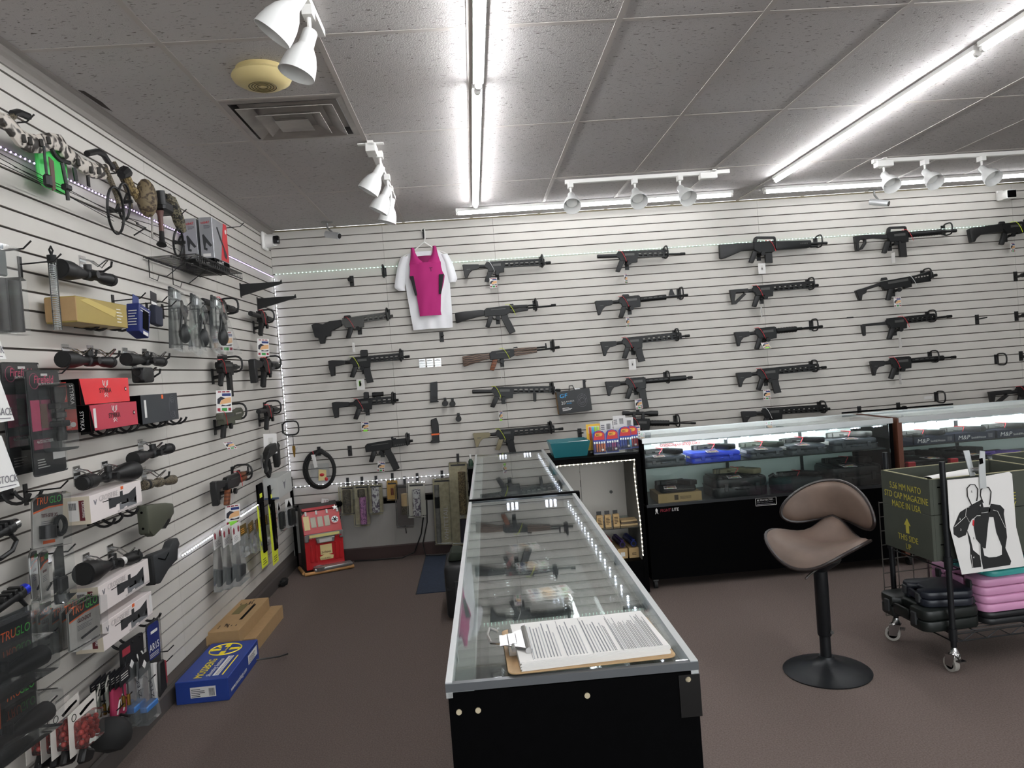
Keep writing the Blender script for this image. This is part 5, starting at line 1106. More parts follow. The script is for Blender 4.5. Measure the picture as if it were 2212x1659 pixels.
# spring tube
t = T('spring_tube', 'clear tube with a coiled spring hanging from a peg', 'tube', (0.11, -3.679, 2.207), WL); 
MB().tube([(0, 0, -.02), (0, 0, -.05)], .0165, 14).build('cap', RUBBER, t); MB().tube([(.0, 0, -.02), (.012, 0, .0), (0, 0, .014), (-.012, 0, .0), (0, 0, -.02)], .004, 6).build('hang_loop', RUBBER, t)
MB().tube([(0, 0, -.05), (0, 0, -.31)], .0155, 14).build('clear_tube', CLEAR, t)
MB().tube([(.0105 * math.cos(a), .0105 * math.sin(a), -.055 - .245 * a / (2 * PI * 30)) for a in [k * PI / 4 for k in range(240)]], .0016, 4).build('spring', ALU, t)
# ---- blister packs
def scopepack(label, p, w, h, tilt=0., yaw=0.):
    t = T('riflescope_pack', label, 'blister pack', p, WL + yaw, tilt, 'pink riflescope packs')
    PK = mat('pink print', '#b04a68', .5); DK = mat('black card', '#1a1a1d', .5)
    MB().prism(rrect(0, w, 0, h, .008, 2), -.001, .001).build('card', DK, t, 0)
    decal(t, 'pink_print', PK, (.006, -.001, h * .42), FRONT, w * .62, h * .3); decal(t, 'pink_print', mat('dark pink print', '#7c3548', .5), (.006, -.001, h * .24), FRONT, w * .5, h * .1); decal(t, 'brown_print', mat('brown print', '#6e5545', .6), (w * .3, -.0016, h * .44), FRONT, w * .22, h * .24)
    for k, q in enumerate((0.115, .13)): MB().tube([(w * .2 + .028 * math.cos(a * PI / 10), -.0016, h * .905 + .028 * math.sin(a * PI / 10)) for a in range(20)], .0013, 4, True).build('logo_ring', PK, t, 0) if k == 0 else None
    text(t, 'Firefield', (w * .17, -.002, h * .885), FRONT, w * .2, mat('bright pink print', '#d0466f', .5), shear=.15, sx=.95); text(t, 'TACTICAL 4x32 RIFLESCOPE', (w * .3, -.002, h * .862), FRONT, .0125, PAPER, sx=.88)
    decal(t, 'paper_label', PAPER, (w * .58, -.0014, h * .12), FRONT, w * .4, h * .075)
    vlines(t, 'bullet_print', mat('pale print'), (w * .1, -.001, h * .06), FRONT, w * .38, h * .1, 4, .35, ragged=.5)
    text(t, '4x32TACTICAL', (w * .12, -.0015, h * .3), FRONT, .016, mat('pale print'))
    x = w * .68; pr = [(h * .3, .017), (h * .36, .02), (h * .4, .014), (h * .52, .0135), (h * .53, .022), (h * .58, .022), (h * .59, .0135), (h * .66, .016), (h * .76, .027), (h * .84, .028)]
    MB().tube([(x, -.028, z) for z, r in pr], [r for z, r in pr], 14).build('scope', BLK, t)
    for z in (.44, .62): MB().box(x - .03, x + .026, -.05, -.004, h * z, h * z + .022).bevel(.003).build('scope_ring', BLK, t)
    MB().prism(rrect(w * .3, w * .98, h * .2, h * .87, .015, 3), -.058, -.002).build('blister', CLEAR, t, 0)
    MB().prism(rrect(-.006, w + .006, -.006, h + .006, .012, 3), -.004, .003).build('clear_shell', CLEAR, t, 0)
    decal(t, 'hang_slot', PAPER, (w * .42, -.001, h * .955), FRONT, w * .2, .009)
    return t
scopepack('black and pink riflescope pack in front, beside the red cartons', (0.135, -3.951, 1.362), .2, .37)
scopepack('black and pink riflescope pack behind, at the left', (0.05, -3.946, 1.371), .215, .395)
def lettered(label, p, w, h, tilt=0., yaw=0., what='card', group='orange-green lettered packs', sub='GLO-DOT'):
    t = T('blister_pack', label, 'blister pack', p, WL + yaw, tilt, group)
    pts = [(0, 0), (w, 0), (w, h * .95), (w * .8, h), (w * .2, h * .97), (0, h * .86)]
    MB().prism(pts, -.001, .001).build('card', mat('grey print card', '#c4c1bb', .5, noise=.25, scale=14), t, 0)
    decal(t, 'black_header', mat('black card'), (0, -.001, 0), FRONT, pts=[(.0, h * .66), (w * .5, h * .74), (w, h * .76), (w, h * .95), (w * .8, h), (w * .2, h * .97), (0, h * .86)])
    decal(t, 'orange_arc', ORANGE, (0, -.0012, 0), FRONT, pts=[(0, h * .63), (w * .5, h * .72), (w, h * .74), (w, h * .77), (w * .5, h * .75), (0, h * .665)])
    text(t, 'TRU', (w * .06, -.002, h * .79), (V3((1, 0, .05)), V3((0, 0, 1))), w * .2, ORANGE, shear=.15, sx=1.05); text(t, 'GLO', (w * .5, -.002, h * .805), (V3((1, 0, .05)), V3((0, 0, 1))), w * .2, mat('bright green print', '#46b04a', .5), shear=.15, sx=1.05)
    text(t, sub, (w * .24, -.0015, h * .55), FRONT, w * .1, mat('maroon print'), shear=.1)
    vlines(t, 'print', mat('grey print'), (w * .25, -.001, h * .36), FRONT, w * .5, h * .14, 4, .3, ragged=.4)
    if what == 'ring':
        MB().tube([(w * .72 + .032 * math.cos(a * PI / 9), -.02, h * .36 + .032 * math.sin(a * PI / 9)) for a in range(18)], .009, 7, True).build('sight_ring', BLK, t)
        MB().tube([(w * .25, -.025, h * .16), (w * .25, -.025, h * .4)], .027, 14).build('sight_body', BLK, t); MB().box(w * .34, w * .58, -.03, -.01, h * .3, h * .38).bevel(.003).build('sight_arm', BLK, t); decal(t, 'orange_flash', ORANGE, (w * .3, -.001, h * .05), FRONT, w * .4, h * .06)
    elif what == 'card': MB().tube([(w * .28, -.012, h * .18), (w * .78, -.012, h * .26)], .004, 8).build('sight_rod', DKGREY, t)
    MB().prism([(x * 1.06 - w * .03, z * 1.05 - h * .025) for x, z in pts], -.03, .004).build('clear_shell', CLEAR, t, 0)
    return t
lettered('clear sight pack with black ring sight, above the grouped packs', (0.12, -3.974, 1.108), .185, .19, -.12, what='ring', sub='TITE-SITE XS')
lettered('lettered clear pack left in the narrow group under the ring sight pack', (0.07, -3.923, 0.916), .12, .17, -.08, .35)
lettered('lettered clear pack middle in the narrow group under the ring sight pack', (0.115, -3.945, 0.915), .12, .17, -.08, .3)
t = T('clear_pack', 'empty-looking clear pack at the right of the narrow group', 'blister pack', (0.17, -3.963, 0.902), WL, -.05); MB().prism([(0, 0), (.08, 0.02), (.075, .19), (.04, .2), (0, .17)], -.035, .002).build('clear_shell', CLEAR, t, 0); MB().prism([(.01, .03), (.06, .04), (.06, .09), (.01, .09)], -.02, -.004).bevel(.005).build('small_part', BLK, t)
lettered('lettered pack hanging in front of the white cartons', (0.19, -3.931, 0.723), .21, .15, -.06)
lettered('lettered pack just behind the one in front of the white cartons', (0.13, -3.87, 0.712), .215, .15, -.06)
lettered('lettered pack, rearmost of the row left of the white cartons', (0.08, -3.853, 0.7), .2, .15, -.06)
def scope_clam(label, p, w, h, tilt):
    """p = lower right corner; clear shell with a scope across and a printed corner card"""
    t = T('scope_clamshell', label, 'clamshell', p, WL, tilt, 'scope clamshells at the lower left')
    MB().prism([(-w, 0), (0, 0), (0, h), (-w, h)], -.001, .001).build('card', mat('dark grey card', '#5a5a5c', .5, noise=.4, scale=9), t, 0)
    decal(t, 'black_panel', mat('black card'), (-.19, -.001, .02), FRONT, .185, h - .03); decal(t, 'orange_arc', ORANGE, (-.2, -.0012, .06), FRONT, .008, h - .08)
    text(t, 'TRU', (-.17, -.002, h * .68), FRONT, .042, ORANGE, shear=.12); text(t, 'GLO', (-.098, -.002, h * .68), FRONT, .042, mat('bright green print'), shear=.12)
    pr = [(-w + .03, .022), (-w + .1, .022), (-.26, .016), (-.2, .016), (-.16, .024), (-.09, .034), (-.02, .035)]
    MB().tube([(x, -.04, h * .22) for x, r in pr], [r for x, r in pr], 14).build('scope', BLK, t)
    MB().tube([(-.22, -.04, h * .22), (-.22, -.04, h * .22 + .04)], .016, 10).build('turret', BLK, t)
    MB().prism(rrect(-w, .01, -.012, h * .6, .02, 3), -.085, -.002).build('blister', CLEAR, t, 0); MB().prism([(-w, -.01), (.012, -.01), (.012, h + .02), (-w, h + .02)], -.004, .003).build('clear_shell', CLEAR, t, 0)
    return t
scope_clam('clear scope clamshell with lettered corner at the lower left edge', (0.13, -4.049, 0.72), .36, .19, -.06)
scope_clam('lowest clear scope clamshell at the lower left edge', (0.13, -4.052, 0.528), .38, .19, -.06)
t = T('clear_pack', 'clear plastic sheet pack catching bright glints beside the upper scope clamshell', 'blister pack', (0.11, -4.008, 0.73), WL, -.06); MB().prism([(0, 0), (.12, .0), (.12, .2), (0, .2)], -.04, .002).build('clear_shell', CLEAR, t, 0)
# navy pack, pouch pack, clamshells
t = T('hanging_pack', 'navy retail pack with dark side window on a peg right of the gold carton', 'pack', (0.12, -3.139, 1.919), WL, -.2)
MB().prism([(0, 0), (.1, -.012), (.12, .13), (.0, .135)], -.06, 0).bevel(.003).build('carton', mat('navy pack', '#1d2a66', .45), t); decal(t, 'dark_window', LAM, (.035, -.0605, .02), FRONT, .06, .09); vlines(t, 'print', mat('pale print'), (.01, -.0605, .1), FRONT, .09, .025, 2, .3); decal(t, 'white_foot', PAPER, (.04, -.0605, -.006), FRONT, .05, .016)
MB().box(.0, .06, -.03, -.028, .13, .18).build('hang_card', NAVY, t, 0); vlines(t, 'print', mat('pale print'), (-.0004, -.01, .03), (V3((0, -1, 0)), V3((0, 0, 1))), .04, .08, 6, .3, ragged=.3)
t = T('hanging_pack', 'small black pouch pack with white header card', 'pack', (0.11, -2.863, 1.972), WL, -.12); MB().prism(rrect(0, .09, 0, .1, .012, 3), -.035, 0).bevel(.008, 2).build('pouch', mat('dark navy nylon', '#1f2333', .8), t); MB().box(.0, .07, -.012, -.01, .1, .17).build('header_card', mat('black card'), t, 0); decal(t, 'white_strip', PAPER, (.005, -.0125, .105), FRONT, .06, .014)
for i, (px, d_) in enumerate((((0.1, -2.622, 1.86), 'farthest left'), ((0.12, -2.408, 1.858), 'middle'), ((0.15, -2.164, 1.872), 'rightmost'))):
    t = T('earmuff_clamshell', 'big clear clamshell of black shooting gear, %s of three' % d_, 'clamshell', px, WL + .0, -.22 if i else -.1, 'big clear clamshells')
    MB().prism([(0, 0), (.19, .02), (.15, .34), (.02, .34)], -.012, .0).build('back_shell', CLEAR, t, 0); MB().frustum((0, .19, -.13, 0), 0.0, (.02, .16, -.03, 0), .33).build('front_shell', CLEAR, t, 0)
    for z, r in ((.09, .05), (.21, .036)): MB().sphere((.095, -.05, z), r, 12, (.9, .6, 1.1)).build('ear_cup', BLK, t)
    MB().tube([(.06, -.04, .1), (.07, -.05, .2), (.095, -.04, .27), (.12, -.05, .2), (.13, -.04, .1)], .007, 6).build('band', BLK, t); MB().box(.05, .12, -.03, -.012, .275, .32).bevel(.004).build('white_insert' if False else 'silver_insert', ALU, t)
# left edge: magazine pack, stock boxes, weapon lights
t = T('magazine_pack', 'clear pack of black magazines at the upper left edge', 'blister pack', (0.13, -3.976, 1.856), WL, 0)
MB().prism([(-.3, 0), (.0, 0), (.0, .19), (-.03, .2), (-.03, .3), (-.3, .3)], -.05, .0).build('clear_shell', CLEAR, t, 0)
for i in range(3): MB().tube([(-.04 - i * .075, -.025, .01), (-.04 - i * .075, -.025, .185)], .026, 12).build('magazine', BLK, t)
MB().prism([(-.29, .2), (-.05, .2), (-.05, .29), (-.29, .29)], -.02, -.004).bevel(.004).build('grey_insert', mat('grey green insert', '#4b5351', .6), t)
for p, word, lab, sz in (((0.2, -4.158, 1.767), 'CK', 'white stock carton corner, highest at the left edge', .17), ((0.2, -4.146, 1.567), 'BRACE', 'white stock carton lettered BRACE at the left edge', .17), ((0.2, -4.148, 1.351), 'SL STOCK', 'white stock carton lettered SL STOCK at the left edge', .17)):
    t = T('stock_carton', lab, 'box', p, WL, -.03, 'white stock cartons')
    MB().prism([(-.34, -.02), (0, .0), (-.075, sz), (-.34, sz)], 0, .14).build('carton', mat('white carton', '#e3e2df', .45), t, 0)
    text(t, word, (-.012, -.001, .018), FRONT, .034, mat('grey print'), align='RIGHT', sx=.9); vlines(t, 'print', mat('grey print'), (-.1, -.0005, .006), FRONT, .08, .006, 1)
    decal(t, 'grey_triangle', mat('grey print card'), (-.34, -.0004, .05), FRONT, pts=[(.15, 0), (.24, .05), (.2, .11), (.15, .11)])
def weapon_light(label, p, m, Ln=.2):
    t = T('weapon_light', label, 'flashlight', p, WL, .12, 'weapon lights at the left edge')
    MB().tube([(-Ln, 0, 0), (-.06, 0, 0), (-.055, 0, 0), (-.03, 0, 0)], [.018, .018, .024, .024], 14).build('body', BLK, t); MB().tube([(-.03, 0, 0), (.0, 0, 0), (.004, 0, 0)], [.02, .02, .017], 14).build('tail', m, t)
    for i in range(4): MB().box(-.06 - i * .03, -.045 - i * .03, -.024, .024, .014, .03).bevel(.002).build('rail_tooth', BLK, t)
    MB().tube([(-.05, -.01, -.02), (-.03, -.012, -.05), (-.06, -.012, -.075), (-.12, -.01, -.08), (-.16, -.01, -.06)], .008, 7).build('lower_loop', BLK, t)
weapon_light('black weapon light with bare silver tip at the left edge', (0.1, -4.026, 1.209), CHROME)
weapon_light('black weapon light with bright blue tip at the left edge', (0.1, -4.005, 0.978), mat('blue anodised tip', '#2438c8', .3, .5))
loop_hook('black double loop hook, lone one at the left edge under the stock cartons', (0, -3.917, 1.298)); 
# stocks
t = T('rifle_stock', 'olive green plastic rifle stock pointing into the room', 'rifle stock', (0.12, -3.128, 1.035), WL, .02)
MB().prism([(0, -.045), (-.005, .05), (.02, .07), (.22, .04), (.3, .02), (.3, -.03), (.25, -.05), (.22, -.045), (.16, -.07), (.05, -.09)], -.022, .022).bevel(.01, 2).build('shell', OLIVE, t); MB().prism([(-.012, -.06), (-.012, .07), (.004, .075), (.004, -.07)], -.024, .024).bevel(.008, 2).build('butt_pad', mat('dark olive pad', '#3d3f33', .8), t); MB().prism([(.16, -.07), (.22, -.046), (.3, -.03), (.26, -.06), (.2, -.085)], -.012, .012).build('lower_rail', BLK, t)
for z in (-.035, .04): MB().tube([(-.0135, 0, z), (-.011, 0, z)], .006, 8).build('screw', LAM, t)
t = T('rifle_stock', 'black plastic rifle stock with curved grip beside the middle white carton', 'rifle stock', (0.12, -3.114, 0.807), WL, .06)
MB().prism([(0, -.07), (-.005, .05), (.02, .06), (.2, .035), (.24, .06), (.3, .06), (.32, .02), (.29, .0), (.27, -.05), (.24, -.05), (.16, -.06), (.05, -.095)], -.024, .024).bevel(.01, 2).build('shell', DKGREY, t); MB().prism([(-.014, -.075), (-.014, .055), (.004, .06), (.004, -.085)], -.025, .025).bevel(.006).build('butt_pad', RUBBER, t); MB().tube([(.05, -.024, .03), (.12, -.025, .0), (.17, -.024, .02)], .003, 5).build('groove', LAM, t)
# ---- compound bows
def pts_rel(P, o): return [V3(p) - V3(o) for p in P]
R1 = [(0.1, -3.909, 2.639), (0.1, -3.878, 2.638), (0.1, -3.84, 2.624), (0.1, -3.808, 2.604), (0.1, -3.752, 2.599), (0.1, -3.685, 2.616), (0.1, -3.598, 2.654), (0.1, -3.531, 2.668), (0.1, -3.498, 2.642), (0.1, -3.433, 2.634), (0.1, -3.362, 2.623), (0.1, -3.277, 2.626), (0.1, -3.185, 2.643), (0.1, -3.136, 2.678)]
o1 = R1[0]
t = T('compound_bow', 'white camouflage compound bow hung sideways high on the left wall', 'bow', o1)
rr = [.022, .03, .036, .036, .038, .036, .034, .036, .036, .032, .034, .036, .034, .02]
b = MB(); b.tube(pts_rel(R1, o1), rr, 10); bmesh.ops.scale(b.b, vec=(.55, 1, 1), verts=b.b.verts[:], space=Matrix.Translation((0, 0, 0))); b.build('riser', CAMOW, t)
for i, a in enumerate(((0.12, -3.814, 2.597), (0.122, -3.778, 2.598), (0.122, -3.705, 2.614), (0.122, -3.652, 2.641), (0.122, -3.442, 2.615), (0.122, -3.338, 2.612), (0.122, -3.273, 2.626))):
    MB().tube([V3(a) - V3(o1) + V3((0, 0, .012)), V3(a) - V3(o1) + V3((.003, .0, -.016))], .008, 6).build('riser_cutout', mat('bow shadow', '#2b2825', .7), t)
for P in ([(0.12, -3.199, 2.651), (0.11, -3.134, 2.614), (0.1, -3.069, 2.566), (0.1, -3.05, 2.518)], [(0.07, -3.002, 2.739), (0.07, -2.937, 2.69), (0.07, -2.881, 2.629), (0.07, -2.857, 2.55)]):
    MB().tube(pts_rel(P, o1), [.013, .013, .012, .010], 6).build('limb', CAMOD, t)
for P in ([(0.1, -3.901, 2.62), (0.1, -3.854, 2.656), (0.1, -3.824, 2.676)],): MB().tube(pts_rel(P, o1), .012, 6).build('limb', CAMOD, t)
for P in ([(0.1, -3.313, 2.689), (0.1, -3.219, 2.727), (0.1, -3.161, 2.73), (0.09, -3.085, 2.706), (0.09, -3.06, 2.7)], [(0.1, -3.835, 2.679), (0.1, -3.794, 2.699), (0.1, -3.731, 2.705)]): MB().tube(pts_rel(P, o1), .014, 7).build('limb_pocket', BLK, t)
def cam(t, o, c, ry, rz_, tilt_, m=BLK):
    c = V3(c) - V3(o)
    MB().tube([c + V3((.0 + .02 * math.sin(a * PI / 12), ry * math.cos(a * PI / 12 + tilt_), rz_ * math.sin(a * PI / 12))) for a in range(24)], .006, 6, True).build('cam_wheel', m, t)
    MB().tube([c + V3((0, -ry * .9, .0)), c, c + V3((0, ry * .6, rz_ * .6))], .007, 6).build('cam_spoke', m, t); MB().tube([c + V3((-.03, 0, 0)), c + V3((.04, 0, 0))], .009, 8).build('axle', m, t)
cam(t, o1, (0.1, -3.091, 2.489), .085, .1, .4); cam(t, o1, (0.1, -2.998, 2.552), .065, .08, .4)
for a, c in (((0.1, -3.927, 2.508), (0.1, -3.138, 2.473)), ((0.1, -3.93, 2.49), (0.1, -3.119, 2.434)), ((0.1, -3.932, 2.473), (0.1, -3.125, 2.45)), ((0.1, -3.852, 2.482), (0.1, -2.856, 2.479))):
    MB().tube(pts_rel([a, c], o1), .0017, 4).build('bow_string', WIRE, t, 0)
MB().tube(pts_rel([(0.13, -3.581, 2.571), (0.13, -3.563, 2.494), (0.13, -3.56, 2.427)], o1), .0075, 7).build('cable_rod', BLK, t); MB().box(-.014, .014, -.02, .02, -.012, .012, Matrix.Translation(V3((0.13, -3.563, 2.477)) - V3(o1))).bevel(.005).build('cable_slide', BLK, t)
MB().tube(pts_rel([(0.14, -3.719, 2.594), (0.14, -3.72, 2.543), (0.14, -3.717, 2.486)], o1), .005, 6).build('arrow_shaft', DKGREY, t); MB().prism([(0, 0), (.03, -.01), (.028, -.12), (.008, -.13)], -.002, .002, 'x', Matrix.Translation(V3((0.14, -3.693, 2.563)) - V3(o1))).build('fletching', mat('brown fletching', '#5a423b', .7), t); MB().box(-.012, .012, -.018, .018, -.03, .02, Matrix.Translation(V3((0.14, -3.714, 2.469)) - V3(o1))).bevel(.008).build('arrow_rest', BLK, t)
MB().tube(pts_rel([(0.13, -3.647, 2.606), (0.13, -3.63, 2.588), (0.13, -3.6, 2.578), (0.13, -3.525, 2.587)], o1), .009, 7).build('sight_frame', BLK, t); MB().tube(pts_rel([(0.12, -3.472, 2.583), (0.12, -3.463, 2.528)], o1), .008, 6).build('stabiliser_mount', BLK, t)
t = T('green_pad', 'bright green rounded plastic block behind the white camouflage bow', 'block', (0.05, -3.527, 2.561), WL); MB().prism(rrect(-.105, .105, -.085, .1, .05, 4), -.02, .0).bevel(.012, 2).build('block', mat('bright green plastic', '#48c85e', .45), t)
o2 = (0.09, -2.948, 2.708)
t = T('compound_bow', 'dark brown camouflage compound bow with quiver, right of the white one', 'bow', o2)
def rel(P): return pts_rel(P, o2)
MB().tube(rel([(0.1, -3.003, 2.679), (0.1, -2.961, 2.706), (0.1, -2.922, 2.71)]), [.02, .03, .02], 8).build('limb_pocket', BLK, t); MB().tube(rel([(0.1, -2.945, 2.686), (0.1, -2.905, 2.644), (0.1, -2.832, 2.604), (0.1, -2.739, 2.598), (0.1, -2.645, 2.605)]), [.018, .02, .022, .022, .02], 8).build('riser', CAMOG, t)
b = MB().sphere(V3((0.13, -2.811, 2.612)) - V3(o2), .085, 14, (.55, .75, 1.15)); b.build('quiver_hood', mat('brown leaf camo', '#6f6148', .7, tex='camo', scale=25, hex2='#3a2d20'), t)
MB().tube(rel([(0.14, -2.661, 2.686), (0.14, -2.652, 2.615)]), .022, 12).build('sight_tube', BLK, t); MB().box(-.04, .04, -.06, .06, -.03, .03, Matrix.Translation(V3((0.12, -2.605, 2.612)) - V3(o2))).bevel(.012).build('sight_base', BLK, t)
MB().tube(rel([(0.1, -2.491, 2.7), (0.1, -2.404, 2.7), (0.1, -2.376, 2.654), (0.1, -2.335, 2.6), (0.1, -2.294, 2.545)]), [.016, .024, .032, .034, .024], 8).build('limb', mat('leafy camo', '#6a634f', .7, tex='camo', scale=38, hex2='#15130f'), t)
MB().tube(rel([(0.1, -2.504, 2.694), (0.1, -2.438, 2.718), (0.1, -2.401, 2.685)]), .012, 6).build('limb_pocket', BLK, t)
cam(t, o2, (0.1, -2.37, 2.467), .07, .07, .4)
MB().tube(rel([(0.13, -2.664, 2.581), (0.13, -2.66, 2.546), (0.13, -2.663, 2.472)]), [.02, .012, .012], 10).build('stabiliser', mat('red brown rubber', '#5b3a33', .5), t); MB().tube(rel([(0.13, -2.663, 2.472), (0.13, -2.667, 2.423), (0.13, -2.678, 2.399)]), [.012, .014, .026], 10).build('stabiliser_end', RUBBER, t); MB().tube(rel([(0.12, -2.738, 2.566), (0.12, -2.761, 2.423)]), .005, 6).build('arrow_shaft', mat('pale arrow', '#8d8882', .5), t)
for a, c in (((0.1, -3.045, 2.445), (0.1, -2.464, 2.415)), ((0.1, -2.978, 2.481), (0.1, -2.39, 2.526)), ((0.1, -2.906, 2.478), (0.1, -2.335, 2.418))): MB().tube(rel([a, c]), .0018, 4).build('bow_string', WIRE, t, 0)
MB().tube(rel([(0.12, -2.966, 2.397), (0.12, -2.828, 2.46), (0.12, -2.929, 2.46)]), .004, 5).build('peep_strap', BLK, t)
peg('peg hook holding the middle big clear clamshell', (.16, -2.42, 2.12)); peg('peg hook holding the leftmost big clear clamshell', (.16, -2.62, 2.11)); peg('peg hook holding the rightmost big clear clamshell', (.16, -2.2, 2.13))
# ---- lower left small goods
HD = mat('slingshot card', '#c9c4bd', .6)
for i, (px, d_) in enumerate((((0.05, -4.006, 0.36), 'leftmost'), ((0.09, -3.987, 0.353), 'second from left'), ((0.135, -4.003, 0.365), 'third from left'), ((0.18, -3.972, 0.352), 'rightmost, with the big black grip'))):
    t = T('slingshot_pack', 'pack of red slingshot balls at the bottom edge, ' + d_, 'blister pack', px, WL, -.05, 'red slingshot ball packs')
    MB().prism([(0, 0), (.19, 0), (.19, .17), (0, .15)], -.001, .001).build('card', HD, t, 0); decal(t, 'black_swirl', LAM, (.02, -.001, .12), FRONT, pts=[(.06, .0), (.12, .014), (.155, .02), (.15, .028), (.1, .022), (.05, .01)]); MB().tube([(.035 + .014 * math.cos(a * PI / 8), -.0015, .13 + .012 * math.sin(a * PI / 8)) for a in range(16)], .0016, 4, True).build('logo_ring', LAM, t, 0)
    b = MB(); random.seed(i)
    for a in range(6):
        for c in range(4): b.sphere((.05 + a * .019 + (c % 2) * .009, -.016 - .007 * ((a + c) % 2), .035 + c * .018), .0098, 8)
    b.build('red_balls', mat('red balls', '#b3352e', .5), t, kind='stuff'); MB().prism(rrect(.03, .175, .015, .115, .012, 2), -.035, -.002).build('blister', CLEAR, t, 0)
    MB().prism([(.02, -.03), (.09, -.05), (.12, -.02), (.05, .02)], -.03, -.004).bevel(.008).build('grip', BLK, t)
for i in range(4):
    t = T('hook_card', 'grey-green card pack above the red ball packs, %s of four' % ('first', 'second', 'third', 'last')[i], 'pack', (.11 + .008 * i, -3.78 + .055 * i, .33 + .012 * i), WL + .35, -.05, 'grey-green card packs'); MB().prism([(0, 0), (.1, 0), (.1, .11), (0, .1)], -.0012, .0012).build('card', mat('grey green card', '#7c8278', .6, noise=.4, scale=30), t, 0); decal(t, 'pale_header', HD, (0, -.0012, .07), FRONT, pts=[(0, 0), (.1, .004), (.1, .04), (0, .03)]); MB().tube([(.02, -.002, .085), (.06, -.002, .095), (.085, -.002, .09)], .003, 4).build('black_swirl', LAM, t)
t = T('rubber_bulb', 'round black rubber bulb hanging near the floor by the ball packs', 'bulb', (0.14, -3.627, 0.247), WL); MB().lathe([(.004, -.045), (.05, -.035), (.078, .0), (.08, .03), (.07, .06), (.04, .085), (.004, .09)], 22, Matrix.Rotation(.5, 4, 'Y')).build('bulb', RUBBER, t); MB().tube([(.06, 0, .05), (.085, -.01, .065), (.05, -.06, .07)], .006, 6).build('rim', RUBBER, t)
t = T('crimson_pouch', 'crimson fabric pouch with white scribble behind the black bulb', 'pouch', (0.11, -3.561, 0.289), WL, -.1); MB().prism(rrect(0, .12, 0, .13, .012, 2), -.018, 0).bevel(.006).build('pouch', mat('crimson fabric', '#97274a', .8), t); MB().tube([(.03, -.019, .02), (.05, -.02, .07), (.075, -.02, .09), (.06, -.02, .05), (.09, -.02, .04), (.08, -.02, .02)], .0035, 5).build('scribble', PAPER, t)
for i in range(7):
    t = T('brush_card', 'narrow brass brush card on the floor-level peg, number %s from the wall' % ('one', 'two', 'three', 'four', 'five', 'six', 'seven')[i], 'brush', V3((0.05, -3.572, 0.304)) + V3((.017 * i, .006 * i, .004 * i)), WL, -.02, 'brass brush cards'); t['label'] = 'narrow brass brush card, %s from the wall in the row of seven' % ('first', 'second', 'third', 'fourth', 'fifth', 'sixth', 'seventh')[i]
    MB().prism([(0, .09), (.09, .1), (.09, .16), (0, .15)], -.001, .001).build('card', mat('black card'), t, 0); MB().tube([(.05, -.006, .09), (.05, -.006, .04)], .003, 6).build('rod', DKGREY, t); MB().tube([(.05, -.006, .045), (.05, -.006, .0)], .008, 8).build('brass_brush', mat('brass', '#8a6a2e', .4, .8), t); vlines(t, 'print', mat('pale print'), (.01, -.0012, .115), FRONT, .06, .03, 3, .3)
t = T('hanging_pack', 'black pack lettered MAX in white above the clear bags', 'pack', (0.1, -3.42, 0.383), WL, -.05); MB().prism(rrect(0, .2, 0, .17, .01, 2), -.012, 0).build('card', mat('black card'), t, 0); text(t, 'MAX', (.015, -.0125, .03), (V3((1, 0, .03)), V3((0, 0, 1))), .085, PAPER, shear=.1, sx=1.15); decal(t, 'red_panel', mat('dark red print'), (.0, -.0122, .12), FRONT, .07, .03)
for i, (px, d_) in enumerate((((0.1, -3.428, 0.206), 'left'), ((0.13, -3.378, 0.182), 'right'))):
    t = T('clear_bag', 'long clear bag with blue band and black letters, %s of two' % d_, 'bag', px, WL, -.04, 'long clear lettered bags'); MB().frustum((0, .13, -.05, 0), 0, (.02, .12, -.012, -.006), .27).build('bag', BAG, t, 0); MB().prism([(.01, .2), (.125, .21), (.12, .29), (.03, .29)], -.016, -.013).build('header', mat('black card'), t, 0); decal(t, 'white_diamond', PAPER, (.05, -.0165, .225), FRONT, pts=[(.02, 0), (.04, .02), (.02, .04), (0, .02)])
    text(t, 'ZTEK', (.065, -.052, .1), (V3((0, .1, 1)), V3((-1, 0, 0))), .035, mat('ink print')); MB().box(.01, .12, -.045, -.008, .05, .075).bevel(.004).build('blue_band', mat('blue band', '#3a6fb0', .5), t); MB().box(.015, .115, -.04, -.01, .005, .05).bevel(.006).build('black_contents', BLK, t)
t = T('magazine_pack', 'navy-topped clear pack lettered AR15 with a black magazine', 'blister pack', (0.12, -3.217, 0.207), WL, -.04); MB().prism(rrect(0, .16, 0, .36, .02, 3), -.001, .001).build('clear_back', CLEAR, t, 0); MB().prism(rrect(.01, .13, .19, .35, .02, 3), -.004, -.002).build('navy_card', mat('navy pack'), t, 0); text(t, 'AR15', (.015, -.0045, .23), FRONT, .045, PAPER); vlines(t, 'print', PAPER, (.04, -.0042, .305), FRONT, .07, .016, 1, .8); vlines(t, 'print', mat('pale print'), (.02, -.0042, .2), FRONT, .09, .022, 3, .3)
MB().prism([(.01, .0), (.05, .0), (.06, .17), (.02, .18)], -.016, -.004).build('white_side', PAPER, t, 0); MB().prism([(.04, .01), (.12, .03), (.11, .17), (.05, .17)], -.03, -.016).bevel(.006).build('magazine', BLK, t); MB().box(.11, .15, -.02, -.008, .04, .15).bevel(.004).build('red_insert', mat('dark red print'), t)
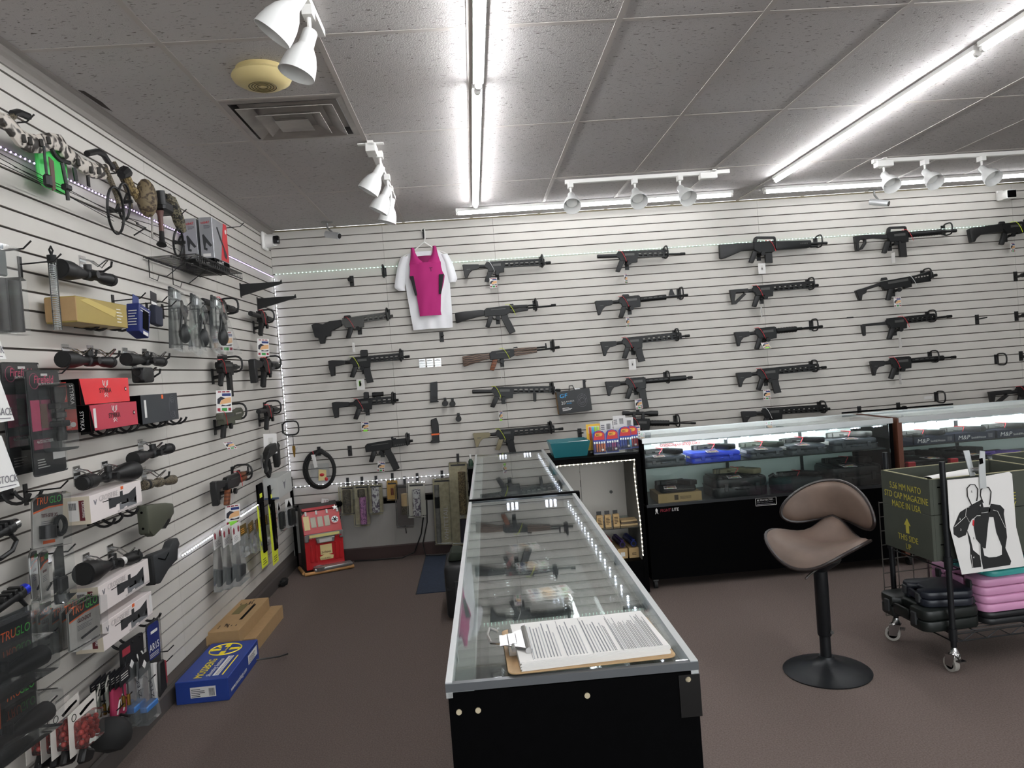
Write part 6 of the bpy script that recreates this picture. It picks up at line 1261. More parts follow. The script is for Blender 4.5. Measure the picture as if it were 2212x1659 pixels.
# ---- goods hanging near the corner
for i, (px, d_) in enumerate((((0.05, -2.15, 0.406), 'leftmost'), ((0.1, -2.134, 0.411), 'middle'), ((0.15, -2.108, 0.418), 'rightmost'))):
    t = T('bagged_part', 'clear bag with white header and dark part, %s of three on the left wall' % d_, 'bag', px, WL, 0, 'bagged parts with white headers')
    MB().frustum((0, .2, -.045, 0), 0, (.03, .15, -.015, -.005), .27).build('bag', BAG, t, 0); MB().prism([(.02, .25), (.16, .25), (.16, .37), (.02, .37)], -.018, -.015).build('header_card', PAPER, t, 0)
    for x in (.035, .12): decal(t, 'red_emblem', mat('dark red print'), (x, -.018, .31), FRONT, pts=[(0, .0), (.022, 0), (.026, .025), (.011, .042), (-.004, .025)])
    vlines(t, 'print', mat('grey print'), (.04, -.018, .265), FRONT, .1, .035, 4, .3, ragged=.4); MB().prism([(.02, .02), (.15, .03), (.17, .1), (.06, .12)], -.04, -.008).bevel(.012, 2).build('dark_part', DKGREY, t)
BR = mat('bronze header', '#5f4e2a', .5)
for i in range(6):
    t = T('small_bag', 'small bronze-headed clear bag, %s of six from the white-headed bags' % ('first', 'second', 'third', 'fourth', 'fifth', 'sixth')[i], 'bag', (.05 + .022 * (i % 3), -1.62 + .12 * i + .02 * (i % 2), .62 - .01 * i), WL + .2 * (i % 3 - 1), .1, 'small bronze-headed bags')
    MB().box(0, .1, -.006, .0, .0, .07).build('header', BR, t, 0); vlines(t, 'print', mat('amber print'), (.02, -.0065, .015), FRONT, .05, .04, 3, .35, ragged=.4); MB().frustum((.0, .11, -.03, .0), -.14, (.005, .095, -.006, -.001), 0).build('bag', BAG, t, 0); MB().sphere((.055, -.014, -.105), .022, 8, (1.2, .6, 1)).build('metal_part', ALU, t)
for i, (px, d_) in enumerate((((0.1, -1.343, 0.326), 'left'), ((0.1, -1.069, 0.276), 'right'))):
    t = T('knife_strip', 'tall yellow and black strip pack near the room corner, %s one' % d_, 'pack', px, WL, 0, 'yellow strip packs'); YL = mat('fluorescent yellow', '#e4ee3c', .5)
    MB().prism([(0, 0), (.15, 0), (.15, .1), (.05, .1), (.03, .42), (.0, .46)], -.003, .0).build('yellow_card', YL, t, 0); MB().box(.05, .13, -.015, -.003, .1, .46).bevel(.003).build('black_blade', LAM, t); MB().box(.0, .13, -.016, -.003, .46, .6).bevel(.004).build('black_head', LAM, t); decal(t, 'yellow_mark', YL, (.03, -.0165, .5), FRONT, .06, .03); vlines(t, 'print', mat('ink print'), (.03, -.0032, .02), FRONT, .1, .05, 3, .3, ragged=.3)
for i, (px, d_) in enumerate((((0.05, -0.908, 0.497), 'left'), ((0.12, -0.918, 0.5), 'middle'), ((0.16, -0.824, 0.505), 'right, hanging farthest out'))):
    t = T('hanging_pack', 'white-carded pack of black pouch low by the corner, ' + d_, 'pack', px, WL + (.0 if i < 2 else -.3), 0, 'white-carded packs by the corner'); MB().box(0, .1, -.002, 0, 0, .22).build('card', PAPER, t, 0); MB().prism(rrect(.015, .09, .01, .14, .012, 2), -.035, -.002).bevel(.006).build('pouch', BLK, t); MB().box(0, .1, -.04, .0, .0, .16).build('clear_shell', CLEAR, t, 0); decal(t, 'dark_print', LAM, (.02, -.0022, .16), FRONT, pts=[(.0, 0), (.06, .0), (.03, .05)])
GB = mat('pale grey carton', '#b9bab6', .5)
t = carton('scope_carton', 'pale grey carton with bull emblem on hooks near the room corner', 'box', (.17, -1.015, .765), .41, .11, .16, GB)
for F_, o_, s in ((END, (-.0004, .08, .05), .05), (FRONT, (.13, -.0004, .05), .1)): decal(t, 'bull_emblem', mat('grey print'), o_, F_, pts=[(0, s * .7), (s * .3, s * .5), (s * .5, s * .55), (s * .7, s * .5), (s, s * .7), (s * .7, s * .4), (s * .55, 0), (s * .45, 0), (s * .3, s * .4)])
decal(t, 'blue_foot', mat('slate print', '#3a4a66', .6), (-.0004, .11, 0), END, .11, .014)
t = T('holster_gun', 'black gun with curled sling and drop grip above the pale grey carton', 'gun', (0.11, -1.166, 1.062), WL, .12); MB().prism([(.1, .0), (.4, .0), (.46, .03), (.4, .075), (.2, .08), (.12, .05)], -.025, .025).bevel(.008).build('body', BLK, t); MB().prism([(.34, .01), (.45, .01), (.42, -.12), (.36, -.13)], -.022, .022).bevel(.01, 2).build('grip', BLK, t); MB().tube([(.12, -.02, .04), (.03, -.02, .0), (.0, -.02, -.07), (.06, -.02, -.12), (.12, -.02, -.08), (.1, -.02, 0)], .014, 7).build('sling', RUBBER, t); MB().box(-.02, .01, -.01, .0, -.04, .06).build('chrome_plate', CHROME, t, 0)
t = T('key_bunch', 'small bunch of keys hanging below the black ring hook', 'keys', (.085, -.107, 1.183)); MB().tube([(0, 0, 0), (0, 0, -.1)], .0025, 5).build('cord', BLK, t); MB().prism([(-.012, -.1), (.012, -.1), (.014, -.13), (.004, -.2), (-.006, -.2), (-.014, -.13)], -.002, .002).build('key', mat('brass'), t); MB().prism([(.006, -.11), (.03, -.115), (.022, -.16), (.01, -.15)], .003, .006).build('key', ALU, t)

# ================================================================ floor, back wall base, shirt, stool, cart
t = T('carton', 'flat kraft carton on the carpet under the smaller one', 'box', (.255, -2.1, 0), WL + .0); MB().box(0, .64, 0, .21, 0, .09).bevel(.002).build('carton', CARD, t, 0); MB().box(.0, .64, .08, .083, .0895, .0905).build('flap_seam', mat('brown ink'), t, 0)
t = T('carton', 'smaller kraft carton with dark stripe lying on the flat one', 'box', (.185, -2.165, .0915), WL); MB().box(0, .64, 0, .205, 0, .08).bevel(.002).build('carton', CARD, t, 0)
decal(t, 'dark_stripe', LAM, (.2, .045, .08), TOP, .3, .018); decal(t, 'green_print', mat('olive print', '#6b6038', .8), (.32, .1, .08), TOP, .2, .05)
for x in (.09, .55):
    b = MB()
    for k in range(14): a = random.random() * 6.3; r = random.random() * .05; b.box(x + r * math.cos(a) - .012, x + r * math.cos(a) + .012, .1 + r * 1.2 * math.sin(a) - .003, .1 + r * 1.2 * math.sin(a) + .003, .0802, .081)
    b.build('tree_print', mat('brown ink'), t, 0, kind='stuff')
t = T('gun_box', 'navy blue lettered carton with yellow roundel on the carpet', 'box', (.308, -2.757, 0), WL + .012); BLUEB = mat('navy blue carton', '#1f3a86', .45)
MB().box(0, .555, 0, .27, 0, .118).bevel(.003).build('carton', BLUEB, t, 0)
FT = (V3((0, 1, 0)), V3((-1, 0, 0))); YB = mat('bright yellow print', '#f0d824', .5)
FT = (V3((1, 0, 0)), V3((0, 1, 0)))
text(t, 'MOSSBERG', (.03, .145, .1185), FT, .062, YB, sx=.86); text(t, 'Shooting Systems', (.04, .105, .1185), FT, .036, PAPER, shear=.3, sx=.95); decal(t, 'white_strip', PAPER, (.05, .065, .118), FT, .27, .03); vlines(t, 'fine_print', mat('grey print'), (.055, .07, .119), FT, .26, .018, 2, .3); vlines(t, 'yellow_print', YB, (.05, .04, .1185), FT, .27, .012, 1, .6)
MB().tube([(.435 + .088 * math.cos(a * PI / 16), .15 + .088 * math.sin(a * PI / 16), .1184) for a in range(32)], .004, 4, True).build('roundel', YB, t)
b = MB().box(.355, .515, .135, .165, .1184, .1195); b.build('cross_bar', YB, t, 0); MB().box(.42, .45, .07, .23, .1186, .1197).build('cross_bar', YB, t, 0); decal(t, 'centre_block', BLUEB, (.405, .125, .1192), FT, .06, .05); text(t, 'MOSSBERG', (.41, .137, .1203), FT, .0115, YB, sx=.9)
for x in (.475, .495, .485): MB().tube([(x, .19 + (x - .475), .1184), (x, .19 + (x - .475), .1195)], .009, 10).build('medal', YB, t)
decal(t, 'paper_label', PAPER, (.35, -.0004, .045), FRONT, .17, .05); vlines(t, 'print', mat('ink print'), (.36, -.0014, .05), FRONT, .14, .038, 4, .3, ragged=.4); text(t, 'www.mossberg.com', (.03, -.001, .03), FRONT, .035, PAPER, shear=.2, sx=.95)
decal(t, 'end_label', PAPER, (-.0004, .195, .03), END, .13, .055); vlines(t, 'print', mat('ink print'), (-.0014, .19, .035), END, .07, .045, 5, .35, ragged=.5); vlines(t, 'barcode', mat('ink print'), (-.0014, .1, .035), END, .03, .04, 9, .5, horiz=False)
o = MB().tube([(0, 0, 0), (.12, .05, -.01), (.17, .055, .0)], .005, 6).build('black_rod', WIRE, None, loc=(.315, -2.3, .03)); tag(o, 'thin black rod sticking out from behind the navy carton', 'rod')
t = T('rubbish', 'crumpled black scrap on the carpet at the left wall base', 'scrap', (.045, -.62, 0)); 
b = MB().sphere((0, 0, .03), .05, 8, (.7, 1.6, .6)); 
for v in b.b.verts: v.co += V3((random.uniform(-.012, .012), random.uniform(-.012, .012), random.uniform(-.008, .008)))
b.build('scrap', RUBBER, t, 0)
# slot machine
t = T('slot_machine', 'red toy slot machine with chrome trim on the floor in the corner', 'slot machine', (.165, -.335, .03), .39)
SR = mat('red enamel', '#b51f24', .3, coat=.5); SD = mat('grey side metal', '#3a3734', .5); CR_ = mat('cast chrome', '#a6a6a4', .3, .8); IV = mat('ivory print', '#dcc98f', .5)
Wm, Dm = .325, .27
MB().prism([(.012, 0), (Dm, 0), (Dm, .5), (.17, .54), (.09, .47), (.03, .34), (.02, .28)], 0.004, Wm - .004, 'x').build('cabinet', SD, t, 0)
def front(pts, m, nm, y0=-.006, y1=.012, bev=.004): return MB().prism(pts, y0, y1).bevel(bev).build(nm, m, t)
front([(0, 0), (Wm, 0), (Wm, .3), (0, .3)], SR, 'lower_front')
MS = Matrix.Translation((0, .0, .3)) @ Matrix.Rotation(math.radians(-24), 4, 'X')
MB().prism([(0, 0), (Wm, 0), (Wm, .17), (Wm * .9, .2), (Wm * .1, .2), (0, .17)], -.004, .014, 'y', MS).bevel(.004).build('upper_front', SR, t)
MB().prism([(.08, .49), (.2, .53), (.24, .52), (.26, .49)], .01, Wm - .01, 'x').bevel(.008).build('top_cap', SR, t)
for i in range(4): MB().box(.03 + i * .09, .045 + i * .09, -.012, .004, .165, .2, MS).build('white_tick', PAPER, t, 0)
for i in range(3): MB().box(.07 + i * .058, .115 + i * .058, -.0075, -.003, .055, .145, MS).bevel(.002).build('reel_window', mat('reel face', '#b9b3a0', .5), t)
MB().box(.012, .06, -.0075, -.003, .04, .16, MS).build('pay_card', IV, t, 0)
MB().tube([MS @ V3((.275, -.012, .1)), MS @ V3((.275, .0, .1))], .04, 20).build('dial_ring', SR, t); MB().tube([MS @ V3((.275, -.014, .1)), MS @ V3((.275, -.011, .1))], .03, 20).build('dial_face', CR_, t)
for k in range(6): MB().tube([MS @ V3((.275, -.016, .1)), MS @ V3((.275 + .024 * math.cos(k * PI / 3), -.016, .1 + .024 * math.sin(k * PI / 3)))], .0035, 5).build('dial_spoke', LAM, t)
b = MB(); st_ = []
for k in range(10): r = .026 if k % 2 == 0 else .011; st_.append((.29 + r * math.sin(k * PI / 5), .205 + r * math.cos(k * PI / 5)))
b.prism(st_, -.018, -.008, 'y', MS).build('star', CR_, t, 0)
MB().box(.012, Wm + .004, -.022, -.006, .262, .305).bevel(.005).build('chrome_band', CR_, t); MB().box(.04, Wm - .03, -.0235, -.0215, .275, .298).build('title_strip', mat('pale yellow print', '#d8cf84', .5), t, 0)
for x in (.0, Wm - .03): MB().box(x, x + .035, -.024, -.005, .24, .3).bevel(.006).build('chrome_corner', CR_, t)
MB().prism([(.1, .22), (.245, .22), (.255, .262), (.09, .262)], -.03, -.004).bevel(.005).build('coin_box', CR_, t); MB().box(.12, .225, -.0315, -.0295, .228, .255).build('coin_label', mat('pale print'), t, 0)
for x in (.045, .065, .085, .265, .285, .305): MB().tube([(x, -.0245, .267), (x, -.0215, .267)], .006, 8).build('jewel', RED, t)
MB().box(.125, .225, -.009, -.005, .115, .2).build('jackpot_card', IV, t, 0); text(t, 'Jackpot', (.135, -.0095, .13), FRONT, .026, mat('maroon print')); MB().prism([(.12, .07), (.23, .07), (.235, .1), (.2, .112), (.175, .12), (.15, .112), (.115, .1)], -.011, -.005).bevel(.003).build('name_plate', IV, t); text(t, 'CLUB-BELL', (.127, -.0118, .078), FRONT, .017, mat('brown ink'))
for x in (.05, .09, .26, .295): MB().prism([(x - .012, .06), (x + .012, .06), (x + .008, .21), (x - .008, .21)], -.012, -.004).bevel(.005).build('relief_fluting', SR, t)
MB().prism([(.05, -.01), (Wm + .05, .0), (Wm + .05, .03), (.05, .03)], -.09, -.004).bevel(.012, 2).build('coin_tray', CR_, t); MB().lathe([(.002, .0), (.045, .0), (.05, .03), (.04, .034), (.038, .008), (.002, .006)], 18, Matrix.Translation((.1, -.055, .0))).build('coin_bowl', CR_, t)
MB().tube([(-.03, -.03, -.012), (-.03, .2, -.012)], .0145, 10).build('wooden_runner', mat('pale wood', '#b3854f', .6), t); MB().tube([(-.03, -.075, -.012), (Wm + .06, -.075, -.012)], .0145, 10).build('wooden_runner', mat('pale wood'), t)
MB().prism([(.17, .5), (.26, .5), (.26, .56), (.2, .57), (.195, .53), (.17, .525)], .16, .17).bevel(.003).build('price_topper', PAPER, t); text(t, '10', (.215, .1585, .525), FRONT, .04, mat('maroon print'))
MB().tube([(Wm + .01, .1, .38), (Wm + .02, .09, .45), (Wm + .012, .07, .5)], .007, 8).build('lever', CHROME, t); MB().sphere((Wm + .012, .07, .515), .024, 12).build('lever_knob', LAM, t)
# blue mat, black case, dark cabinet with bottle, cables
t = T('floor_mat', 'dark blue floor mat behind the counter', 'mat', (1.16, -1.2, 0.0)); MB().box(0, .42, 0, 1.13, 0, .006).build('mat', mat('navy carpet mat', '#2c3648', 1., noise=.3, scale=60), t, 0); MB().box(-.006, .0, 0, 1.13, 0, .004).build('edge', RUBBER, t, 0)
t = T('hard_case', 'upright black hard case on the carpet beside the counter', 'case', (1.415, -1.86, 0)); MB().box(0, .17, 0, .42, .01, .36).bevel(.03, 3).build('shell', KC, t); MB().box(.004, .168, -.006, .426, .2, .22).build('seam_rim', KC, t, 0)
for y in (.08, .32): MB().box(.06, .11, -.012 + 0 * y, .0, .16, .26).bevel(.005).build('latch', DKGREY, t) if y < .1 else None
MB().prism([(.02, .36), (.15, .36), (.13, .42), (.05, .43)], .1, .3).bevel(.02, 2).build('top_pouch', mat('dark green nylon', '#2a3228', .8), t)
t = T('low_cabinet', 'dark narrow cabinet behind the far end of the counter', 'cabinet', (1.592, -.33, 0)); MB().box(0, .06, 0, .3, 0, .78).build('body', LAM, t, 0); MB().box(-.004, .064, -.004, .304, .78, .792).build('top', mat('dark green top', '#16201c', .4), t, 0)
t = T('spray_bottle', 'small green bottle with white cap on the dark narrow cabinet', 'bottle', (1.622, -.2, .7925)); MB().lathe([(.002, 0), (.02, 0), (.021, .04), (.012, .055), (.008, .06)], 14).build('body', mat('dark green bottle', '#1f3a2a', .3), t); MB().lathe([(.009, .06), (.009, .085), (.005, .1), (.002, .1)], 12).build('cap', PAPER, t)
for i, P in enumerate(([(1.17, -.02, .5), (1.16, -.03, .35), (1.13, -.06, .2), (1.06, -.1, .05), (.95, -.1, .012), (.7, -.08, .01), (.52, -.05, .01)], [(1.2, -.02, .5), (1.19, -.04, .3), (1.14, -.08, .12), (1.16, -.12, .02), (1.3, -.12, .012), (1.58, -.1, .012)])):
    o = MB().tube([V3(p) - V3(P[0]) for p in P], .006, 7).build('power_cable', WIRE, None, loc=P[0]); tag(o, ('black cable hanging down the base wall and running left along the floor', 'black cable hanging down the base wall and curling right on the floor')[i], 'cable')
t = T('power_box', 'black power adapter on the base wall between the hanging packs', 'adapter', (.99, 0, .47)); MB().box(-.03, .03, -.05, -.001, -.07, .05).bevel(.005).build('body', BLK, t); MB().tube([(0, -.02, -.07), (.0, -.03, -.16), (.005, -.02, -.26)], .004, 6).build('lead', WIRE, t)
# hanging packs low on the back wall
OL = mat('cream camo card', '#c2b896', .6, noise=.38, scale=25); CLB = mat('clear pack')if 'clear pack' in MATS else CLEAR
def hangpack(label, x0, x1, z0, z1, card, tube_m, tubes, word=None, cap=None, y=-.05):
    t = T('camo_pack', label, 'blister pack', ((x0 + x1) / 2, y, z0), 0, -.03, 'hanging packs low on the back wall'); w, h = x1 - x0, z1 - z0
    MB().prism(rrect(-w / 2, w / 2, 0, h, .008, 2), -.001, .001).build('card', card, t, 0)
    decal(t, 'header_print', mat('black card'), (-w * .4, -.001, h - .035), FRONT, w * .8, .014)
    for a, b_, r, m, xo in tubes: MB().tube([(xo, -.004 - r, h * a), (xo, -.004 - r, h * b_)], r, 14).build('roll', m, t)
    if cap: MB().tube([(cap[0], -.004 - cap[1], h * cap[2]), (cap[0], -.004 - cap[1], h * cap[3])], cap[1] * 1.03, 14).build('end_cap', cap[4], t)
    if word: text(t, word, (-w * .33 + (w * .55 if word[0] == 'W' and w > .12 else 0), -.002, h * .04), (V3((0, 0, 1)), V3((-1, 0, 0))), w * (.32 if w > .12 else .2), PAPER, sx=(h * .62) / (w * .32 * len(word) * .68) if w > .12 else .8)
    MB().prism(rrect(-w / 2 - .004, w / 2 + .004, -.004, h + .004, .01, 2), -.008 - 2 * max([q[2] for q in tubes] or [.01]), .003).build('clear_shell', CLEAR, t, 0)
    MB().tube([(0, -.03, h - .01), (0, .0 - y - .002, h - .008)], .003, 6).build('peg', BLK, t); MB().box(-.012, .012, -y - .006, -y, h - .02, h + .06).build('slat_plate', BLK, t, 0)
    return t
hangpack('hanging pack with dark bark-camouflage roll beside the slot machine lever', .44, .56, .44, .69, OL, None, [(.05, .85, .035, CAMOD, 0)])
hangpack('hanging pack with pink camouflage roll', .56, .69, .33, .69, OL, None, [(.03, .7, .03, mat('pink camo', '#c88abb', .6, tex='camo', scale=30, hex2='#8a5a86'), .01), (.7, .88, .032, CAMOD, .0)])
hangpack('hanging pack with white and purple camouflage roll', .69, .815, .425, .685, OL, None, [(.05, .88, .034, mat('white camo roll', '#dcdcda', .6, tex='camo', scale=22, hex2='#6d6272'), 0)])
hangpack('small orange-yellow hanging pack', .855, .95, .53, .7, mat('orange card', '#c79a45', .6), None, [(.25, .6, .012, mat('copper part', '#8b4a33', .4, .5), 0)])
hangpack('grey hanging pack with beige wrapped roll', .93, 1.075, .285, .66, mat('grey brown card', '#5d5450', .6), None, [(.5, .78, .04, mat('beige roll', '#cdb288', .7), .01), (.3, .5, .04, CAMOD, .01)])
hangpack('white hanging pack with black-barred camouflage roll', 1.045, 1.195, .385, .68, mat('white card', '#c9c5b8', .6), None, [(.03, .8, .036, mat('white camo roll'), .0)], y=-.145)
hangpack('tall cream hanging pack lettered WHITETAIL', 1.25, 1.42, .1, .685, OL, None, [(.02, .9, .022, mat('grey camo roll', '#8c8a84', .6, noise=.4, scale=30), -.05)], word='WHITETAIL', cap=(-.05, .022, .55, .72, LAM))
hangpack('tallest camouflage hanging pack beside the dark cabinet, lettered sideways', 1.405, 1.565, .105, .825, OL, None, [(.36, .88, .034, CAMOG, .03), (.02, .3, .036, mat('dark purple wrap', '#2c2433', .6), .03)], word='WHITETAIL', y=-.125)
# coiled sling
t = T('sling_coil', 'coiled black sling with white tag hung on the back wall above the slot machine', 'sling', (.28, -.05, .85))
for k, (rx_, rz_, dx) in enumerate(((.135, .165, 0), (.118, .15, .012))): MB().tube([(dx + rx_ * math.sin(a * PI / 16) , -.01 - .012 * k, -.0 + rz_ * math.cos(a * PI / 16)) for a in range(32)], .0125, 8, True).build('coil', RUBBER, t)
MB().prism([(-.05, .13), (.03, .19), (.1, .13), (.08, .1), (.02, .15), (-.03, .11)], -.035, .0).bevel(.006).build('padded_bend', BLK, t); MB().prism([(-.055, .14), (-.02, .14), (-.005, .03), (-.035, .02)], -.04, -.0385).build('white_tag', PAPER, t, 0); MB().tube([(-.04, -.03, .17), (-.035, -.039, .14)], .0025, 5).build('red_tie', REDSTRAP, t)
MB().box(-.014, .014, .03, .05, .12, .2).build('slat_plate', BLK, t, 0); MB().tube([(.0, .04, .17), (.0, -.03, .165)], .005, 6).build('peg', BLK, t)
t = T('clear_bag', 'clear zip bag with red and cream contents inside the sling coil', 'bag', (.27, -.025, .73)); MB().box(-.07, .09, -.012, .0, 0, .17).build('bag', BAG, t, 0); MB().prism([(-.01, .02), (.06, .02), (.065, .11), (.0, .12)], -.016, -.0125).build('cream_card', IV, t, 0); MB().sphere((.025, -.016, .07), .018, 8, (1.2, .3, .8)).build('red_part', RED, t); MB().sphere((.06, -.016, .03), .015, 8, (1, .3, 1.2)).build('red_part', RED, t)
# boxed product on the back wall
t = T('headset_carton', 'black boxed headset lettered GF hanging above the teal tray', 'box', (2.443, -.11, 1.17), 0, .06); MB().box(0, .3, .0, .1, 0, .2).bevel(.002).build('carton', mat('black carton', '#151719', .45), t, 0); decal(t, 'kraft_end', CARD, (-.0004, .1, 0), END, .1, .2)
text(t, 'GF', (.02, -.001, .145), FRONT, .05, mat('cyan print', '#37a3e0', .5), shear=.1, sx=1.2); text(t, '20', (.03, -.001, .085), FRONT, .04, PAPER, sx=.95); text(t, 'ROUNDS', (.075, -.001, .1), FRONT, .018, PAPER); text(t, 'IN SIX', (.08, -.001, .083), FRONT, .016, mat('cyan print')); vlines(t, 'print', PAPER, (.035, -.0005, .028), FRONT, .09, .03, 3, .5, ragged=.4)
for r in (.02, .032, .045): MB().tube([(.22 + r * math.cos(a * PI / 12), -.001, .1 + r * 1.3 * math.sin(a * PI / 12)) for a in range(24)], .0011, 4, True).build('line_print', mat('grey print'), t, 0)
for a in range(5): MB().tube([(.22 + .03 * math.cos(a), -.001, .1 + .04 * math.sin(a)), (.245 + .02 * math.cos(a), -.001, .12 + .04 * math.sin(a))], .001, 4).build('line_print', mat('grey print'), t, 0)
MB().tube([(.12, .03, .2), (.13, .06, .24), (.16, .06, .24), (.17, .03, .2)], .004, 6).build('carry_cord', BLK, t)
t = T('key_hook', 'black hook with small keys dangling above the boxed headset', 'hook', (2.703, 0, 1.413)); MB().box(-.012, .012, -.006, 0, -.05, .05).build('slat_plate', BLK, t, 0); MB().tube([(0, -.006, .03), (.01, -.04, .03), (.012, -.045, .045)], .003, 6).build('peg', BLK, t); MB().tube([(.006, -.03, .03), (.006, -.03, -.03)], .002, 5).build('cord', BLK, t); MB().prism([(-.006, -.03), (.014, -.03), (.01, -.08), (.0, -.08)], -.033, -.03).build('key', GUN2, t)
# ---- shirts on a hanger
t = T('coat_hanger', 'white plastic coat hanger holding both shirts', 'hanger', (1.36, -.06, 2.72)); 
MB().tube([(-.012, .02, .17), (-.02, .03, .19), (0, .03, .2), (.012, .01, .185), (.01, 0, .1), (0, 0, .075)], .005, 7).build('hook', WHITE, t); MB().tube([(0, 0, .075), (-.1, 0, .0), (-.2, 0, -.045), (-.2, 0, -.06), (0, 0, -.062), (.2, 0, -.06), (.2, 0, -.045), (.1, 0, .0), (0, 0, .075)], .0055, 7).build('frame', WHITE, t)
MB().box(-.011, .011, .05, .06, .12, .2).build('slat_plate', BLK, t, 0); MB().tube([(0, .05, .17), (0, .015, .165), (0, .0, .175)], .004, 6).build('peg', BLK, t)
def cloth(parent, name, m, rows_, y0, amp, nu=26, nv=30, fold=9.):
    """rows_: list of (z, xleft, xright) from top to bottom"""
    def fn(u, v):
        k = v * (len(rows_) - 1); i = min(int(k), len(rows_) - 2); f = k - i
        z = rows_[i][0] * (1 - f) + rows_[i + 1][0] * f; a = rows_[i][1] * (1 - f) + rows_[i + 1][1] * f; c = rows_[i][2] * (1 - f) + rows_[i + 1][2] * f
        x = a + (c - a) * u
        y = y0 - .02 * math.sin(PI * u) - amp * (math.sin(x * fold * 6 + z * 7 + 2 * math.sin(z * 9)) * .6 + .5 * math.sin(x * 60 - z * 22)) * (.3 + v)
        return (x, y, z)
    b = MB(); b.grid(fn, nu, nv); return b.solidify(.002).build(name, m, parent, 60)
TEE = mat('white cotton', '#e6e6e8', .9); MAG = mat('magenta cotton', '#a8216b', .85)
t = T('tee_shirt', 'white T-shirt on the hanger behind the magenta top', 'shirt', (1.36, -.065, 2.72))
cloth(t, 'body', TEE, [(-.01, -.13, .12), (-.06, -.185, .18), (-.13, -.2, .2), (-.25, -.195, .2), (-.4, -.185, .2), (-.55, -.17, .2), (-.70, -.155, .195)], 0, .005)
cloth(t, 'sleeve', TEE, [(-.045, -.215, -.14), (-.12, -.25, -.17), (-.22, -.275, -.18), (-.31, -.295, -.2), (-.345, -.255, -.2)], .004, .005, 10, 14); cloth(t, 'sleeve', TEE, [(-.045, .13, .2), (-.12, .16, .235), (-.2, .17, .255), (-.27, .18, .27), (-.3, .19, .25)], .004, .005, 10, 14)
t = T('tank_top', 'magenta sleeveless top with black side panels over the white T-shirt', 'shirt', (1.36, -.11, 2.72))
cloth(t, 'body', MAG, [(-.115, -.14, .135), (-.16, -.138, .135), (-.2, -.142, .142), (-.24, -.15, .16), (-.3, -.128, .148), (-.4, -.1, .115), (-.55, -.085, .1), (-.585, -.085, .105)], 0, .004)
cloth(t, 'strap', MAG, [(.02, -.118, -.09), (-.03, -.122, -.08), (-.08, -.13, -.055), (-.125, -.14, .0)], 0, .002, 8, 10); cloth(t, 'strap', MAG, [(.025, .075, .105), (-.03, .068, .112), (-.08, .045, .122), (-.125, .0, .135)], 0, .002, 8, 10)
cloth(t, 'neck_back', mat('dark magenta cotton', '#7f1a50', .9), [(-.055, -.085, .07), (-.09, -.06, .06), (-.13, -.05, .05)], .012, .001, 8, 6)
for s in (-1, 1): MB().prism([(s * .145, -.23), (s * .112, -.23), (s * .092, -.4), (s * .112, -.4)] if s < 0 else [(.112, -.23), (.155, -.23), (.118, -.4), (.098, -.4)], -.026, -.008).build('side_panel', mat('black mesh', '#17171a', .8), t, 0)
text(t, 'T', (.03, -.031, -.2), FRONT, .05, mat('dark magenta print', '#4c1236', .8))
# ---- saddle stool
t = T('bar_stool', 'brown saddle-seat swivel stool with round black base', 'stool', (3.335, -3.11, 0))
BL = mat('worn brown leather', '#665449', .55, noise=.35, scale=7, bump=.15); BS = mat('satin black metal', '#17191c', .42, .3)
MB().lathe([(.002, 0), (.205, 0), (.207, .006), (.195, .012), (.14, .022), (.08, .04), (.05, .058), (.038, .07), (.036, .08)], 48).build('base', BS, t)
MB().tube([(0, 0, .07), (0, 0, .3)], .026, 20).build('lower_column', BS, t); MB().tube([(0, 0, .18), (0, 0, .186), (0, 0, .56)], [.03, .033, .033], 20).build('upper_column', BS, t); MB().tube([(.02, -.03, .205), (.02, -.04, .205)], .009, 10).build('column_button', GUN2, t)
MB().lathe([(.03, .5), (.09, .545), (.1, .56), (.002, .56)], 20).build('seat_plate', BS, t); MB().tube([(0, -.05, .55), (-.12, -.14, .53), (-.15, -.165, .522)], .005, 6).build('height_lever', CHROME, t)
seat = empty('seat', t); seat.rotation_euler = (0, 0, math.radians(-140))      # local +x = the way the sitter faces
def seat_fn(top):
    def fn(u, v):
        a = 2 * PI * u; r = v
        # superellipse plan, saddle shape
        ca, sa = math.cos(a), math.sin(a)
        px_, py_ = .2 * ca * r + .02, .245 * sa * r
        rise = .75 * py_ * py_ / .245 + (.10 * max(0, -px_ - .02) / .18 if False else 0)
        back = max(0, (-px_ - .03) / .16); hump = .16 * back ** 1.6 * math.exp(-(py_ / .12) ** 2)
        drop = -.035 * max(0, (px_ - .12) / .1) ** 2
        z = .595 + rise * .45 + hump + drop
        if top: z += .042 * (1 - r ** 4) ** .5
        return (px_, py_, z)
    return fn
b = MB(); b.grid(seat_fn(True), 40, 12); b.grid(lambda u, v: seat_fn(False)(1 - u, v), 40, 6); bmesh.ops.remove_doubles(b.b, verts=b.b.verts[:], dist=.0008); b.build('cushion', BL, seat, 80)
MB().tube([seat_fn(False)(k / 40, 1.0) for k in range(40)], .0085, 7, True).build('piping', mat('dark piping', '#221a18', .35), seat)
back = empty('backrest', t); back.rotation_euler = (0, 0, math.radians(-140))
def back_fn(off):
    def fn(u, v):
        a = 2 * PI * u; r = v; s = r * math.sin(a); c = r * math.cos(a)
        w_ = s * .235; zz = c * (.125 if c > 0 else .115)
        # kidney: ends droop, lower edge arches over the seat hump
        zz += -.04 * (s * s) + (.05 * (1 - s * s) ** 2 * (-c) if c < 0 else 0)
        x = -.215 + .9 * w_ * w_ / .235 * .55 - .05 * zz
        return (x + off * (1 - r ** 4) ** .5, w_, .79 + zz)
    return fn
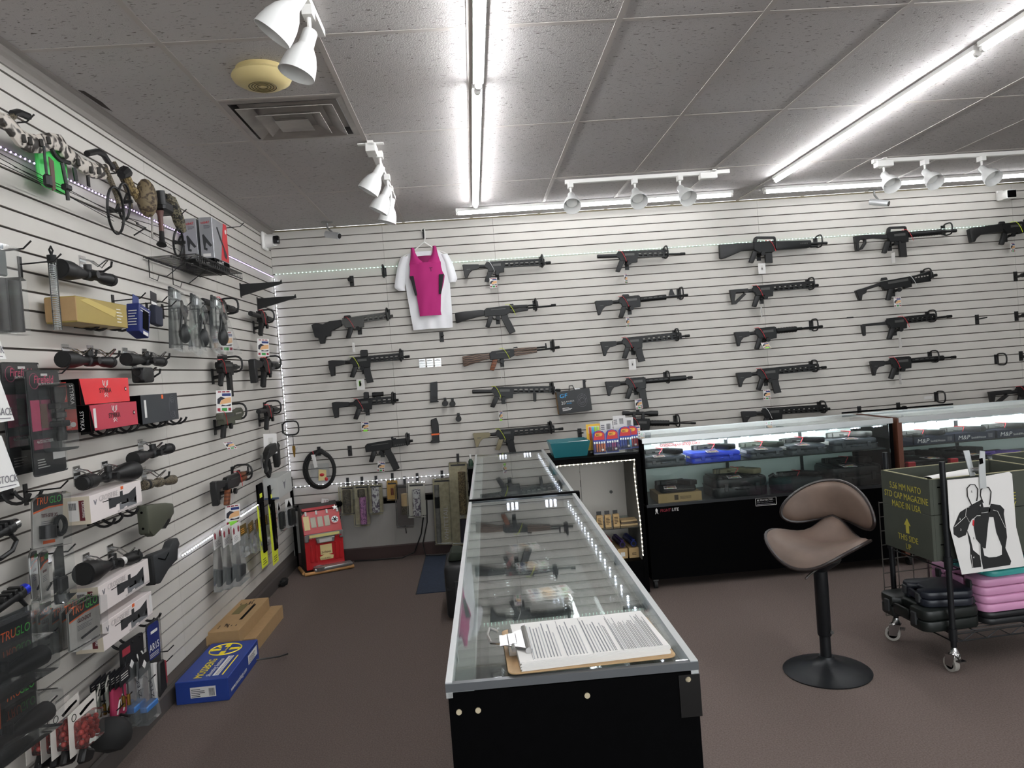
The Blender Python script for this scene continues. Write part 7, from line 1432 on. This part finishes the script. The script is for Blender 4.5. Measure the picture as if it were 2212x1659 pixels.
b = MB(); b.grid(back_fn(.035), 40, 10); b.grid(lambda u, v: back_fn(-.022)(1 - u, v), 40, 8); bmesh.ops.remove_doubles(b.b, verts=b.b.verts[:], dist=.0008); b.build('back_cushion', BL, back, 80)
MB().tube([back_fn(0)(k / 44, 1.0) for k in range(44)], .0085, 7, True).build('piping', mat('dark piping'), back)
MB().tube([(-.13, 0, .56), (-.22, 0, .6), (-.25, 0, .7), (-.245, 0, .78)], .016, 8).build('back_bar', BS, back)
# ---- wire cart
t = T('wire_cart', 'black wire cart on chrome casters holding ammunition crates and gun cases', 'cart', (3.88, -3.262, 0), .07)
CW, CD = 1.12, .43
for x in (0.01, CW):
    for y in (0.0, CD):
        MB().tube([(x, y, .12), (x, y, 1.015)], .0135, 12).build('post', BS, t)
        for z in (.185, .53): MB().tube([(x, y, z - .03), (x, y, z + .03)], .019, 12).build('collar', BS, t)
        ca = empty('caster', t); ca.location = (x, y, 0); ca.rotation_euler = (0, 0, .9 if y > .1 else .12)
        MB().tube([(-.013, 0.02, .038), (.013, .02, .038)], .037, 18).build('wheel', mat('grey tyre', '#9b9790', .6), ca); MB().tube([(-.0145, .02, .038), (.0145, .02, .038)], .024, 14).build('hub', LAM, ca)
        for s in (-1, 1): MB().prism([(.0, .03), (.04, .03), (.035, .085), (-.02, .09)], s * .019 - .0015, s * .019 + .0015, 'x').build('fork', CHROME, ca, 0)
        MB().tube([(0, 0, .085), (0, 0, .094), (0, 0, .1), (0, 0, .125)], [.022, .026, .02, .014], 14).build('swivel', CHROME, ca); MB().box(-.008, .03, -.04, -.015, .06, .066).build('brake', CHROME, ca, 0)
for z in (.185, .53):
    sh = empty('shelf', t); sh.location = (0, 0, z)
    for y in (0, CD):
        for dz in (0, -.036): MB().tube([(0, y, dz), (CW, y, dz)], .0035, 6).build('edge_wire', BS, sh)
        n = 18; MB().tube([(CW * k / n, y, -.036 if k % 2 else 0) for k in range(n + 1)], .0026, 5).build('zigzag_wire', BS, sh)
    for x in (0.01, CW):
        for dz in (0, -.036): MB().tube([(x, 0, dz), (x, CD, dz)], .0035, 6).build('edge_wire', BS, sh)
    for k in range(14): MB().tube([(0, CD * (k + .5) / 14, .002), (CW, CD * (k + .5) / 14, .002)], .0022, 4).build('deck_wire', BS, sh, 0)
    for k in range(4): MB().tube([(CW * (k + .5) / 4, 0, -.004), (CW * (k + .5) / 4, CD, -.004)], .003, 5).build('cross_wire', BS, sh, 0)
# grid panel on the far side of the cart
t = T('wire_grid', 'thin grey wire grid panel behind the cart', 'grid panel', (3.84, -2.775, .12), .07); GW = mat('grey wire', '#77736f', .4, .6)
for k in range(14): MB().tube([(.088 * k, 0, 0), (.088 * k, 0, .62)], .0028 if k != 3 else .006, 5).build('upright_wire', GW, t, 0)
for k in range(9): MB().tube([(0, -.004, .077 * k), (1.15, -.004, .077 * k)], .0028, 5).build('level_wire', GW, t, 0)
# crates
CRM = mat('olive crate paint', '#3f433a', .7, noise=.15, scale=12); CRE = mat('worn crate edge', '#8a8568', .8)
def crate(label, loc, w, d, h, words=True):
    t = T('ammo_crate', label, 'crate', loc, .07, group='olive wooden crates')
    for z0, z1 in ((0, h * .56), (h * .565, h)):
        for nm, a in (('end_board', (0, .016, 0, d)), ('end_board', (w - .016, w, 0, d)), ('side_board', (.016, w - .016, 0, .016)), ('side_board', (.016, w - .016, d - .016, d))): MB().box(a[0], a[1], a[2], a[3], z0, z1).bevel(.0015).build(nm, CRM, t, 0)
    MB().box(.016, w - .016, .016, d - .016, 0, .012).build('bottom_board', CRM, t, 0)
    for a in ((0, .016, 0, d), (0, w, 0, .016), (0, w, d - .016, d), (w - .016, w, 0, d)): MB().box(a[0] + .001, a[1] - .001, a[2] + .001, a[3] - .001, h, h + .0015).build('worn_edge', CRE, t, 0)
    for z in (h * .2, h * .45, h * .7, h * .9): MB().tube([(.04, -.001, z), (.055, -.001, z)], .003, 5).build('staple', LAM, t, 0)
    return t
ct = crate('olive wooden crate with yellow stencilled end on the cart', (3.832, -3.243, .5345), .63, .37, .395)
YS = mat('faded yellow stencil', '#a89e3c', .8)
for s, z, sz in (('5.56 MM NATO', .315, .046), ('STD CAP MAGAZINE', .268, .046), ('MADE IN USA', .222, .046)): text(ct, s, (-.0004, .18, z), END, sz, YS, align='CENTER', sx=.78)
decal(ct, 'arrow', YS, (-.0004, .205, .1), END, pts=[(.013, 0), (.037, 0), (.037, .04), (.05, .04), (.025, .075), (0, .04), (.013, .04)])
text(ct, 'THIS SIDE', (-.0004, .18, .06), END, .042, YS, align='CENTER', sx=.85); text(ct, 'UP', (-.0004, .18, .018), END, .04, YS, align='CENTER', sx=.85)
for s, z in (('THE', .26), ('QUALITY', .215)): text(ct, s, (.45, -.0004, z), FRONT, .05, YS, align='RIGHT', sx=.8)
text(ct, '-', (.43, -.0004, .05), FRONT, .05, YS)
crate('second olive wooden crate behind the stencilled one, at the right edge', (4.475, -3.2, .5345), .5, .37, .42)
t = T('paper_roll', 'rolled black and white target sheets inside the front crate', 'paper roll', (3.93, -3.08, .87), .35)
for k, r in enumerate((.046, .04, .034)): MB().lathe([(r, 0), (r, .3)], 22, Matrix.Rotation(PI / 2, 4, 'Y') @ Matrix.Rotation(.0, 4, 'X'), cap=False).solidify(.0012).build('sheet', LAM if k else PAPER, t)
# target sheet and clip
P0, P1, P2 = V3((3.925, -3.277, 0)), None, None
tl, tr, bl = V3((3.895, -3.285, 0.93)), V3((4.212, -3.285, 0.939)), V3((3.937, -3.285, 0.476))
t = T('paper_target', 'white paper target with two black figures clipped to the crate front', 'paper target', bl)
def tp(a): return V3(a) - bl
import mathutils
def sheetpoly(pts, m, nm, lift, th=.0006, kind=None): 
    b = MB(); q = [tp(p) for p in pts]; A = [b.b.verts.new(p + V3((0, -lift, 0))) for p in q]; Bq = [b.b.verts.new(p + V3((0, -lift + th, 0))) for p in q]; n = len(q)
    b.b.faces.new(A); b.b.faces.new(Bq[::-1])
    for i in range(n): b.b.faces.new([A[i], Bq[i], Bq[(i + 1) % n], A[(i + 1) % n]])
    return b.build(nm, m, t, 0, kind=kind)
TI = mat('target black ink', '#131313', .7); 
sheetpoly([(3.895, -3.285, 0.93), (4.063, -3.285, 0.931), (4.201, -3.285, 0.944), (4.214, -3.285, 0.932), (4.218, -3.285, 0.677), (4.253, -3.285, 0.488), (3.937, -3.285, 0.476), (3.893, -3.285, 0.703)], PAPER, 'sheet', 0, .0008)
sheetpoly([(3.909, -3.285, 0.702), (3.941, -3.285, 0.765), (3.948, -3.285, 0.774), (4.004, -3.285, 0.802), (4.056, -3.285, 0.824), (4.063, -3.285, 0.788), (4.045, -3.285, 0.734), (4.023, -3.285, 0.745), (4.002, -3.285, 0.734), (3.99, -3.285, 0.715), (3.968, -3.285, 0.662), (3.933, -3.285, 0.651), (3.909, -3.285, 0.671)], TI, 'figure_print', .001)
sheetpoly([(4.049, -3.285, 0.787), (4.088, -3.285, 0.786), (4.096, -3.285, 0.776), (4.08, -3.285, 0.705), (4.061, -3.285, 0.591), (4.05, -3.285, 0.592), (4.016, -3.285, 0.64), (4.009, -3.285, 0.693), (4.016, -3.285, 0.741)], TI, 'figure_print', .0016)
sheetpoly([(4.1, -3.285, 0.8), (4.145, -3.285, 0.79), (4.164, -3.285, 0.768), (4.16, -3.285, 0.746), (4.167, -3.285, 0.679), (4.169, -3.285, 0.635), (4.157, -3.285, 0.583), (4.141, -3.285, 0.593), (4.118, -3.285, 0.662), (4.109, -3.285, 0.738), (4.086, -3.285, 0.766)], TI, 'figure_print', .0016)
sheetpoly([(4.085, -3.285, 0.784), (4.115, -3.285, 0.781), (4.114, -3.285, 0.735), (4.082, -3.285, 0.738)], TI, 'figure_print', .0012)
sheetpoly([(4.034, -3.285, 0.625), (4.046, -3.285, 0.597), (4.052, -3.285, 0.557), (4.074, -3.285, 0.546), (4.111, -3.285, 0.545), (4.139, -3.285, 0.553), (4.143, -3.285, 0.626), (4.159, -3.285, 0.58), (4.182, -3.285, 0.518), (4.176, -3.285, 0.501), (4.043, -3.285, 0.493), (4.034, -3.285, 0.558)], TI, 'figure_print', .0012)
sheetpoly([(3.974, -3.285, 0.69), (3.988, -3.285, 0.651), (3.999, -3.285, 0.588), (4.029, -3.285, 0.559), (4.037, -3.285, 0.505), (3.989, -3.285, 0.503), (3.983, -3.285, 0.552), (3.985, -3.285, 0.607)], TI, 'figure_print', .0010)
sheetpoly([(4.007, -3.285, 0.733), (4.013, -3.285, 0.728), (4.011, -3.285, 0.698), (4.003, -3.285, 0.707)], RED, 'red_mark', .0014)
for pts in ([(4.003, -3.29, 0.803), (3.986, -3.29, 0.846), (3.986, -3.29, 0.884), (4.003, -3.29, 0.9), (4.025, -3.29, 0.898), (4.038, -3.29, 0.877), (4.035, -3.29, 0.842), (4.029, -3.29, 0.82)], [(4.06, -3.29, 0.809), (4.049, -3.29, 0.845), (4.053, -3.29, 0.871), (4.07, -3.29, 0.883), (4.092, -3.29, 0.879), (4.102, -3.29, 0.858), (4.098, -3.29, 0.83), (4.091, -3.29, 0.797)]):
    MB().tube([V3(p) - bl for p in pts], .0022, 5).build('head_outline', TI, t)
for pts in ([(3.97, -3.29, 0.755), (3.977, -3.29, 0.792), (3.991, -3.29, 0.795)], [(3.913, -3.29, 0.707), (3.973, -3.29, 0.753), (3.987, -3.29, 0.723)], [(4.01, -3.29, 0.738), (4.025, -3.29, 0.75), (4.043, -3.29, 0.749)], [(4.048, -3.29, 0.761), (4.08, -3.29, 0.763)], [(4.106, -3.29, 0.77), (4.128, -3.29, 0.763), (4.161, -3.29, 0.681)], [(3.985, -3.29, 0.568), (3.99, -3.29, 0.506)], [(4.032, -3.29, 0.615), (4.031, -3.29, 0.502)]): MB().tube([V3(p) - bl for p in pts], .0012, 4).build('white_line', PAPER, t)
for s, p in (('5', (4.009, -3.287, 0.861)), ('4', (4.045, -3.288, 0.792)), ('3', (3.942, -3.288, 0.737)), ('3', (3.943, -3.288, 0.686)), ('4', (3.998, -3.287, 0.549)), ('5', (4.004, -3.287, 0.639))): text(t, s, V3(p) - bl, FRONT, .014, (TI if s == '5' else PAPER), align='CENTER')
MB().tube([V3(p) - bl for p in ((4.077, -3.287, 0.93), (4.077, -3.287, 0.928))], .0005, 4).build('pin_mark', TI, t, 0)
t = T('spring_clip', 'chrome bulldog clip holding the paper target to the crate', 'clip', (4.063, -3.26, 0.932))
MB().prism([(-.016, -.055), (.016, -.055), (.017, .03), (.02, .12), (-.004, .125), (-.016, .03)], -.034, -.029).bevel(.001).build('front_jaw', ALU, t); MB().prism([(-.06, .125), (-.03, .125), (-.008, -.0), (-.034, -.0)], .005, .009).bevel(.001).build('rear_jaw', ALU, t); MB().tube([(-.03, -.0, .03), (.02, -.0, .03)], .011, 10).build('spring', CHROME, t); MB().prism([(-.012, .06), (.006, .065), (.004, .09), (-.012, .088)], -.036, -.0335).build('slot', LAM, t, 0)
# gun cases on the cart shelf
PNK = mat('pink case plastic', '#c78fb2', .4); TLC = mat('turquoise case plastic', '#3f9c97', .4); GRN = mat('green black case', '#131816', .45)
def cart_case(label, loc, rz, w, d, h, m, notch=True):
    t = T('gun_case', label, 'gun case', loc, rz, group='gun cases on the cart')
    out = rrect(0, w, 0, d, .045, 4)
    if notch:   # handle gap in the left side
        i = next(k for k, p in enumerate(out) if p[0] < .001 and p[1] > d * .5) if False else None
        out = arc(w - .045, .045, .045, -90, 0, 4) + arc(w - .045, d - .045, .045, 0, 90, 4) + arc(.045, d - .045, .045, 90, 180, 4) + [(0, d * .68), (.05, d * .64), (.05, d * .36), (0, d * .32)] + arc(.045, .045, .045, 180, 270, 4)
    MB().prism(out, 0, h * .49, 'z').bevel(.008, 2).build('base_shell', m, t); MB().prism(out, h * .51, h, 'z').bevel(.012, 2).build('lid_shell', m, t)
    inner = [(x * .92 + w * .04, y * .9 + d * .05) for x, y in out]; MB().prism(inner, h * .485, h * .515, 'z').build('seam_gasket', LAM, t, 0)
    if notch: MB().box(-.002, .016, d * .34, d * .66, h * .25, h * .75).bevel(.008, 2).build('handle', m, t)
    for y in (d * .22, d * .78): MB().box(-.008, .01, y - .018, y + .018, h * .2, h * .8).bevel(.003).build('latch', DKGREY if m is not TLC else m, t)
    return t
cart_case('large black gun case overhanging the left of the cart shelf', (3.775, -3.235, .189), .07, .30, .37, .105, GRN)
cart_case('smaller black gun case with handle on top of the large one', (3.80, -3.19, .296), -.12, .25, .25, .075, mat('blue black case', '#1c2029', .4))
cart_case('black gun case under the two pink ones', (4.095, -3.215, .189), .07, .37, .38, .062, KC)
cart_case('pink gun case, lower of two', (4.085, -3.22, .2525), .07, .37, .38, .08, PNK)
cart_case('pink gun case, upper of two', (4.08, -3.215, .334), .08, .37, .38, .08, PNK)
cart_case('turquoise gun case on top of the pink ones', (4.14, -3.2, .4155), .13, .33, .31, .06, TLC, False)
# ---------------------------------------------------------------- letters become meshes
bpy.context.view_layer.update()
dg = bpy.context.evaluated_depsgraph_get()
for ob in [o for o in SC.objects if o.type == 'FONT']:
    me = bpy.data.meshes.new_from_object(ob.evaluated_get(dg)); n = ob.name; mb = ob.matrix_basis.copy(); par = ob.parent; cu = ob.data
    m = cu.materials[0]
    bpy.data.objects.remove(ob); bpy.data.curves.remove(cu)
    me.materials.clear(); me.materials.append(m)
    o = bpy.data.objects.new('lettering', me); C.objects.link(o); o.parent = par; o.matrix_basis = mb; o['kind'] = 'stuff'
